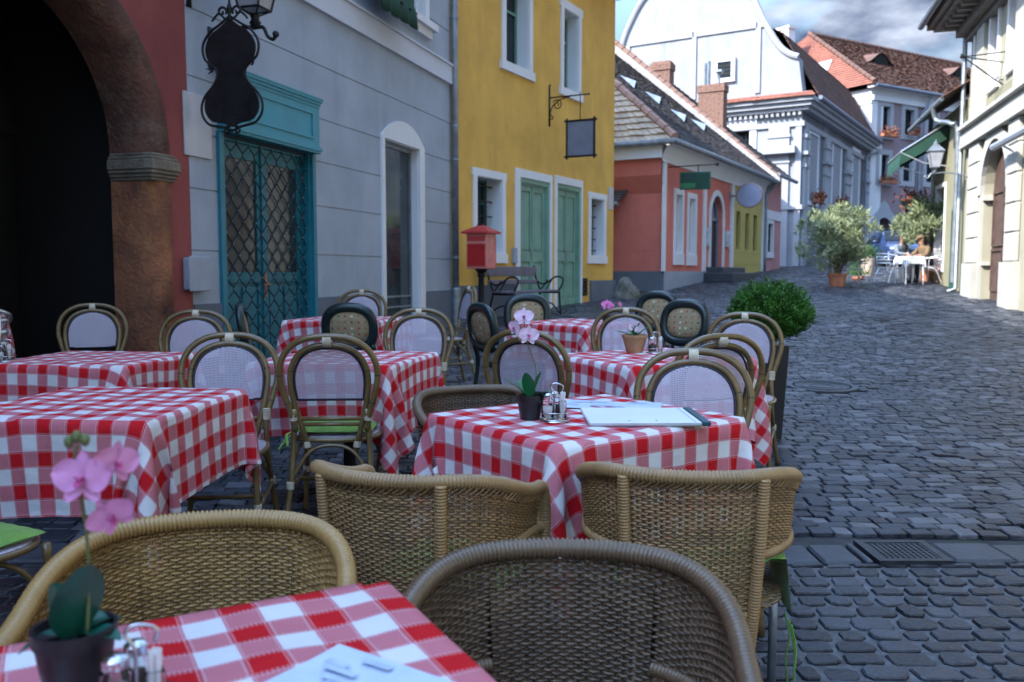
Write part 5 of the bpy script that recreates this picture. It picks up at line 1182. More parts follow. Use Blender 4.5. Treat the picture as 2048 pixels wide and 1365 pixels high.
# ================================================================ RIGHT SIDE: cream house with arched gate
def cream_house():
    f = RF; root = froot('cream_house', f, 'cream house with white pilasters and tall arched gateway on the right', 'house')
    s0, L = 0, 26; H = f.z(1940, 62)
    ga = (f.s(1962), f.s(2013), .3, f.z(1988, 283)); gh = (ga[1]-ga[0])/2
    hs = [(f.s(1935.5), f.s(1940), f.z(1936, 226), f.z(1938, 78)), (f.s(1965), f.s(1979), f.z(1965, 178), f.z(1970, 14)), (f.s(2001), f.s(2017), f.z(2001, 140), f.z(1970, 14))]
    wall(MB(), s0, L, -.2, H, [ga+(gh, .25)]+[h+(0, .22) for h in hs]+[(9, 10.2, 1.6, 3.4, 0, .2), (13, 14.2, 1.6, 3.4, 0, .2), (9, 10.2, 5, 6.8, 0, .2), (13, 14.2, 5, 6.8, 0, .2)], 8).build('wall', M['cream'], root)
    for h in hs+[(9, 10.2, 1.6, 3.4), (13, 14.2, 1.6, 3.4), (9, 10.2, 5, 6.8), (13, 14.2, 5, 6.8)]: window(root, *h, .22, M['whitepaint'], 2, (.62,), w=.05, trim=M['whitepaint'], tw=.13, tproud=.05, wb=.24, ext=.03)
    t = MB(); zc = f.z(1990, 250)
    # banded pilasters with plinths
    def pil(a, b, top):
        z = 1.45; t.box(a-.05, b+.05, -.16, 0, -.2, z); k = z
        while k < top-.2: t.bbox(a, b, -.11, .0, k+.012, min(k+.55, top)-.012, .02); t.box(a+.02, b-.02, -.08, 0, k-.012, k+.012); k += .55
    lz = f.z(1936, 282)
    pil(f.s(1938), f.s(1957), lz-.2); pil(ga[1]+.12, ga[1]+.85, lz-.2); pil(7.2, 7.9, lz-.2); pil(11.4, 12.1, lz-.2)
    t.box(-.03, L, -.14, 0, lz-.12, lz+.22); t.box(-.03, L, -.24, 0, lz+.22, lz+.30); t.box(-.03, L, -.19, 0, lz-.2, lz-.12)
    for a, b in ((1943, 1957), (2019, 2048)): t.box(f.s(a), f.s(b), -.09, 0, lz+.30, H)
    # arch architrave with impost
    ow = .28; spz = ga[3]-gh; cx = (ga[0]+ga[1])/2
    t.box(ga[0]-.1, ga[0], -.07, 0, -.2, spz); t.box(ga[1], ga[1]+.1, -.07, 0, -.2, spz)
    for k in range(16):
        a0, a1 = math.pi*k/16, math.pi*(k+1)/16; V = []
        for an in (a0, a1):
            for rad in (gh, gh+ow):
                for y in (-.09, 0): V.append((cx-rad*math.cos(an), y, spz+rad*math.sin(an)))
        t.add(V, [(0, 2, 6, 4), (2, 3, 7, 6), (0, 4, 5, 1)])
    t.box(ga[0]+.001, ga[0]+.10, -.03, .18, spz-.12, spz); t.box(ga[0]+.001, ga[0]+.08, -.02, .18, 1.4, 1.48); t.build('stone_trim', M['creamtrim'], root)
    ol = MB(); ol.box(f.s(1958), f.s(2018), -.006, 0, lz+.31, f.z(1965, 205)); ol.build('window_apron', M['olivewall'], root)
    g = MB(); a, b = ga[0], ga[1]; m = cx; bw = M['blackwood']
    g.box(a, b, .19, .25, .4, spz+.2)
    for x0, x1 in ((a, m-.01), (m+.01, b)):
        for za, zb in ((.9, 1.7), (1.85, spz)): ring(g, x0+.14, x1-.10, za, zb, .05, .155, .19)
    P = arcpts(a, b, ga[3], gh); g.prism([(x, z) for x, z in P], (0, .18, 0), (1, 0, 0), (0, 0, 1), (0, .06, 0)); g.build('gate', mat('gate_wood', (.10, .06, .05), .6, .25, 5, .4, 40, stain=((.05, .03, .03), .6)), root)
    e = MB(); s_ = H
    for pr, a_, b_ in ((.12, H-.3, H-.15), (.30, H-.15, H), (.72, H+.12, H+.2), (.85, H+.2, H+.34)): e.box(-pr, L, -pr, 8, a_, b_)
    k = -.2
    while k < L: e.box(k, k+.16, -.62, -.3, H, H+.12); k += .42
    e.box(-.3, L, -.3, 8, H, H+.12); e.build('cornice', mat('dark_eaves', (.16, .15, .14), .8, .2, 6, .3, 40), root)
    r = MB(); tile_roof(r, (-.9, -.95, H+.35), (L, -.95, H+.35), (L, 4, H+3.2), (3, 4, H+3.2), 90, 20); r.add([(-.9, -.95, H+.35), (-.9, 9, H+.35), (3, 4, H+3.2)], [(0, 1, 2)]); r.build('roof', M['tilebrown'], root)
    q = MB(); q.tube([(-.12, -.12, H-.2), (-.12, -.12, G(21)+.1), (-.12, -.3, G(21)+.02)], .055, 8); q.tube([(-.9, -.98, H+.32), (L, -.98, H+.32)], .08, 8); q.build('drainpipe', M['zinc'], root, 'auto')
cream_house()
def cream_bits():
    f = RF; o = Vector((-f.n[0], -f.n[1], 0))
    s = f.s(1990); z = f.z(1990, 150); w = f.world(s); root = empty('iron_bracket', (w[0], w[1], z), math.atan2(o.y, o.x), 'thin three armed iron bracket sticking out of the cream wall', 'bracket')
    b = MB(); b.tube([(0, .1, .28), (.75, 0, .25)], .012, 6); b.tube([(0, -.1, .12), (.75, 0, .25)], .012, 6); b.tube([(.05, 0, -.32), (.75, 0, .25)], .014, 6); b.tube(scroll((.02, 0, -.3), .07, 1.2, (1, 0, 0), (0, 0, 1)), .012, 6); b.lathe([(.03, -.04), (.045, 0), (.03, .05)], 8, (.77, 0, .26)); b.build('arms', M['iron'], root)
    lantern('street_lantern', f, f.s(1932), f.z(1895, 334, -.75), .75, 'white framed lantern on a curved arm at the corner of the cream house', 1.05, M['frost'], m=M['zinc'])
    s = f.s(2030); z = f.z(2030, 305); w = f.world(s); root = empty('rolled_awning', (w[0], w[1], z), f.ang, 'grey awning roll at the right edge of the cream house', 'awning')
    b = MB(); b.tube([(-.5, -.35, .12), (3.2, -.35, .12)], .07, 8); b.tube([(0, 0, -.1), (0, -.35, .12)], .02, 6); b.tube([(2.6, 0, -.1), (2.6, -.35, .12)], .02, 6); b.build('roll', M['meter'], root)
cream_bits()
def shop_house():
    f = RF; root = froot('shop_house', f, 'low shop house with yellow wall and green door beyond the cream house', 'house')
    L = -4.75; E = f.z(1895, 232); y = .06
    hs = [(f.s(1902), f.s(1912), G(22.5)+.05, f.z(1905, 425)), (f.s(1868), f.s(1885), G(24)+.4, f.z(1875, 380))]
    m = MB(); wall(m, L, -.002, .2, E, [h+(0, .2) for h in hs], 6); o = m.build('wall', M['olivewall'], root)
    window(root, *hs[0], .2, M['greendark'], 2, (.5,), trim=M['greendark'], tw=.06, name='door')
    for h in hs[1:]: window(root, *h, .2, M['iron'], 2, (.5,), trim=M['whitepaint'], tw=.1)
    r = MB(); tile_roof(r, (L-.3, -.55, E+.05), (-.02, -.55, E+.05), (-.02, 3, E+2.2), (L-.3, 3, E+2.2), 30, 14); r.add([(L-.3, 6.5, E), (-.02, 6.5, E), (-.02, 3, E+2.2), (L-.3, 3, E+2.2), (L, 0, E), (L, 6, E), (L, 3, E+2.1)], [(0, 1, 2, 3), (4, 5, 6)]); r.build('roof', M['tilebrown'], root)
    q = MB(); q.tube([(L-.3, -.58, E), (-.1, -.58, E)], .055, 8); q.tube(crv([(-1.1, -.62, E), (-1.1, -.5, E-.35), (-.7, -.25, E-.5), (-.62, -.1, E-.9), (-.62, -.1, 1.0)], 6), .06, 8); q.build('gutter', M['zinc'], root, 'auto')
    wl = MB()
    w = f.world(-4, -.0); ar = froot('shop_awning', f, 'dark green striped awning tilted down over the terrace tables', 'awning')
    a, b = -4.7, -2.2; zt, zf, OUT = 5.1, 4.4, 1.15; V = []; F = []; n = 12
    for k in range(n+1):
        x = a+(b-a)*k/n
        for t in range(6): u = t/5; V.append((x, -.05-(OUT-.05)*u, zt+(zf-zt)*u-.05*math.sin(math.pi*u)+.015*math.sin(k*1.3)))
        V.append((x, -OUT-.03, zf-.40-.05*abs(math.sin(k*1.57)))); 
    for k in range(n):
        for t in range(6): F.append((k*7+t, (k+1)*7+t, (k+1)*7+t+1, k*7+t+1))
    m = MB(); m.add(V, F); m.build('fabric', M['awning'], ar, True)
    for x in (a, b): q = MB(); q.prism([(-.05, zt-.02), (-OUT, zf-.01), (-OUT-.02, zf-.34), (-.05, zf+.3)], (x, 0, 0), (0, 1, 0), (0, 0, 1), (.006, 0, 0)); q.build('side_wing', M['awning'], ar)
    m = MB(); m.tube([(a, -OUT, zf), (b, -OUT, zf)], .03, 6); m.tube([(b+.02, -.05, zt+.02), (b+.02, -OUT, zf+.01)], .018, 6); m.tube([(b, -.05, zt-1.1), (b, -.6, zt-1.0), (b, -OUT, zf-.02)], .018, 6); m.tube([(a, -.05, zt-1.1), (a, -OUT, zf-.02)], .018, 6); m.build('frame', M['alu'], ar)
shop_house()
# balcony-like dark shop front goods under the awning
def shop_sign():
    f = RF; s0 = -4.2; w = f.world(s0, -.5); root = empty('hanging_basket', (w[0], w[1], f.z(1868, 385, -.5)), f.ang, 'dark hanging flower basket under the green awning', 'flower basket')
    MB().lathe([(.05, -.2), (.3, -.12), (.36, .02)], 12).build('bowl', M['planter'], root); r = random.Random(5); m = MB()
    for k in range(300):
        c = Vector((r.gauss(0, .25), r.gauss(0, .25), r.gauss(.05, .16))); a = Vector((r.uniform(-1, 1), r.uniform(-1, 1), r.uniform(-1, 1))).normalized()*.05; b = a.cross(Vector((0.3, 1, .2))).normalized()*.05; m.add([c-a, c+b, c+a, c-b], [(0, 1, 2, 3)])
    m.build('flowers', M['geranium'], root); MB().tube([(0, 0, .1), (0, 0, .9)], .008, 5).build('chain', M['iron'], root)
shop_sign()
# ================================================================ CAFE FURNITURE
def wrap_tube(mb, pts, r, pitch=.0075, n=10, bump=.22, flat=1):
    """a tube bound round with cane: ridges one pitch apart"""
    P = [Vector(p) for p in pts]; d = [0]; pitch *= 1.25
    for a, b in zip(P, P[1:]): d.append(d[-1]+(b-a).length)
    m = max(4, int(d[-1]/pitch)*3); out = []; rs = []; j = 0
    for k in range(m+1):
        t = d[-1]*k/m
        while j < len(d)-2 and d[j+1] < t: j += 1
        u = (t-d[j])/max(1e-9, d[j+1]-d[j]); out.append(P[j].lerp(P[j+1], u)); rs.append(r*(1-bump*(1 if k % 3 == 0 else 0)+.012*math.sin(k*.9)))
    mb.tube(out, rs, n)
def wicker_chair(wm, label):
    root = empty('wicker_armchair', (0, 0, 0), 0, label, 'armchair'); root['group'] = 'woven wicker armchairs around the checked tables'
    A_, B_ = .285, .29; yf = .15
    raw = [(A_, yf*(1-k/6)) for k in range(6)]+[(A_*math.copysign(abs(math.cos(a))**.90, math.cos(a)), -B_*abs(math.sin(a))**.90) for a in [math.pi*k/60 for k in range(61)]]+[(-A_, yf*(k+1)/6) for k in range(6)]
    D = [0]
    for a, b in zip(raw, raw[1:]): D.append(D[-1]+math.hypot(b[0]-a[0], b[1]-a[1]))
    Ltot = D[-1]; rx, ry = [p[0] for p in raw], [p[1] for p in raw]
    def at(u): return float(np.interp(u, D, rx)), float(np.interp(u, D, ry))
    def zr(u):
        y = at(u)[1]; t = min(1, max(0, (y+.26)/.41)); return .785-.092*(t*t*(3-2*t))
    def pos(u, z, off=0):
        x, y = at(u); x2, y2 = at(min(Ltot, u+.01)); x1, y1 = at(max(0, u-.01)); tx, ty = x2-x1, y2-y1; l = math.hypot(tx, ty) or 1
        nx, ny = ty/l, -tx/l    # outward
        h = (zr(u)-z); sh = 1-.30*h
        return Vector((x*(1-.28*h)+nx*-off, (y*sh if y < 0 else y)+ny*-off+(.0), z))
    # which way is outward: flip so that +off is outwards
    sgn = 1
    if (pos(Ltot/2, .7, .01)-pos(Ltot/2, .7, 0)).y > 0: sgn = -1
    us = [u for u in np.arange(0, Ltot, .002)]; ub = min(us, key=lambda u: abs(at(u)[0]-.165) + (9 if at(u)[1] > -.1 else 0)); ub2 = Ltot-ub
    rim = MB(); rp = [pos(u, zr(u)) for u in np.linspace(.0, Ltot, 90)]
    zf = zr(0)
    fr = [Vector((A_-.01, yf+.045, .40)), Vector((A_-.004, yf+.05, .52)), Vector((A_, yf+.048, .60)), Vector((A_, yf+.03, zf-.018))]; fl = [Vector((-v.x, v.y, v.z)) for v in fr]
    wrap_tube(rim, crv(fr+[rp[0]], 5)[:-1]+rp+crv(fl+[rp[-1]], 5)[:-1][::-1], .0200); rim.build('rim', wm, root, True)
    # posts, rails
    p = MB()
    for u in (ub, ub2):
        wrap_tube(p, [pos(u, zr(u)-.005, sgn*.012), pos(u, .6, sgn*.017), pos(u, .42, sgn*.015), pos(u, .30, sgn*.008)], .0165, .0065)
    p.build('back_post', wm, root, True, split=True)
    rl = MB(); zl = .575
    for ua, ue, leg in ((ub, .0, fr), (ub2, Ltot, fl)):
        pts = [pos(u, zl+.004*math.sin(u*9), 0) for u in np.linspace(ua, ue, 14)]+[Vector((leg[1].x, leg[1].y, zl-.01))]
        wrap_tube(rl, pts, .0145, .0065)
    for leg in (fr, fl):   # lower side braces
        q = pos(ub if leg is fr else ub2, .42); wrap_tube(rl, [q, Vector((leg[0].x*.97, -.02, .42)), leg[0]+Vector((0, 0, .01))], .012, .0065)
        wrap_tube(rl, crv([leg[0]+Vector((0, -.01, .05)), leg[0]+Vector((-.01*np.sign(leg[0].x), -.05, .12)), leg[0]+Vector((0, -.02, .17))], 4), .009, .006)
    rl.build('arm_rail', wm, root, True, split=True)
    # weave
    rr = random.Random(9); w = MB(); stk = .0152; row = .0073
    def run(u0, u1, zbot, seed):
        n = int((u1-u0)/stk); k = 0
        while True:
            dz = .016+k*row; 
            if max(zr(u0), zr(u1), zr((u0+u1)/2))-dz < zbot: break
            pts = []; 
            for i in range(2*n+1):
                u = u0+(u1-u0)*i/(2*n); z = zr(u)-dz+rr.uniform(-.0009, .0009)
                off = (.0040 if (i//2+k) % 2 else -.0040) if i % 2 == 0 else 0
                if z < zbot: 
                    if len(pts) > 3: w.tube(pts, .0031, 5, flat=1.0, caps=False)
                    pts = []; continue
                pts.append(pos(u, z, sgn*off))
            if len(pts) > 3: w.tube(pts, .0031, 5, caps=False)
            k += 1
    run(ub, ub2, .335, 1); run(.0, ub, zl+.012, 2); run(ub2, Ltot, zl+.012, 3)
    w.build('weave', wm, root, True)
    st = MB()
    def stake(u, zb):
        for e in (-.0025, .0025): st.tube([pos(u+e, zr(u)-.008), pos(u+e, (zr(u)+zb)/2), pos(u+e, zb)], .0022, 4, caps=False)
    n = int((ub2-ub)/stk)
    for i in range(n+1): stake(ub+(ub2-ub)*i/n, .335)
    for a, b in ((0, ub), (ub2, Ltot)):
        n = int((b-a)/stk)
        for i in range(n+1): stake(a+(b-a)*i/n, zl)
    # loose wrapped loops just below the rim
    for i in range(70):
        u = Ltot*(i+.5)/70; z = zr(u); a = pos(u, z-.012, sgn*.012); b = pos(min(Ltot, u+.02), z-.03, sgn*.006); c = pos(min(Ltot, u+.034), z-.018, -sgn*.01); st.tube([a, b, c], .0032, 4, caps=False)
    st.build('stakes', wm, root, True)
    s = MB(); 
    for k in range(44):
        y = -.20+k*.0095; hw = .245*(1 if y > -.1 else math.sqrt(max(.05, 1-((y+.1)/.14)**2))); m = int(hw*2/.022)
        s.tube([(-hw+2*hw*i/m, y, .425+(.004 if (i+k) % 2 else -.004)) for i in range(m+1)], .0046, 4, caps=False)
    s.build('seat', wm, root, True)
    f = MB(); wrap_tube(f, [pos(u, .415)*1 for u in np.linspace(ub, ub2, 20)]+[Vector((-.265, .0, .415)), Vector((-.265, .22, .415)), Vector((.265, .22, .415)), Vector((.265, 0, .415)), pos(ub, .415)], .013); f.build('seat_frame', wm, root, True)
    for leg in (fr, fl):
        MB().tube([leg[0]+Vector((0, 0, .01)), Vector((leg[0].x, leg[0].y, .0))], .013, 10).build('front_leg', M['zinc'], root, True)
    for u in (ub, ub2):
        q = pos(u, .31); MB().tube([q, Vector((q.x*1.02, q.y-.02, 0))], .013, 10).build('rear_leg', M['zinc'], root, True)
    return root
def curve_band(mb, c, axis, r, wd, n=4):
    if mb is None: return
    for k in range(n): 
        t = (k-(n-1)/2)*wd/n; mb.tube([Vector(c)+Vector(axis)*(t-wd/n*.45), Vector(c)+Vector(axis)*(t+wd/n*.45)], r*(1+.03*(k % 2)), 9)
def bistro_chair():
    root = empty('bistro_chair', (0, 0, 0), 0, 'rattan bistro chair', 'chair', 'rattan bistro chairs with open weave backs')
    Y = lambda z: -.185-.20*(z-.45)-(.02 if z > .8 else 0)*0
    def sym(h): return [(-x, z) for x, z in h]+[(x, z) for x, z in h[::-1][1:]]
    oh = [(.165, .50), (.178, .58), (.205, .67), (.222, .75), (.212, .83), (.170, .895), (.095, .935), (0, .945)]
    ih = [(.105, .385), (.122, .46), (.148, .56), (.168, .65), (.178, .73), (.170, .80), (.135, .86), (.075, .895), (0, .905)]
    O = crv([(x, Y(z), z) for x, z in sym(oh)], 5); I = crv([(x, Y(z)+.012, z) for x, z in sym(ih)], 5)
    MB().tube(O, .0150, 9).build('outer_hoop', M['rattan'], root, True); MB().tube(I, .0135, 9).build('inner_hoop', M['rattan'], root, True)
    r = MB(); 
    for z in (.555, .528): w = float(np.interp(z, [.46, .56], [.122, .148])); r.tube([(-w, Y(z)+.012, z), (w, Y(z)+.012, z)], .0095, 8)
    r.build('back_rails', M['rattan'], root, True)
    # textile panel + dark piping just inside the inner hoop
    inn = [(x*.90 if z > .6 else x*.9, .57+(z-.57)*.955) for x, z in ih if z > .56]; S = sym(inn); SC = crv([(x, Y(z)+.016, z) for x, z in S], 5)
    pp = MB(); pp.tube(SC+[SC[0]], .0058, 6); pp.build('piping', M['piping'], root, True)
    t = MB(); n = len(SC); half = SC[:n//2+1]; V = []; F = []; m = 8
    for p in half:
        for k in range(m+1): u = -1+2*k/m; V.append((p.x*u, p.y+.012*(1-u*u), p.z))
    for i in range(len(half)-1):
        for k in range(m): F.append((i*(m+1)+k, i*(m+1)+k+1, (i+1)*(m+1)+k+1, (i+1)*(m+1)+k))
    t.add(V, F); t.build('back_mesh', M['textile'], root, True)
    # seat
    th = [2*math.pi*k/36 for k in range(36)]
    sp = [(.205*math.copysign(abs(math.cos(a))**.75, math.cos(a)), .02+.205*math.copysign(abs(math.sin(a))**.75, math.sin(a)), .452) for a in th]
    MB().tube(sp, .0125, 8, True).build('seat_frame', M['rattan'], root, True)
    s = MB(); V = [(0, .02, .462)]+[(x*.97, .02+(y-.02)*.97, z+.012) for x, y, z in sp]+[(x*.99, .02+(y-.02)*.99, z-.006) for x, y, z in sp]
    s.add(V, [(0, 1+k, 1+(k+1) % 36) for k in range(36)]+[(1+k, 37+k, 37+(k+1) % 36, 1+(k+1) % 36) for k in range(36)]); s.build('seat', M['textile'], root, True)
    for sx in (-1, 1):
        MB().tube(crv([(sx*.165, Y(.62)+.005, .60), (sx*.175, -.19, .45), (sx*.185, -.225, .25), (sx*.215, -.285, 0)], 5), .0135, 9).build('rear_leg', M['rattan'], root, True)
        MB().tube(crv([(sx*.185, .19, .45), (sx*.19, .205, .25), (sx*.205, .225, 0)], 5), .0135, 9).build('front_leg', M['rattan'], root, True)
    q = MB()
    for sx in (-1, 1):
        q.tube(crv([(sx*.19, -.22, .26), (sx*.17, -.12, .40), (sx*.10, -.03, .435)], 5), .009, 7); q.tube(crv([(sx*.19, .205, .24), (sx*.17, .12, .38), (sx*.10, .03, .435)], 5), .009, 7); q.tube([(sx*.19, -.23, .24), (sx*.195, .21, .22)], .010, 7)
    q.tube(crv([(-.18, -.215, .28), (-.10, -.20, .40), (0, -.195, .43), (.10, -.20, .40), (.18, -.215, .28)], 5), .009, 7); q.tube([(-.19, .0, .23), (.19, .0, .23)], .010, 7)
    q.build('stretchers', M['rattan'], root, True)
    def band_(*a): b = MB(); curve_band(b, *a); b.build('binding', M['binding'], root, True)
    band_((0, Y(.93)+.006, .925), (1, 0, 0), .030, .038, 6)
    for sx in (-1, 1):
        band_((sx*.172, Y(.56)+.004, .575), (sx*.03, 0, 1), .020, .055, 7); band_((sx*.115, Y(.43)+.012, .43), (sx*.1, 0, 1), .0175, .03, 4); band_((sx*.187, -.228, .25), (0, 0, 1), .018, .035, 5); band_((sx*.192, .205, .23), (0, 0, 1), .017, .03, 4)
    d = MB()
    for hoop, idx, rr in ((O, (8, 16, -17, -9), .0157), (I, (12, 24, -25, -13), .0142)):
        for i in idx: p = Vector(hoop[i]); t_ = (Vector(hoop[i+1])-p).normalized(); d.tube([p-t_*.0016, p+t_*.0016], rr, 9)
    d.build('cane_nodes', M['node'], root)
    return root
def resin_chair():
    root = empty('resin_chair', (0, 0, 0), 0, 'dark green resin chair', 'chair', 'dark green chairs with speckled padded backs')
    n = 40; zc = .74; Y = lambda z: -.19-.16*(z-.45)
    def se(a, w, h, e=.78): return (w*math.copysign(abs(math.cos(a))**e, math.cos(a)), zc+h*math.copysign(abs(math.sin(a))**e, math.sin(a)))
    f = MB(); V = []; F = []
    for k in range(n):
        a = 2*math.pi*k/n
        for (w, h, dy) in ((.150, .125, .02), (.165, .14, .035), (.20, .18, .03), (.215, .195, 0), (.20, .18, -.025), (.165, .14, -.03), (.150, .125, -.015)):
            x, z = se(a, w, h); V.append((x, Y(z)+dy, z))
    for k in range(n):
        for j in range(7): F.append((k*7+j, ((k+1) % n)*7+j, ((k+1) % n)*7+(j+1) % 7, k*7+(j+1) % 7))
    f.add(V, F); f.build('back_frame', M['resin'], root, True)
    p = MB(); V = []; rings = ((.152, .127, .0), (.14, .115, .018), (.08, .07, .028))
    for sg in (1, -1):
        b = len(V); 
        for (w, h, dy) in rings:
            for k in range(n): x, z = se(2*math.pi*k/n, w, h); V.append((x, Y(z)+dy*sg, z))
        V.append((0, Y(zc)+.03*sg, zc))
    F = []
    for b in (0, 3*n+1):
        for r_ in range(2):
            for k in range(n): F.append((b+r_*n+k, b+r_*n+(k+1) % n, b+(r_+1)*n+(k+1) % n, b+(r_+1)*n+k))
        for k in range(n): F.append((b+2*n+k, b+2*n+(k+1) % n, b+3*n))
    p.add(V, F); p.build('back_pad', M['padpanel'], root, True)
    s = MB(); s.lathe([(.0, .43), (.19, .43), (.215, .44), (.21, .47), (.18, .485), (0, .49)], 24, (0, .02, 0)); s.build('seat', M['resin'], root, True)
    for sx in (-1, 1):
        MB().tube(crv([(sx*.17, Y(.62), .62), (sx*.18, -.18, .44), (sx*.20, -.25, 0)], 5), [.022-.008*k/10 for k in range(11)], 8).build('rear_leg', M['resin'], root, True)
        MB().tube([(sx*.18, .17, .45), (sx*.20, .21, 0)], [.022, .014], 8).build('front_leg', M['resin'], root, True)
    return root
def table_proto(w, d):
    root = empty('cafe_table', (0, 0, 0), 0, 'cafe table', 'table', 'square cafe tables under red checked cloths')
    MB().bbox(-w/2+.035, w/2-.035, -d/2+.035, d/2-.035, .710, .738, .006).build('tabletop', M['slatewood'], root)
    p = MB(); p.lathe([(.035, .03), (.03, .72)], 12); p.box(-.16, .16, -.02, .02, .705, .72); p.box(-.02, .02, -.16, .16, .69, .705); p.build('pedestal', M['iron'], root)
    b = MB(); [b.tube([(math.cos(a)*.02, math.sin(a)*.02, .06), (math.cos(a)*.2, math.sin(a)*.2, .035), (math.cos(a)*.30, math.sin(a)*.30, .012)], [.024, .018, .012], 7) for a in (.78, 2.36, 3.93, 5.5)]; b.build('foot', M['iron'], root)
    return root

# ---- cloth draped by a small position-based simulation (numpy)
def drape(hx, hy, size, rot, ox, oy, seed, n=65, steps=190, iters=10, sag=0):
    rs = np.random.RandomState(seed); L = size/(n-1)
    u = (np.arange(n)-(n-1)/2)*L; U, Vv = np.meshgrid(u, u, indexing='ij')
    c, s = math.cos(rot), math.sin(rot)
    P = np.zeros((n, n, 3)); P[..., 0] = U*c-Vv*s+ox; P[..., 1] = U*s+Vv*c+oy; P[..., 2] = .004
    P[..., 2] += rs.uniform(-.002, .002, (n, n)); Vl = np.zeros_like(P); dt = 1/60
    # low frequency sideways breeze gives each cloth folds of its own
    def pr(a, b, rest, k=1.0):
        A = P[a]; B = P[b]; d = B-A; l = np.linalg.norm(d, axis=-1, keepdims=True); l[l < 1e-9] = 1e-9
        cor = .5*k*(l-rest)/l*d; P[a] = A+cor; P[b] = B-cor
    S = np.s_
    for st in range(steps):
        Vl[..., 2] -= 2.6*dt; Vl *= .975
        if st < 90: Vl[..., 0] += .25*dt*np.sin(U*9+seed+st*.05); Vl[..., 1] += .25*dt*np.cos(Vv*8+seed*2+st*.04)
        old = P.copy(); P = P+Vl*dt
        for it in range(iters):
            for q in (0, 1):
                m = (n-1-q)//2*2
                pr(S[q:q+m:2, :], S[q+1:q+1+m:2, :], L); pr(S[:, q:q+m:2], S[:, q+1:q+1+m:2], L)
                e = (n-1-q+1)//2*2
                a0 = np.arange(q, n-1, 2)
                pr(np.ix_(a0, range(n-1)), np.ix_(a0+1, range(1, n)), L*1.41421, .22); pr(np.ix_(a0, range(1, n)), np.ix_(a0+1, range(n-1)), L*1.41421, .22)
            for q in (0, 1):
                a0 = np.array([i for i in range(n-2) if (i//2) % 2 == q])
                pr(np.ix_(a0, range(n)), np.ix_(a0+2, range(n)), 2*L, .003); pr(np.ix_(range(n), a0), np.ix_(range(n), a0+2), 2*L, .003)
            X, Y_, Z = P[..., 0], P[..., 1], P[..., 2]
            ins = (np.abs(X) < hx) & (np.abs(Y_) < hy) & (Z < .002)
            dxm = hx-np.abs(X); dym = hy-np.abs(Y_); top = ins & ((-Z < np.minimum(dxm, dym)*1.2+.004) | (st < 3))
            Z[top] = .002
            side = ins & ~top; sx = side & (dxm <= dym); sy = side & (dxm > dym)
            X[sx] = np.sign(X[sx])*hx; Y_[sy] = np.sign(Y_[sy])*hy
        on = (np.abs(P[..., 0]) < hx-.005) & (np.abs(P[..., 1]) < hy-.005) & (P[..., 2] < .006)
        Vl = (P-old)/dt; Vl[on] *= .25
    # faint ripples left in the cloth on the table top
    w = np.clip((np.minimum(hx-np.abs(P[..., 0]), hy-np.abs(P[..., 1])))/.06, 0, 1)*(P[..., 2] > -.01)
    P[..., 2] += .004+w*(.0022*np.sin(U*31+seed+2*np.sin(Vv*7))+.0022*np.sin((U*.6+Vv)*27+seed*1.7)+.0015)
    uv = np.stack([U+5+seed*.013, Vv+5], -1); return P, uv
def cloth_mesh(name, P, uv, z):
    n = P.shape[0]; me = bpy.data.meshes.new(name)
    F = [(i*n+j, (i+1)*n+j, (i+1)*n+j+1, i*n+j+1) for i in range(n-1) for j in range(n-1)]
    V = P.reshape(-1, 3).copy(); V[:, 2] += z; me.from_pydata(V.tolist(), [], F); me.update(); l = me.uv_layers.new(name='UVMap'); U_ = uv.reshape(-1, 2)
    idx = np.zeros(len(me.loops), dtype=np.int32); me.loops.foreach_get('vertex_index', idx); l.data.foreach_set('uv', U_[idx].ravel().astype(np.float32))
    me.polygons.foreach_set('use_smooth', [True]*len(me.polygons)); me.materials.append(M['gingham']); return me
TABLES = [  # name, x, y, yaw deg, w, d, sheet, rot, ox, oy, seed, cloth label, table label
 (-.375, .92, 28, .80, .80, 1.34, 0, .0, .0, 1, 'red checked tablecloth on the nearest table at the bottom of the photo', 'nearest cafe table under the red checked cloth at the bottom'),
 (.256, 3.08, 36, .88, .76, 1.42, 2, .0, .0, 2, 'red checked tablecloth under the white menu folder on the middle table', 'cafe table carrying the black orchid pot and white menu folder'),
 (-1.575, 3.37, -7, .80, .84, 1.40, 4, .0, -.03, 3, 'red checked tablecloth on the left table behind the pink orchid', 'cafe table at the left behind the pink orchid flowers'),
 (-2.27, 4.74, -7, .80, .78, 1.34, -3, 0, 0, 4, 'red checked tablecloth on the far left table in front of the stone arch', 'cafe table in front of the dark stone archway'),
 (-.90, 4.785, -14, .80, .80, 1.46, 3, .02, 0, 5, 'red checked tablecloth on the table behind the rattan chair with green cushion', 'cafe table behind the rattan chair with the green cushion'),
 (.763, 4.82, 31, .87, .80, 1.50, -3, 0, 0, 6, 'red checked tablecloth under the striped clay pot', 'cafe table carrying the striped clay pot'),
 (.52, 6.96, 47, .80, .80, 1.36, 2, 0, 0, 3, 'small distant red checked tablecloth in front of the park bench', 'distant cafe table between the dark green chairs near the bench'),
 (-1.36, 7.25, -15, .80, .80, 1.36, 0, 0, 0, 4, 'distant red checked tablecloth behind the dark chair near the shop window', 'distant cafe table by the grey wall near the shop window'),
 (-4.02, 6.05, 10, .7, .7, 1.20, 0, 0, 0, 1, 'red checked tablecloth inside the dark archway at the left edge', 'small cafe table inside the dark archway'),
]
_sims = {}
TOPZ = []
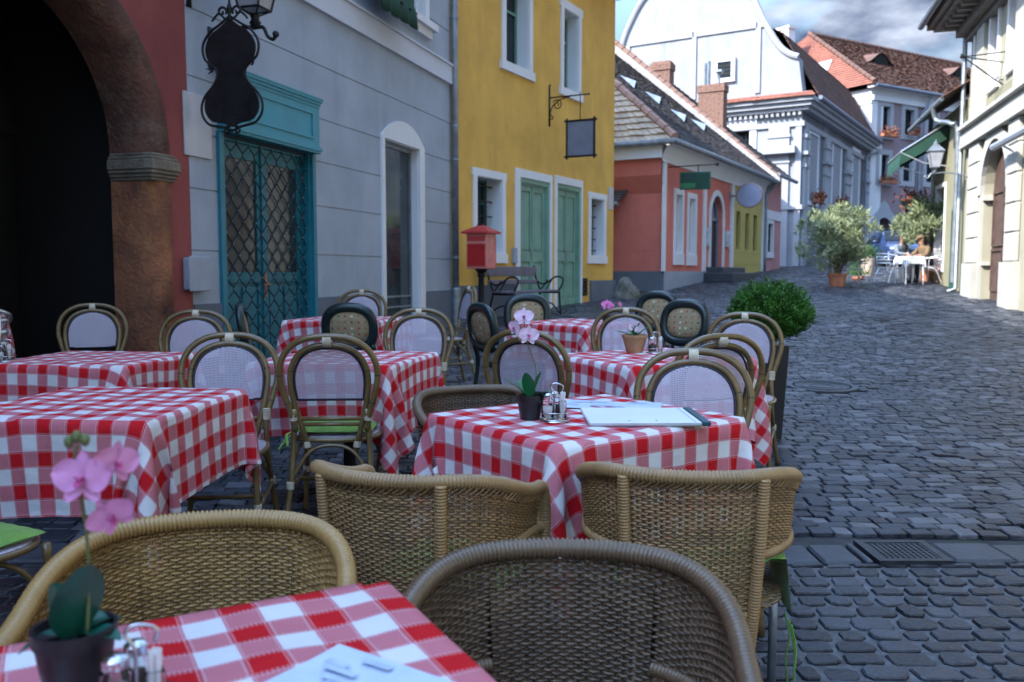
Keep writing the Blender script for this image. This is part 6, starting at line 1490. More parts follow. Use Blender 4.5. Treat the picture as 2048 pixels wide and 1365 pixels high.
def tables():
    for i, (x, y, yaw, w, d, size, rot, ox, oy, seed, cl, tl) in enumerate(TABLES):
        key = (round(w, 2), round(d, 2), size, seed, rot)
        if i in (6, 7, 8):   # far tables borrow a drape of the same table size
            src = {6: 0, 7: 4, 8: 0}[i]; P, uv = _sims[src]; sc = {6: 1, 7: 1, 8: .88}[i]; P = P*sc
        else:
            P, uv = drape(w/2, d/2, size, R(rot), ox, oy, seed); _sims[i] = (P, uv)
        z = G(y)+(.15 if i == 8 else 0); TOPZ.append(z+.757)
        t = table_proto(w, d); t.location = (x, y, z); t.rotation_euler = (0, 0, R(yaw)); t['label'] = tl
        o = bpy.data.objects.new('tablecloth', cloth_mesh('tablecloth', P, uv, .75)); C.objects.link(o); o.location = (x, y, z); o.rotation_euler = (0, 0, R(yaw))
        tag(o, cl, 'tablecloth', 'red checked tablecloths')
tables()

# ---- chairs. rz = heading: the chair faces (sin h, cos h) when rz = -h
def face(dx, dy): return math.atan2(dy, dx)-math.pi/2
w1 = wicker_chair(M['wicker'], ''); u = [False]
place(w1, u, -.575, 1.53, face(.14, -1), 'honey wicker armchair behind the pink orchid on the nearest table', scale=(.96, .96, .962))
w4 = wicker_chair(M['wickershade'], ''); u = [False]
place(w4, u, .085, 1.33, face(-.10, -1), 'dark shaded wicker armchair nearest the camera at bottom centre', scale=(.95, .95, .965))
place(w4, u, -.10, 3.44, face(.42, -.9), 'wicker armchair tucked behind the black orchid pot on the middle table')
w2 = wicker_chair(M['wickerback'], ''); u = [False]
place(w2, u, -.235, 2.34, face(.36, .93), 'brown wicker armchair seen from behind, left of the hanging cloth corner', scale=(.97, .97, .98))
place(w2, u, .48, 2.38, face(.13, 1), 'brown wicker armchair seen from behind, with green cushion ties at its right', scale=(1, .97, .98))
b0 = bistro_chair(); u = [False]
for x, y, dx, dy, lab in (
    (-2.93, 6.05, .35, -.94, 'rattan bistro chair in front of the dark doorway at far left'),
    (-2.03, 5.42, .1, -1, 'rattan bistro chair in front of the stone jamb of the archway'),
    (-1.31, 3.88, .12, -1, 'rattan bistro chair at the far side of the left checked table'),
    (-.85, 4.22, -.05, 1, 'rattan bistro chair seen from behind with a green seat cushion'),
    (-.62, 5.55, .0, -1, 'rattan bistro chair at the far side of the table left of the black orchid pot'),
    (-1.38, 7.78, .0, -1, 'most distant rattan bistro chair by the grey wall left of the arched shop window'),
    (-.66, 8.3, -.93, -.35, 'rattan bistro chair turned sideways on the cobbles left of the mailbox'),
    (.18, 4.42, .45, .9, 'rattan bistro chair behind the pale orchid flowers of the middle table'),
    (.70, 5.62, -.25, -.97, 'rattan bistro chair behind the striped clay pot'),
    (.88, 4.22, -.25, .95, 'rattan bistro chair with cream top binding partly hidden behind another'),
    (.69, 3.20, -.12, -.98, 'large rattan bistro chair with pale mesh back behind the white menu folder'),
    (1.36, 5.20, -.35, -.94, 'rattan bistro chair in front of the round green shrub'),
    (-1.66, 2.50, .42, .9, 'rattan bistro chair with green cushion cut off by the left edge')):
    place(b0, u, x, y, face(dx, dy), lab)
k0 = resin_chair(); u = [False]
for x, y, dx, dy, lab in (
    (-1.83, 6.75, .97, .22, 'dark resin chair seen edge on in front of the teal grille'),
    (-1.20, 6.75, .05, 1, 'dark resin chair with speckled back before the distant checked table'),
    (.16, 7.62, .1, -1, 'dark green chair in front of the park bench'),
    (-.02, 6.72, .85, .5, 'dark brownish green chair just left of the distant checked table'),
    (1.23, 7.95, -.5, -.86, 'dark green chair furthest right beyond the distant checked table'),
    (1.28, 6.95, -.55, -.83, 'dark green chair with coloured squares right of the clay pot')):
    place(k0, u, x, y, face(dx, dy), lab)

# ---- cushions
def cushion(x, y, z, rz, w, d, label, ties=None, droop=None):
    root = empty('seat_cushion', (x, y, z), rz, label, 'cushion', 'green seat cushions'); m = MB(); n = 12; V = []; F = []
    for sg in (1, -1):
        for i in range(n+1):
            for j in range(n+1):
                u, v = -1+2*i/n, -1+2*j/n; h = .019*(1-abs(u)**5)*(1-abs(v)**5)+.0025*math.sin(u*9+v*4)
                X, Y_, Z = u*w/2*(1-.05*v*v), v*d/2*(1-.05*u*u), sg*h
                if droop: 
                    X = max(X, -.19); t = max(0, X-droop); Z += .11*min(1, max(0, (X-.02)/(droop-.02)))**2; X = min(X, droop)+.12*t; Z -= t*.98
                V.append((X, Y_, Z+.02))
    for b in (0, (n+1)**2):
        for i in range(n):
            for j in range(n): q = b+i*(n+1)+j; F.append((q, q+1, q+n+2, q+n+1))
    m.add(V, F); m.build('pad', M['seatgreen'], root, True)
    if ties:
        for t in ties:
            q = MB(); q.tube(crv(t, 5), .007, 5, flat=.35); q.build('tie', M['seatgreen'], root, True)
    return root
def seat_at(x, y, dx, dy, fy=0): a = face(dx, dy); return a
cushion(-.85, 4.22+.02, G(4.2)+.468, face(-.05, 1), .37, .38, 'green cushion on the rattan chair left of the middle table', [[(-.17, -.17, .02), (-.21, -.22, -.01), (-.24, -.25, -.05)], [(-.17, -.17, .02), (-.2, -.24, .02), (-.19, -.28, -.03)]])
cushion(-1.655, 2.52, .468, face(.42, .9), .38, .38, 'green cushion at the left edge beside the hanging checked cloth', [[(.17, -.17, .02), (.2, -.22, -.02), (.21, -.24, -.14)]])
cushion(-.15, 2.42, .438, face(.36, .93), .40, .38, 'dark green cushion on the wicker armchair left of the hanging cloth corner')
cushion(.47, 2.36, .445, face(.10, 1), .88, .30, 'bright green cushion spilling over the right side of the wicker armchair', [[(.27, -.13, -.08), (.28, -.14, -.14), (.275, -.15, -.2), (.28, -.15, -.28)], [(.27, -.05, -.08), (.28, -.06, -.14), (.27, -.07, -.2), (.28, -.08, -.31)], [(.27, -.10, -.08), (.28, -.11, -.14), (.285, -.115, -.2)]], droop=.245)
# ================================================================ THINGS ON THE TABLES
def petal(mb, c, d, n, ln, wd, cup=.25, tip=.9):
    """rounded petal from c towards d, surface normal n"""
    c, d, n = Vector(c), Vector(d).normalized(), Vector(n).normalized(); s = d.cross(n).normalized(); V = []; F = []; a, b = 8, 6
    for i in range(a+1):
        t = i/a; w = wd*math.sin(math.pi*min(1, (t*.93+.05))**tip)**.62
        for j in range(b+1):
            u = -1+2*j/b; V.append(c+d*ln*t+s*w*.5*u+n*(cup*ln*(t*t*.35)+cup*wd*.5*(u*u)*.6*(1 if cup > 0 else 1)+.03*ln*math.sin(u*4+t*5)))
    for i in range(a):
        for j in range(b): q = i*(b+1)+j; F.append((q, q+1, q+b+2, q+b+1))
    mb.add(V, F)
def orchid_flower(root, c, n, up, sz, pm, lipm):
    n = Vector(n).normalized(); up = (Vector(up)-n*Vector(up).dot(n)).normalized(); r = up.cross(n).normalized(); m = MB(); c = Vector(c)
    petal(m, c, r*.95+up*.25, n, sz*.62, sz*.70, .15); petal(m, c, -r*.95+up*.25, n, sz*.62, sz*.70, .15)
    petal(m, c-n*.002, up, n, sz*.58, sz*.34, .1); petal(m, c-n*.002, -up*.8+r*.6, n, sz*.58, sz*.32, .12); petal(m, c-n*.002, -up*.8-r*.6, n, sz*.58, sz*.32, .12)
    o = m.build('flower', pm, root, True)
    l = MB(); petal(l, c+n*.003, n*.7-up*.7, up*.6+n, sz*.26, sz*.18, .6); petal(l, c+n*.002, r*.6+n*.7, up, sz*.16, sz*.12, .6); petal(l, c+n*.002, -r*.6+n*.7, up, sz*.16, sz*.12, .6); l.sphere(tuple(c+n*.008), sz*.05, 8, 6); l.build('lip', lipm, o, True)
def leafblade(mb, c, d, ln, wd, bend=.5, thick=.001, lift=.4):
    c = Vector(c); d = Vector(d).normalized(); s = d.cross(Vector((0, 0, 1)))
    s = s.normalized() if s.length > .05 else Vector((1, 0, 0)); nn = s.cross(d).normalized(); V = []; F = []; a, b = 12, 6
    for i in range(a+1):
        t = i/a; w = wd*(math.sin(math.pi*(t*.92+.06))**.6)
        p = c+d*ln*t-Vector((0, 0, 1))*bend*ln*t*t
        for j in range(b+1): u = -1+2*j/b; V.append(p+s*w*.5*u+nn*(abs(u)*w*.5*lift))
    for i in range(a):
        for j in range(b): q = i*(b+1)+j; F.append((q, q+1, q+b+2, q+b+1))
    mb.add(V, F)
def pot(root, r, h, m, taper=.72, rimh=.2, nm='pot'):
    MB().lathe([(r*taper*.98, 0), (r*taper, .002), (r*.94, h*(1-rimh)), (r, h*(1-rimh)), (r*1.02, h), (r*.93, h), (r*.90, h*.88), (0, h*.86)], 28).build(nm, m, root, 'auto')
def rnd_leaves(root, h, spec, m, nm='leaf'):
    for d, ln, wd, bend, lift in spec:
        q = MB(); leafblade(q, (d[0]*.008, d[1]*.008, h*.85), d, ln, wd, bend, lift=lift); q.build(nm, m, root, True)
# nearest orchid, pink flowers out of focus
def near_orchid():
    P0 = atY(150, 1400, 1.03); z = TOPZ[0]+.002; root = empty('potted_orchid', (P0.x+.003, 1.03, z), 0, 'pink orchid in a black pot at the left of the nearest table', 'orchid', 'orchids in pots on the cafe tables')
    pot(root, .048, .09, M['potblack'])
    rnd_leaves(root, .09, [((.22, -.1, 1), .088, .078, -.05, .12), ((-.35, .1, .9), .075, .05, .1, .3), ((.9, -.2, .35), .06, .035, .35, .4), ((-.9, -.3, .12), .055, .032, .4, .4), ((.5, .6, .5), .065, .04, .5, .4)], M['leafdark'])
    o = root.location; L = lambda px, py, Y: Vector(atY(px, py, Y))-Vector((o.x, o.y, o.z))
    st = crv([Vector((.015, 0, .075)), L(178, 1150, 1.04), L(172, 1060, 1.04), L(160, 985, 1.03), L(150, 915, 1.03), L(155, 890, 1.03)], 6)
    s = MB(); s.tube(st, .0022, 6); s.tube([L(160, 985, 1.03), L(205, 955, 1.04), L(232, 930, 1.05)], .0015, 5); s.tube([L(165, 1030, 1.04), L(200, 1040, 1.03), L(222, 1030, 1.03)], .0015, 5); so = s.build('stem', M['stemgreen'], root, True)
    b = MB(); [b.sphere(tuple(L(*q, 1.03)), .0058, 10, 8, (1, 1, 1.35)) for q in ((153, 874), (138, 884), (170, 880))]; b.build('buds', M['stemgreen'], root, True)
    orchid_flower(root, L(165, 958, 1.02), (.0, -1, .12), (0, 0, 1), .058, M['petal'], M['petaldeep'])
    orchid_flower(root, L(232, 926, 1.04), (.75, -.65, .0), (.25, 0, 1), .046, M['petal'], M['petaldeep'])
    orchid_flower(root, L(222, 1032, 1.02), (.45, -.8, -.35), (-.5, 0, .8), .047, M['petal'], M['petaldeep'])
near_orchid()
def mid_orchid():
    z = TOPZ[1]+.001; x, y = .062, 2.98; root = empty('potted_orchid', (x, y, z), 0, 'pale pink orchid in a small black pot on the middle table', 'orchid', 'orchids in pots on the cafe tables')
    pot(root, .047, .088, M['potblack'])
    rnd_leaves(root, .09, [((-.8, .0, .75), .115, .044, .1, .25), ((-.15, -.2, 1), .09, .055, .0, .15), ((.35, .1, .9), .10, .042, .05, .2), ((.85, -.4, .5), .07, .052, .1, .2), ((-.4, .6, .8), .10, .04, .2, .3)], M['leaf'])
    o = root.location; L = lambda px, py, Y: Vector(atY(px, py, Y))-Vector((o.x, o.y, o.z))
    s = MB(); s.tube(crv([Vector((.01, 0, .08)), L(1072, 740, y), L(1056, 690, y), L(1050, 655, y), L(1046, 628, y)], 6), .0016, 6); s.tube([L(1053, 670, y), L(1040, 658, y), L(1030, 655, y)], .0012, 5); s.build('stem', M['stemgreen'], root, True)
    orchid_flower(root, L(1048, 634, y-.01), (-.1, -1, .25), (0, 0, 1), .056, M['petalpale'], M['petaldeep']); orchid_flower(root, L(1057, 671, y-.01), (.15, -1, .05), (.1, 0, 1), .060, M['petalpale'], M['petaldeep']); orchid_flower(root, L(1030, 656, y-.01), (-.8, -.6, .0), (.2, 0, 1), .052, M['petalpale'], M['petaldeep'])
mid_orchid()
def clay_pot():
    z = TOPZ[5]+.001; root = empty('potted_plant', (.70, 4.98, z), 0, 'striped clay pot with dark green leaves on a checked table', 'potted plant')
    pot(root, .073, .105, M['clay'], .62, .16)
    rnd_leaves(root, .11, [((-.95, .0, .45), .12, .032, .15, .3), ((-.3, -.2, .9), .085, .03, .2, .3), ((.3, .1, .95), .09, .03, .05, .3), ((.85, .1, .7), .12, .03, .1, .3), ((.5, -.5, .6), .07, .03, .3, .3), ((-.4, .6, .7), .09, .03, .3, .3), ((.1, .5, .9), .09, .03, .2, .3)], M['leaf'])
    q = MB(); petal(q, (-.02, -.02, .13), (-.2, 0, 1), (.2, -1, 0), .045, .028, .2); petal(q, (.0, -.02, .12), (.4, 0, 1), (.2, -1, 0), .04, .02, .2); q.build('flower', M['petalpale'], root, True)
clay_pot()
def far_flower():
    z = TOPZ[6]+.001; y = 7.0; x = atY(1212, 640, y).x; root = empty('flower_pot', (x, y, z), 0, 'small bright pink flower standing on the distant checked table', 'flower')
    pot(root, .035, .05, M['potblack']); s = MB(); s.tube([(0, 0, .04), (.0, 0, .09), (.01, 0, .13)], .0018, 5); s.tube([(.0, 0, .09), (.06, 0, .12), (.11, 0, .135)], .0014, 5); s.build('stem', M['stemgreen'], root)
    pm = mat('bright_pink_petal', (.72, .22, .50), .6, .1, 14)
    orchid_flower(root, (.005, -.01, .135), (-.3, -1, .2), (0, 0, 1), .075, pm, M['petaldeep']); orchid_flower(root, (.045, -.01, .125), (.6, -.6, .3), (0, 0, 1), .05, pm, M['petaldeep']); orchid_flower(root, (.11, 0, .135), (.8, -.5, .3), (0, 0, 1), .05, pm, M['petaldeep'])
far_flower()
def cruet(x, y, z, rz, label, s=1.0, fill='salt', stick=True):
    root = empty('cruet_set', (x, y, z), rz, label, 'cruet set', 'salt and pepper sets'); root.scale = (s, s, s)
    def jar(cx, cy, r, h, m, cap=True):
        j = MB(); j.lathe([(r*.96, 0), (r, .004), (r, h*.72), (r*.82, h*.80), (r*.78, h*.82), (r*.72, h*.80), (r*.88, h*.70), (r*.9, .006), (0, .005)], 18, (cx, cy, .008)); o = j.build('jar', M['clear'], root, True)
        if m: MB().lathe([(r*.84, .009), (r*.86, h*.5), (0, h*.53)], 16, (cx, cy, .006)).build('contents', M[m], o, True)
        if cap: MB().lathe([(r*.85, h*.80), (r*.88, h*.82), (r*.86, h*.94), (r*.6, h*1.0), (0, h*1.02)], 18, (cx, cy, .008)).build('lid', M['steel'], o, 'auto')
        return o
    jar(-.024, 0, .021, .088, fill); jar(.0, .04, .019, .088, 'pepper')
    if stick:
        o = jar(.026, -.008, .0145, .078, None, False); t = MB(); r = random.Random(4)
        for k in range(26): a = r.uniform(0, 6.28); q = r.uniform(0, .008); t.tube([(.026+math.cos(a)*q*.6, -.008+math.sin(a)*q*.6, .014), (.026+math.cos(a)*q*1.5, -.008+math.sin(a)*q*1.5, .098+r.uniform(-.006, .006))], .0016, 4)
        t.build('toothpicks', M['salt'], o)
    f = MB(); f.tube([(-.05, -.024, .006), (.045, -.03, .006), (.05, .03, .006), (.01, .065, .006), (-.05, .03, .006)], .002, 6, True); f.tube([(-.05, -.024, .03), (.045, -.03, .03), (.05, .03, .03), (.01, .065, .03), (-.05, .03, .03)], .0018, 6, True)
    f.tube(crv([(.0, .016, .006), (0, .016, .09), (-.012, .016, .115), (.0, .016, .128), (.028, .016, .12), (.026, .016, .10)], 5), .0028, 6); f.lathe([(.05, .001), (.05, .004), (0, .004)], 20); f.build('rack', M['steel'], root, True)
    return root
cruet(-.435, .975, TOPZ[0]+.002, R(20), 'steel and glass salt and pepper set beside the nearest black pot', .84)
cruet(.145, 2.95, TOPZ[1]+.001, 0, 'glass salt shaker set with toothpicks beside the black pot on the middle table')
cruet(.815, 4.95, TOPZ[5]+.001, R(10), 'small pepper and salt set beside the striped clay pot', .95, 'pepper')
cruet(-2.63, 4.52, TOPZ[3]+.001, R(10), 'glass shaker set at the left edge in front of the archway', .9, 'salt')
def menu_folder():
    z = TOPZ[1]+.004; root = empty('menu_folder', (.435, 2.985, z), R(1), 'white menu folder with a dark end lying on the middle table', 'menu folder'); a, b = .185, .155
    MB().bbox(-a, a, -b, b, .0, .014, .003).build('cover', M['box'], root); MB().bbox(a+.001, a+.030, -b, b, 0, .0155, .003).build('spine', M['boxend'], root)
    q = MB(); q.box(-a, a, -b-.002, -b-.0005, .0045, .0052); q.box(-a, a, -b-.002, -b-.0005, .0095, .0102); q.box(a-.022, a-.020, -b, b, .0142, .0148); [q.lathe([(.004, .014), (.004, .0155), (0, .0155)], 8, (x, -b+.03, 0)) for x in (-.05, .04)]; q.build('leaves_edge', M['zinc'], root)
menu_folder()
def papers(x, y, z, rz, w, d, label, seed):
    root = empty('paper_placemat', (x, y, z), rz, label, 'paper placemat', 'printed paper placemats'); r = random.Random(seed); n = 8; V = []; F = []
    for i in range(n+1):
        for j in range(n+1): u, v = -1+2*i/n, -1+2*j/n; V.append((u*w/2, v*d/2, .0015+.003*(u*v)**2+.001*math.sin(u*4+v*3)))
    for i in range(n):
        for j in range(n): q = i*(n+1)+j; F.append((q, q+1, q+n+2, q+n+1))
    m = MB(); m.add(V, F); m.build('sheet', M['paper'], root, True)
    t = MB()   # faint printed blocks
    for k in range(9):
        a, b = r.uniform(-.42, .2)*w, r.uniform(-.42, .36)*d; t.box(a, a+r.uniform(.08, .25)*w, b, b+.012, .0068, .0072)
    t.build('print', mat('faint_blue_print', (.44, .54, .70), .7, .1, 20), root, split=True)
papers(.36, 3.28, TOPZ[1]+.003, R(-14), .40, .20, 'pale blue printed placemat behind the white menu folder', 2)
papers(-.17, 1.0, TOPZ[0]+.004, R(-33), .30, .21, 'pale blue printed sheet on the nearest table at the bottom edge', 3)
cl = MB(); cl.lathe([(.008, 0), (.008, .006), (.004, .008), (0, .008)], 10)

# ================================================================ PLANTS
def leaf_cloud(mb, pts, ln, wd, r, updir=.2, out=None):
    for c, nrm in pts:
        d = (Vector(nrm)*r.uniform(.3, 1)+Vector((r.uniform(-1, 1), r.uniform(-1, 1), r.uniform(-.6, 1)+updir))*.8).normalized(); s = d.cross(Vector((r.uniform(-1, 1), r.uniform(-1, 1), r.uniform(-1, 1)))).normalized()
        l = ln*r.uniform(.7, 1.25); w = wd*r.uniform(.7, 1.2); c = Vector(c); k = d.cross(s)*w*.25
        mb.add([c, c+d*l*.45+s*w*.5+k, c+d*l, c+d*l*.45-s*w*.5+k], [(0, 1, 2, 3)])
def boxwood():
    x, y, zc, rad = 1.835, 6.2, .965, .30; root = empty('clipped_shrub', (x, y, G(y)), 0, 'bright green rounded conifer shrub in a tall dark planter beside the chairs', 'shrub')
    r = random.Random(3); m = MB(); pts = []; z0 = zc-G(y); lob = [(Vector((r.gauss(0, 1), r.gauss(0, 1), r.gauss(0, .9))).normalized(), r.uniform(.05, .15)) for _ in range(46)]
    for k in range(760):     # upright sprays, each a tuft of scale-like leaves
        d = Vector((r.gauss(0, 1), r.gauss(0, 1), r.gauss(0, 1))).normalized(); b = max([0]+[a*max(0, (d.dot(v)-.88)/.12) for v, a in lob]); rr = rad*(.70+b*1.5)*(1 if d.z > -.3 else .92)*r.uniform(.80, 1.0)
        c = Vector((d.x*rr*1.04, d.y*rr, z0+d.z*rr*.74)); ax = (d+Vector((0, 0, .9))+Vector((r.gauss(0, .3), r.gauss(0, .3), 0))).normalized(); ln = r.uniform(.05, .10); side = ax.cross(Vector((r.gauss(0, 1), r.gauss(0, 1), r.gauss(0, 1)))).normalized()
        for q in range(26):
            t = q/26; sp = side*((q % 2)*2-1)*.028*(1-t*.8)*r.uniform(.3, 1); pts.append((c+ax*ln*t+sp+Vector((r.gauss(0, .004), r.gauss(0, .004), 0)), (ax+sp.normalized()*.8)))
    leaf_cloud(m, pts, .024, .010, r, .2)
    core = [(Vector((v.x, v.y, z0+v.z*.74)), v.normalized()) for v in [Vector((r.gauss(0, 1), r.gauss(0, 1), r.gauss(0, 1))).normalized()*rad*r.uniform(.55, .72) for _ in range(5000)]]; leaf_cloud(m, core, .04, .02, r, .2); m.build('foliage', M['box_leaf'], root)
    t = MB(); 
    for k in range(9): a = k*.7; t.tube([(0, 0, .62), (math.cos(a)*.08, math.sin(a)*.08, z0-.05), (math.cos(a)*.17, math.sin(a)*.17, z0+.10)], [.018, .012, .005], 5)
    t.build('stems', M['bark'], root)
    p = MB(); b = .12
    V = [(sx*(.09 if z < .1 else b)-.02, sy*(.09 if z < .1 else b), z) for z in (0, .66) for sx, sy in ((-1, -1), (1, -1), (1, 1), (-1, 1))]; p.add(V, [(0, 1, 5, 4), (1, 2, 6, 5), (2, 3, 7, 6), (3, 0, 4, 7), (4, 5, 6, 7), (3, 2, 1, 0)]); p.build('planter', M['planter'], root)
boxwood()
def oleander(x, y, w, h, zc, n, label, seed, potr=.24, poth=.34):
    g = G(y); root = empty('oleander_tree', (x, y, g), 0, label, 'tree', 'oleander trees in pots on the terrace'); r = random.Random(seed); z0 = zc-g
    pt = MB(); pt.lathe([(potr*.74, 0), (potr*.95, poth*.84), (potr*1.03, poth*.84), (potr*1.05, poth), (potr*.93, poth), (potr*.9, poth*.9), (0, poth*.88)], 24); pt.build('pot', M['terracotta'], root, 'auto')
    br = []; t = MB()
    for k in range(15):
        a = r.uniform(0, 6.28); e = r.uniform(.25, 1); tip = Vector((math.cos(a)*w*.42*e, math.sin(a)*w*.42*e, z0+h*r.uniform(-.15, .38))); m1 = Vector((tip.x*.30, tip.y*.30, poth+(tip.z-poth)*.45)); base = Vector((math.cos(a)*.05, math.sin(a)*.05, poth*.85))
        c = crv([base, m1, tip], 5); t.tube(c, [.026*(1-.75*i/(len(c)-1)) for i in range(len(c))], 5); br.append(c)
        for q in range(3): p = c[5+q]; e2 = p+Vector((r.gauss(0, .25), r.gauss(0, .25), r.uniform(.1, .5))); t.tube([p, e2], [.009, .003], 4); br.append([p, e2])
    t.build('trunk', M['bark'], root)
    m = MB(); pts = []; cl = [(Vector((r.gauss(0, .21)*w, r.gauss(0, .21)*w, z0+r.gauss(.02, .20)*h)), r.uniform(.06, .14)*w) for _ in range(80)]
    for k in range(n):
        c, s = cl[r.randrange(len(cl))]; d = Vector((r.gauss(0, 1), r.gauss(0, 1), r.gauss(0, .8))); p = c+d.normalized()*s*r.random()**.5
        q = Vector((p.x/(w*.52), p.y/(w*.52), (p.z-z0)/(h*.52))) 
        if q.length > 1.0: p = Vector((p.x/q.length, p.y/q.length, z0+(p.z-z0)/q.length))*1.0
        pts.append((p, d.normalized()))
    leaf_cloud(m, pts, .16, .034, r, .6); m.build('crown', M['oleander'], root); return root
p = atY(1674, 573, 22.7); oleander(p.x, 22.7, 2.0, 1.75, 2.06, 6500, 'larger oleander tree in a terracotta pot at the left end of the terrace', 5)
p = atY(1853, 560, 24.7); oleander(p.x, 24.7, 1.8, 1.55, 2.60, 6500, 'oleander tree by the wall under the green awning', 8, .22, .30)
def small_plant(x, y, rp, hp, m, lm, label, n, s, name='potted_plant', cat='potted plant', seed=1):
    root = empty(name, (x, y, G(y)), 0, label, cat); MB().lathe([(rp*.7, 0), (rp, hp*.5), (rp*.95, hp), (rp*.85, hp), (0, hp*.9)], 16).build('pot', M[m], root, 'auto'); r = random.Random(seed); q = MB()
    leaf_cloud(q, [(Vector((r.gauss(0, s*.45), r.gauss(0, s*.45), hp+abs(r.gauss(0, s*.5)))), Vector((r.gauss(0, 1), r.gauss(0, 1), 1)).normalized()) for _ in range(n)], s*.35, s*.12, r); q.build('foliage', M[lm], root); return root
p = atY(1735, 549, 27.5); small_plant(p.x, 27.5, .22, .58, 'urn', 'box_leaf', 'tall pale urn with a dark plant between the two oleander trees', 300, .3, 'planted_urn', 'urn', 2)
p = atY(1716, 555, 25); small_plant(p.x, 25, .16, .12, 'terracotta', 'box_leaf', 'low green bush behind the pot of the larger oleander', 260, .3, seed=3)
p = atY(1885, 560, 23.6); small_plant(p.x, 23.6, .15, .26, 'terracotta', 'geranium', 'small flower pot against the wall beside the seated man', 160, .3, seed=4)

# ================================================================ TERRACE: metal chairs, tables, two people
def alu_chair():
    root = empty('metal_chair', (0, 0, 0), 0, '', 'chair', 'silver metal chairs on the sunny terrace'); A = M['alu']
    MB().tube(crv([(.27, .22, 0), (.26, .20, .42), (.27, .17, .66), (.28, 0, .70), (.25, -.22, .76), (.14, -.30, .80), (0, -.32, .81), (-.14, -.30, .80), (-.25, -.22, .76), (-.28, 0, .70), (-.27, .17, .66), (-.26, .20, .42), (-.27, .22, 0)], 5), .014, 7).build('arm_hoop', A, root, True)
    for sx in (-1, 1): MB().tube(crv([(sx*.20, .15, .44), (sx*.22, -.15, .40), (sx*.25, -.33, 0)], 5), .014, 7).build('rear_leg', A, root, True)
    s = MB(); [s.bbox(-.22, .22, -.22+k*.075, -.16+k*.075, .435, .448, .003) for k in range(6)]; s.build('seat', A, root)
    b = MB(); [b.tube(crv([(-.24, -.22, z), (-.12, -.285, z), (0, -.30, z), (.12, -.285, z), (.24, -.22, z)], 4), .013, 5, flat=1.6) for z in (.56, .64, .72)]; b.tube([(-.18, -.26, .44), (-.19, -.27, .76)], .010, 6); b.tube([(.18, -.26, .44), (.19, -.27, .76)], .010, 6); b.build('backrest', A, root, True)
    return root
a0 = alu_chair(); u = [False]
for px, Y, dx, dy, lab in ((1778, 23.45, .9, .45, 'silver metal chair left of the white covered terrace table'), (1858, 23.5, -.85, .5, 'silver metal chair right of the white covered terrace table'), (1704, 23.1, -.95, .1, 'silver metal chair just behind the larger oleander pot'), (1799, 25.5, .3, -.95, 'silver metal chair behind the terrace table with a person in it'), (1853, 24.1, -.9, -.3, 'silver metal chair under the seated man in the tan jacket')):
    p = atY(px, 560, Y); place(a0, u, p.x, Y, face(dx, dy), lab)
# a child of the same kind stands inside the archway at far left
place(a0, u, -3.76, 5.98, face(-.6, .8), 'silver metal chair in the shadow of the archway at far left', z=G(5.85)+.14)
def terrace_table(px, Y, label, cover):
    p = atY(px, 560, Y); root = empty('terrace_table', (p.x, Y, G(Y)), R(8), label, 'table', 'terrace tables'); a = .27
    MB().bbox(-a, a, -a, a, .71, .735, .005).build('tabletop', M['alu'], root)
    for sx in (-1, 1):
        for sy in (-1, 1): MB().tube([(sx*(a-.04), sy*(a-.04), .71), (sx*(a-.02), sy*(a-.02), 0)], .018, 7).build('leg', M['whitepaint'], root)
    if cover:
        P, uv = _sims[0]; P = P*.675; o = bpy.data.objects.new('white_tablecloth', None) ; bpy.data.objects.remove(o)
        me = cloth_mesh('white_tablecloth', P, uv, .738); me.materials.clear(); me.materials.append(M['whitecloth']); o = bpy.data.objects.new('white_tablecloth', me); C.objects.link(o); o.location = root.location; o.rotation_euler = root.rotation_euler; tag(o, 'white tablecloth on the sunny terrace table between the silver chairs', 'tablecloth')
terrace_table(1818, 23.5, 'terrace table under a white cloth between two silver chairs', True)
terrace_table(1690, 23.6, 'bare terrace table behind the larger oleander pot', False)
def skin_mesh(name, pts, edges, rad, m, parent=None, sub=2, root=0):
    me = bpy.data.meshes.new(name); me.from_pydata([tuple(p) for p in pts], edges, []); me.update(); me.materials.append(m); o = bpy.data.objects.new(name, me); C.objects.link(o)
    if parent: o.parent = parent
    o.modifiers.new('skin', 'SKIN'); o.modifiers['skin'].use_smooth_shade = True
    if not me.skin_vertices: return o
    for i, v in enumerate(me.skin_vertices[0].data): r = rad[i]; v.radius = r if isinstance(r, tuple) else (r, r); v.use_root = (i == root)
    s = o.modifiers.new('sub', 'SUBSURF'); s.levels = sub; s.render_levels = sub; return o
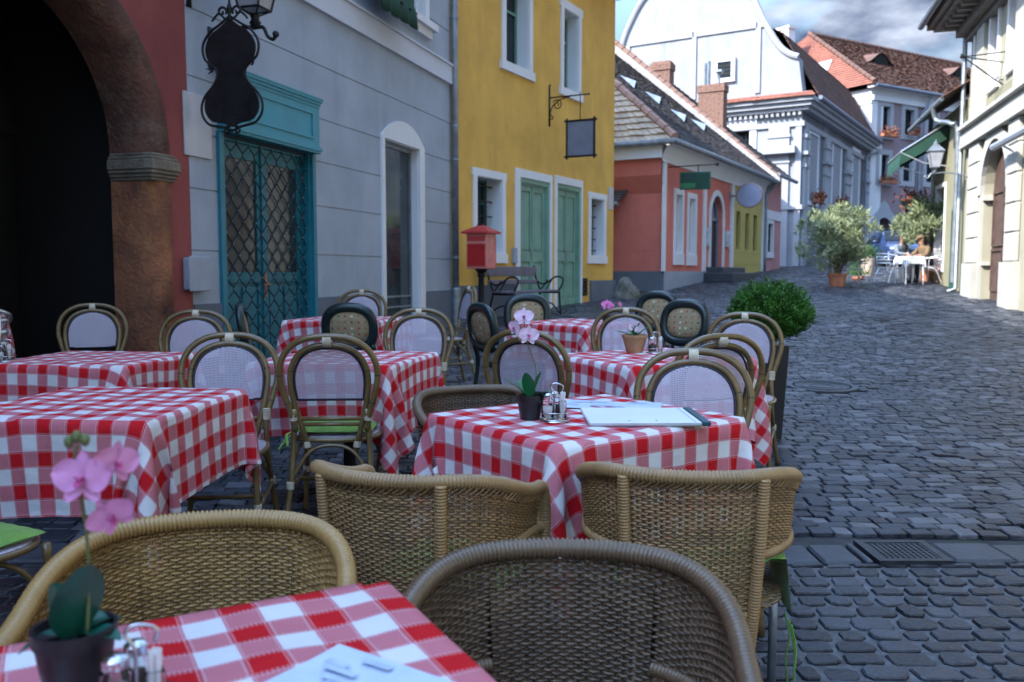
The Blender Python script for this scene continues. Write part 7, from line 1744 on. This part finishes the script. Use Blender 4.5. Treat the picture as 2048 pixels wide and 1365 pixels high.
def person(x, y, rz, label, top, legs, lean, cap, arms):
    """seated figure, faces +y locally; the body is one skinned surface, clothing follows it"""
    z = G(y); H = .46
    hip = Vector((0, 0, H+.08)); ch = Vector((0, lean*.55, H+.36)); nk = Vector((0, lean*.85, H+.56)); hd = Vector((0, lean*1.05+.02, H+.66)); tp = Vector((0, lean*1.05+.01, H+.80))
    P = [hip, (hip+ch)/2, ch, nk, hd, tp]; E = [(0, 1), (1, 2), (2, 3), (3, 4), (4, 5)]; Rd = [(.15, .11), (.14, .10), (.165, .105), .055, .082, .070]
    JP = [hip+Vector((0, 0, -.02)), (hip+ch)/2, ch, nk+Vector((0, 0, -.04))]; JE = [(0, 1), (1, 2), (2, 3)]; JR = [(.17, .13), (.16, .12), (.185, .125), .085]
    LP = [hip+Vector((0, 0, 0))]; LE = []; LR = [(.155, .12)]
    for sx in (-1, 1):
        sh = ch+Vector((sx*.18, .0, .12)); el = ch+Vector((sx*.24, .14, -.08)); wr = Vector(arms)+Vector((sx*.14, 0, 0)); b = len(P); P += [sh, el, wr, wr+Vector((-sx*.01, .05, .0))]; E += [(2, b), (b, b+1), (b+1, b+2), (b+2, b+3)]; Rd += [.06, .042, .028, (.036, .016)]
        pm = b+3
        for q, (ox, oy, l) in enumerate(((-.03, .0, .055), (-.011, .012, .065), (.009, .012, .062), (.028, .004, .05))):
            c = len(P); base = P[pm]; P += [base+Vector((ox, .03+oy, -.004)), base+Vector((ox*1.1, .03+oy+l*.6, -.016)), base+Vector((ox*1.1, .03+oy+l*.8, -.034))]; E += [(pm, c), (c, c+1), (c+1, c+2)]; Rd += [.0095, .0085, .0075]
        c = len(P); P += [P[b+2]+Vector((-sx*.032, .035, .0)), P[b+2]+Vector((-sx*.048, .065, -.01))]; E += [(b+2, c), (c, c+1)]; Rd += [.011, .009]
        j = len(JP); JP += [sh, el, wr+Vector((0, -.025, 0))]; JE += [(2, j), (j, j+1), (j+1, j+2)]; JR += [.075, .058, .042]
        kn = Vector((sx*.12, .44, H+.06)); an = Vector((sx*.13, .40, .09)); b = len(P); P += [hip+Vector((sx*.09, .04, -.02)), kn, an]; E += [(0, b), (b, b+1), (b+1, b+2)]; Rd += [.075, .052, .036]
        j = len(LP); LP += [hip+Vector((sx*.10, .06, 0)), kn, (kn+an)/2, an+Vector((0, 0, -.01))]; LE += [(0, j), (j, j+1), (j+1, j+2), (j+2, j+3)]; LR += [.10, .072, .062, .052]
    o = skin_mesh('person', P, E, Rd, M['skin']); o.location = (x, y, z); o.rotation_euler = (0, 0, rz); tag(o, label, 'person')
    skin_mesh('shirt', JP, JE, JR, M[top], o); skin_mesh('trousers', LP, LE, LR, M[legs], o)
    sh = MB(); [sh.sphere((sx*.135, .45, .045), 1, 12, 8, (.045, .13, .045)) for sx in (-1, 1)]; sh.build('shoes', M['resin'], o, True)
    # face
    c = (hd+tp)/2; f = MB(); f.tube([c+Vector((0, .072, .0)), c+Vector((0, .098, -.022))], [.010, .015], 8); [f.sphere(tuple(c+Vector((sx*.082, -.005, -.005))), 1, 8, 6, (.012, .02, .032)) for sx in (-1, 1)]; f.build('nose_and_ears', M['skin'], o, True)
    e = MB(); [e.sphere(tuple(c+Vector((sx*.03, .078, .012))), .009, 8, 6) for sx in (-1, 1)]; e.tube([c+Vector((-.022, .078, -.042)), c+Vector((0, .084, -.044)), c+Vector((.022, .078, -.042))], .005, 6); e.build('eyes_and_mouth', M['hair'], o, True)
    h = MB(); h.sphere(tuple(c+Vector((0, -.02, .03))), 1, 16, 10, (.092, .098, .085)); h.build('hair', M['hair'], o, True)
    if cap: q = MB(); q.sphere(tuple(c+Vector((0, -.005, .045))), 1, 16, 10, (.103, .112, .062)); q.prism([(-.07, .06), (.07, .06), (.075, .12), (.04, .165), (-.04, .165), (-.075, .12)], c+Vector((0, 0, .03)), (1, 0, 0), (0, 1, -.15), (0, 0, .01)); q.build('cap', M['tan'], o, True)
    else: g = MB(); [g.sphere(tuple(c+Vector((sx*.032, .086, .010))), 1, 10, 6, (.026, .008, .018)) for sx in (-1, 1)]; g.tube([c+Vector((-.08, .0, .014)), c+Vector((-.055, .085, .014)), c+Vector((.055, .085, .014)), c+Vector((.08, 0, .014))], .003, 5); g.build('sunglasses', M['iron'], o, True)
    return o
p = atY(1853, 520, 24.1); person(p.x, 24.1, face(-.9, -.3), 'seated man in a tan jacket and cap leaning over the terrace table', 'tan', 'darkcloth', .20, True, (0, .42, .74))
p = atY(1799, 520, 25.5); person(p.x, 25.5, face(.3, -.95), 'seated person in sunglasses and pale blue shirt behind the terrace table', 'bluecloth', 'darkcloth', .10, False, (0, .42, .72))

# ================================================================ CAR
def car():
    Y = 36.5; p = atY(1790, 530, Y); root = empty('parked_car', (p.x, Y, G(Y)), face(-.16, -1), 'dark blue car parked behind the terrace, facing the camera', 'car'); W = .86; Lh = 2.1
    # local: +y is the nose.  body sections along y: (y, half width, bottom, shoulder height, roof height, roof half width)
    S = [(2.12, .62, .28, .60, .62, .55), (2.05, .76, .22, .68, .70, .62), (1.7, .84, .2, .78, .84, .70), (1.2, .86, .2, .84, .93, .72), (.95, .86, .2, .88, .98, .72), (.25, .86, .2, .92, 1.38, .60), (-.2, .86, .2, .93, 1.45, .60), (-1.0, .86, .2, .93, 1.43, .59), (-1.6, .85, .2, .93, 1.20, .62), (-1.95, .82, .22, .92, .98, .66), (-2.12, .74, .3, .80, .82, .60)]
    m = MB(); V = []; F = []
    for y, w, b, sh, rf, rw in S:
        for sx, z in ((.92, b), (1.0, b+.16), (1.0, sh-.06), (.96, sh)): V.append((w*sx, y, z))
        V.append((rw, y, rf-.04)); V.append((rw*.8, y, rf)); V.append((0, y, rf+.02)); V.append((-rw*.8, y, rf)); V.append((-rw, y, rf-.04))
        for sx, z in ((.96, sh), (1.0, sh-.06), (1.0, b+.16), (.92, b)): V.append((-w*sx, y, z))
    n = 13
    for i in range(len(S)-1):
        for k in range(n-1): F.append((i*n+k, (i+1)*n+k, (i+1)*n+k+1, i*n+k+1))
        F.append((i*n+n-1, (i+1)*n+n-1, (i+1)*n, i*n))
    F.append(tuple(range(n))); F.append(tuple(range((len(S)-1)*n+n-1, (len(S)-1)*n-1, -1))); m.add(V, F); m.build('body', M['carpaint'], root, 'auto')
    g = MB(); g.add([(-.66, .93, 1.01), (.66, .93, 1.01), (.55, .27, 1.375), (-.55, .27, 1.375)], [(0, 1, 2, 3)]); o = g.build('windscreen', M['glass'], root); o.location = (0, .03, .012)
    for sx in (-1, 1):
        q = MB(); q.add([(sx*.835, .75, .95), (sx*.835, -1.5, .97), (sx*.63, -1.3, 1.28), (sx*.61, .2, 1.36)], [(0, 1, 2, 3)]); q.build('side_window', M['glass'], root)
        for y in (1.35, -1.35):
            w = MB(); w.lathe([(.20, -.10), (.31, -.10), (.325, -.06), (.325, .06), (.31, .10), (.20, .10)], 24); wo = w.build('wheel', M['tyre'], root, True); wo.location = (sx*.76, y, .325); wo.rotation_euler = (0, R(90), 0)
            r = MB(); r.lathe([(.0, -.085), (.2, -.09), (.2, .09), (0, .085)], 16); r.build('rim', M['alu'], wo)
        h = MB(); h.sphere((sx*.58, 2.0, .66), 1, 12, 8, (.17, .12, .07)); h.build('headlight', M['headlight'], root, True)
        mi = MB(); mi.sphere((sx*.96, .62, .98), 1, 10, 8, (.10, .06, .07)); mi.build('mirror', M['carpaint'], root, True)
    q = MB(); q.box(-.36, .36, 2.10, 2.135, .52, .62); q.box(-.55, .55, 2.08, 2.13, .30, .42); q.build('grille', M['tyre'], root); q = MB(); q.box(-.26, .26, 2.14, 2.15, .43, .53); q.build('number_plate', M['whitepaint'], root); q = MB(); q.tube([(0, 2.14, .57), (0, 2.15, .57)], .05, 12); q.build('badge', M['alu'], root)
car()
